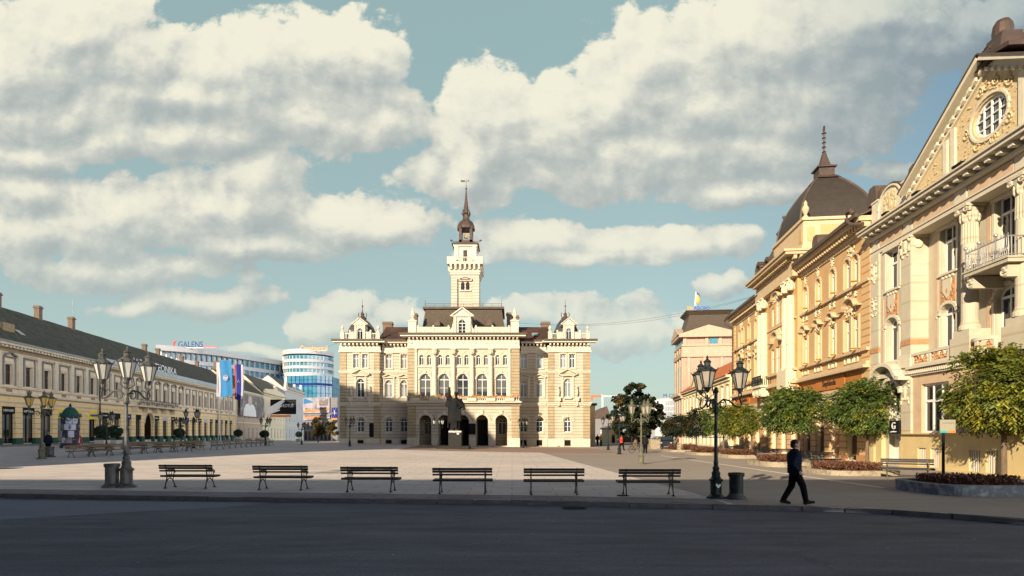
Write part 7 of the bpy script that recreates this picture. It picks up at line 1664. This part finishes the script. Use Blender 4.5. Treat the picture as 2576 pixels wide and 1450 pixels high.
# raised right arm (image left) with hand and fingers
capsule(k, (-.2, 0, 1.34), (-.36, -.05, 1.5), .11, .12); capsule(k, (-.36, -.05, 1.5), (-.3, -.1, 1.74), .13, .07); k.ball((-.31, -.11, 1.8), (.06, .04, .07)); capsule(k, (-.3, 0, 1.5), (-.44, 0, 1.62), .1, .06)
for i, a in enumerate((-.04, -.015, .012, .036)): capsule(k, (-.31+a, -.12, 1.85), (-.31+a*1.7, -.15, 1.93-.01*abs(i-1.5)), .014, .012, 6)
capsule(k, (-.27, -.12, 1.82), (-.23, -.14, 1.87), .016, .013, 6)
# left arm bent across holding the cloak
capsule(k, (.22, 0, 1.33), (.38, -.02, 1.1), .085, .075); capsule(k, (.38, -.02, 1.1), (.2, -.2, 1.02), .07, .055); k.ball((.17, -.22, 1.02), (.06, .05, .05))
for i in range(4): capsule(k, (.14, -.25, 1.05-.022*i), (.1, -.26, 1.04-.022*i), .013, .011, 6)
# cloak: falls from the raised arm and behind, with folds
def cloak(u, v):
    a = R(95+185*u); r = .30+.05*math.sin(u*26)+.04*(1-v); x = -.02+r*1.05*math.cos(a)*(.95+.1*(1-v)); y = .05+.24*math.sin(a); return (x, y, .12+1.3*v)
for th_o in (0, .035):
    k.grid(lambda u, v: (lambda p: (p[0]*(1-th_o), p[1]*(1-th_o), p[2]))(cloak(u, v)), 40, 14)
for i in range(18):
    t = i/17; a = R(95+185*t); capsule(k, (-.02+.34*math.cos(a), .05+.24*math.sin(a), .15), (-.02+.24*math.cos(a), .03+.17*math.sin(a), 1.38), .05, .06, 6)
for i in range(7): x = -.2-.035*i; capsule(k, (x, .02, 1.36+.03*i), (x-.02-.01*i, .04, .95-.02*i+.05*i), .05, .035, 6)
for i in range(6): capsule(k, (.05+.06*i, -.16+.01*i, 1.32-.03*i), (.24+.04*i, -.12, 1.12-.03*i), .04, .05, 6)
for i in range(6): capsule(k, (.0+.04*i, -.17, 1.0), (-.02+.055*i, -.2, .45), .03, .035, 6)
fo = figure('figure', k, 'bronze', stt, .02, 2, (0.1, 1.6, z0), 3.62/1.82*1.37, 0)
fo.scale = ((112*s)/1.9*.9, (112*s)/1.9, (112*s)/1.9)
# ================================================================ PEOPLE
def person(p, rz, label, H=1.78, pose='walk', jm='jacket', tm='trousers', vox=.011, hairm='hair'):
    t = thing('person', label, 'person', p, rz); t.scale = (H/1.78,)*3
    # +x is the walking direction
    if pose == 'walk':
        hipL, hipR = (.0, .09, .92), (.0, -.09, .92); kL, kR = (-.06, .09, .50), (.19, -.09, .51); aL, aR = (-.28, .09, .11), (.27, -.09, .09)
        tL, tR = (-.11, .09, .035), (.46, -.09, .085)
        eL, eR = (-.06, .27, 1.12), (-.12, -.27, 1.12); wL, wR = (.14, .25, .97), (.05, -.26, .93)
    else:
        hipL, hipR = (.0, .09, .92), (.0, -.09, .92); kL, kR = (.02, .1, .5), (.02, -.1, .5); aL, aR = (0, .11, .09), (0, -.11, .09); tL, tR = (.17, .12, .035), (.17, -.12, .035)
        eL, eR = (-.03, .27, 1.13), (-.03, -.27, 1.13); wL, wR = (.06, .27, .88), (.06, -.27, .88)
    k = MB()
    for (h, kn, a, t_) in ((hipL, kL, aL, tL), (hipR, kR, aR, tR)): capsule(k, h, kn, .085, .055); capsule(k, kn, a, .052, .04); capsule(k, a, t_, .04, .03)
    k.lathe([(.12, .86), (.145, .95), (.125, 1.08), (.155, 1.3), (.16, 1.4), (.08, 1.48)], (0, 0, 0), 14, sx=.8, sy=1.2)
    capsule(k, (0, 0, 1.44), (.02, 0, 1.56), .058, .055); k.ball((.025, 0, 1.66), (.1, .078, .118), 14, 10); k.ball((.125, 0, 1.645), (.02, .015, .025)); k.ball((.10, 0, 1.60), (.025, .03, .012)); k.ball((.08, 0, 1.57), (.035, .04, .03))
    for s_ in (-1, 1): k.ball((.01, s_*.08, 1.65), (.022, .012, .032)); k.ball((.105, s_*.03, 1.665), (.012, .014, .01))
    for (sh_, e_, w_) in (((0, .19, 1.4), eL, wL), ((0, -.19, 1.4), eR, wR)):
        capsule(k, sh_, e_, .052, .042); capsule(k, e_, w_, .04, .028); d = (Vector(w_)-Vector(e_)).normalized(); W_ = Vector(w_); pm = W_+d*.05
        k.ball(pm, (.04, .024, .045)); sd = Vector((0, 1, 0)).cross(d).normalized()
        for i, o_ in enumerate((-.028, -.01, .009, .026)):
            b = pm+d*.035+sd*o_; L = (.055, .065, .06, .045)[i]; mid = b+d*L*.55; tip = mid+(d*.6-sd*.0+Vector((0, -.5 if sh_[1] > 0 else .5, 0))*.6).normalized()*L*.5; capsule(k, b, mid, .0095, .009, 6); capsule(k, mid, tip, .009, .008, 6)
        tb = pm+sd*.035; capsule(k, tb, tb+(sd*.5+d).normalized()*.05, .011, .009, 6)
    figure('body', k, 'skin', t, .0105 if vox < .02 else .03, 1)
    k = MB()   # jacket with quilted ridges
    k.lathe([(.185, .85), (.195, .95), (.185, 1.1), (.205, 1.28), (.2, 1.4), (.13, 1.485), (.09, 1.53)], (-.005, 0, 0), 18, sx=.92, sy=1.14)
    for z in (.92, .99, 1.06, 1.13, 1.2, 1.27, 1.34): k.lathe([(.192+(z-1)*.04, z-.02), (.208+(z-1)*.04, z), (.192+(z-1)*.04, z+.02)], (-.005, 0, 0), 18, sx=.92, sy=1.14)
    for (sh_, e_, w_) in (((0, .2, 1.39), eL, wL), ((0, -.2, 1.39), eR, wR)): capsule(k, sh_, e_, .094, .078); w2 = Vector(e_)+(Vector(w_)-Vector(e_))*.86; capsule(k, e_, w2, .074, .06)
    figure('jacket', k, jm, t, .018, 2)
    k = MB()
    for (h, kn, a, t_) in ((hipL, kL, aL, tL), (hipR, kR, aR, tR)): a2 = Vector(kn)+(Vector(a)-Vector(kn))*.93; capsule(k, h, kn, .12, .092); capsule(k, kn, a2, .09, .075)
    k.lathe([(.13, .84), (.15, .9), (.148, 1.0)], (0, 0, 0), 14, sx=.85, sy=1.12); figure('trousers', k, tm, t, .018, 2)
    k = MB()
    for (a, t_) in ((aL, tL), (aR, tR)): a, t_ = Vector(a), Vector(t_); capsule(k, a+Vector((-.03, 0, -.03)), t_, .055, .038, 8); capsule(k, a+Vector((0, 0, .01)), (a+t_)/2, .052, .045, 8)
    figure('shoes', k, 'black', t, .014, 1)
    k = MB(); k.ball((.0, 0, 1.695), (.112, .09, .1), 14, 10); k.ball((-.045, 0, 1.63), (.07, .078, .09), 12, 8); figure('hair', k, hairm, t, .014, 1)
    return t
p = gp(1999, 1269); person(p, R(-12), 'person in a navy quilted jacket and black trousers walking right, head turned away', 1.80)
p = gp(121, 1143); person(p, R(90), 'person in a dark hooded jacket standing behind the two small bins at far left', 1.74, 'stand', vox=.03, hairm='irong')
p = gp(1623, 1141); person(p, R(70), 'person in black standing beside the bicycle right of the town hall', 1.78, 'stand', 'black', vox=.03)
p = gp(1563, 1133); person(p, R(20), 'person in a red jacket by the dark lamp posts', 1.75, 'walk', 'redj', vox=.03)
p = gp(1512, 1122); person(p, R(90), 'tiny person in yellow top far down the side street', 1.75, 'walk', 'yel', vox=.03)
p = gp(1503, 1121); person(p, R(-90), 'tiny person in dark clothes far down the side street', 1.75, 'walk', vox=.03)
# bicycle
p = gp(1602, 1140); t = thing('bicycle', 'bicycle standing beside the person in black', 'bicycle', p, R(15))
for x in (-.52, .52):
    k = MB(); k.tube([(x+.33*math.cos(R(a)), 0, .34+.33*math.sin(R(a))) for a in range(0, 361, 20)], .022, 5)
    for a in range(0, 180, 30): k.tube([(x+.32*math.cos(R(a)), 0, .34+.32*math.sin(R(a))), (x-.32*math.cos(R(a)), 0, .34-.32*math.sin(R(a)))], .004, 3)
    k.build('wheel', M['black'], t)
k = MB(); k.tube([(-.52, 0, .34), (-.1, 0, .3), (.35, 0, .8), (-.2, 0, .85), (-.1, 0, .3)], .018, 5); k.tube([(-.52, 0, .34), (-.2, 0, .8)], .015, 5); k.tube([(.52, 0, .34), (.36, 0, .95)], .018, 5); k.build('frame', M['black'], t)
k = MB(); k.tube([(.3, -.28, 1.0), (.38, 0, .98), (.3, .28, 1.0)], .015, 5); k.build('handlebar', M['metal'], t); k = MB(); k.ball((-.22, 0, .93), (.13, .07, .04)); k.build('saddle', M['black'], t)
# parked cars
def car(p, rz, label, m_='carp'):
    t = thing('parked_car', label, 'car', p, rz, 'cars parked behind the square'); k = MB()
    prof_ = [(-2.1, .3), (-2.15, .7), (-1.9, .92), (-1.3, 1.0), (-.7, 1.42), (.7, 1.45), (1.35, 1.05), (2.0, .9), (2.15, .65), (2.1, .3)]
    n = len(prof_); b = len(k.v)
    for (y, f) in ((-.85, .94), (-.72, 1.0), (.72, 1.0), (.85, .94)):
        for (x, z) in prof_: k.v.append((x, y*(.86 if z > 1.1 else 1), .3+(z-.3)*f))
    for j in range(3):
        for i in range(n): i2 = (i+1) % n; k.f.append((b+j*n+i, b+(j+1)*n+i, b+(j+1)*n+i2, b+j*n+i2))
    k.f.append(tuple(b+i for i in range(n))); k.f.append(tuple(b+3*n+i for i in range(n-1, -1, -1))); k.build('body', M[m_], t)
    k = MB()
    for s_ in (-1, 1): k.prism([(-1.2, 1.0), (-.68, 1.36), (.66, 1.38), (1.2, 1.04)], s_*.76-.005, s_*.76+.012)
    k.hexa([(1.36, -.62, 1.06), (1.36, .62, 1.06), (1.38, .62, 1.07), (1.38, -.62, 1.07)], [(.8, -.56, 1.4), (.8, .56, 1.4), (.82, .56, 1.42), (.82, -.56, 1.42)]); k.hexa([(-1.32, -.62, 1.02), (-1.32, .62, 1.02), (-1.34, .62, 1.03), (-1.34, -.62, 1.03)], [(-.8, -.56, 1.36), (-.8, .56, 1.36), (-.82, .56, 1.38), (-.82, -.56, 1.38)])
    k.build('car_window', M['glass'], t)
    for x in (-1.35, 1.35):
        for s_ in (-1, 1):
            k = MB(); k.v = []; N = 14; k.f = []
            for y in (s_*.7, s_*.87):
                for i in range(N): k.v.append((x+.32*math.cos(2*math.pi*i/N), y, .32+.32*math.sin(2*math.pi*i/N)))
            for i in range(N): k.f.append((i, (i+1) % N, N+(i+1) % N, N+i))
            k.f.append(tuple(range(N))); k.f.append(tuple(range(2*N-1, N-1, -1))); k.build('wheel', M['black'], t)
    for s_ in (-1, 1): k = MB(); k.ball((2.08, s_*.6, .68), (.08, .16, .09)); k.build('headlight', M['frost'], t)
car(gp(1680, 1127), R(250), 'dark parked car front on between the stone box and the globe trees'); car(gp(1662, 1119), R(190), 'grey parked car half hidden behind the stone box', 'metal'); car(gp(1583, 1117), R(180), 'dark parked car under the big ragged tree')
k = MB(); p = gp(1649, 1130); s = p.y/F; k.box(-12*s, 12*s, 0, 1.2, 0, 23*s); k.box(-12.6*s, 12.6*s, -.04, 1.25, 23*s, 24.5*s); k.box(-10*s, -1*s, -.02, -.001, 2*s, 21*s); k.box(1*s, 10*s, -.02, -.001, 2*s, 21*s); o = k.build('stone_box', M['stone']); o.location = p; tag(o, 'pale stone clad box standing right of the pale lamp post', 'box')
for px, lab in ((1589, 'slim grey banner pole under the big tree, left one'), (1598, 'slim grey banner pole under the big tree, right one')): k = MB(); p = gp(px-32+32, 1118); k.lathe([(.12, 0), (.1, .2), (.09, 4.2), (.02, 4.3)], (0, 0, 0), 8); o = k.build('bollard_pole', M['metal']); o.location = p; tag(o, lab, 'pole')
for i, px in enumerate((1700, 1716)): k = MB(); p = gp(px-5, 1136+i); k.lathe([(.3, 0), (.34, .4), (.36, .75), (.3, .8), (.1, .78)], (0, 0, 0), 12); o = k.build('planter_tub', M['granite' if i == 0 else 'stone']); o.location = p; tag(o, ('dark tub' if i == 0 else 'white tub')+' on the paving left of the shaded globe trees', 'tub')
# ================================================================ OVERHEAD CABLES
def cable(a, b, sag, label):
    k = MB(); k.tube([a+(b-a)*(i/16)-Vector((0, 0, sag*4*(i/16)*(1-i/16))) for i in range(17)], .014, 4); o = k.build('overhead_cable', M['irong']); tag(o, label, 'cable', 'cables over the square')
cable(at(1300, 812, 82), at(1930, 735, 66), 1.5, 'thin cable from the hall roof chimneys to the orange palace'); cable(at(720, 895, 150), at(850, 862, 84), .6, 'short cable left of the town hall cornice'); cable(at(1440, 818, 84), at(1900, 745, 68), 1.0, 'thin cable from the right corner dome to the orange palace')
print('objects', len(bpy.data.objects))
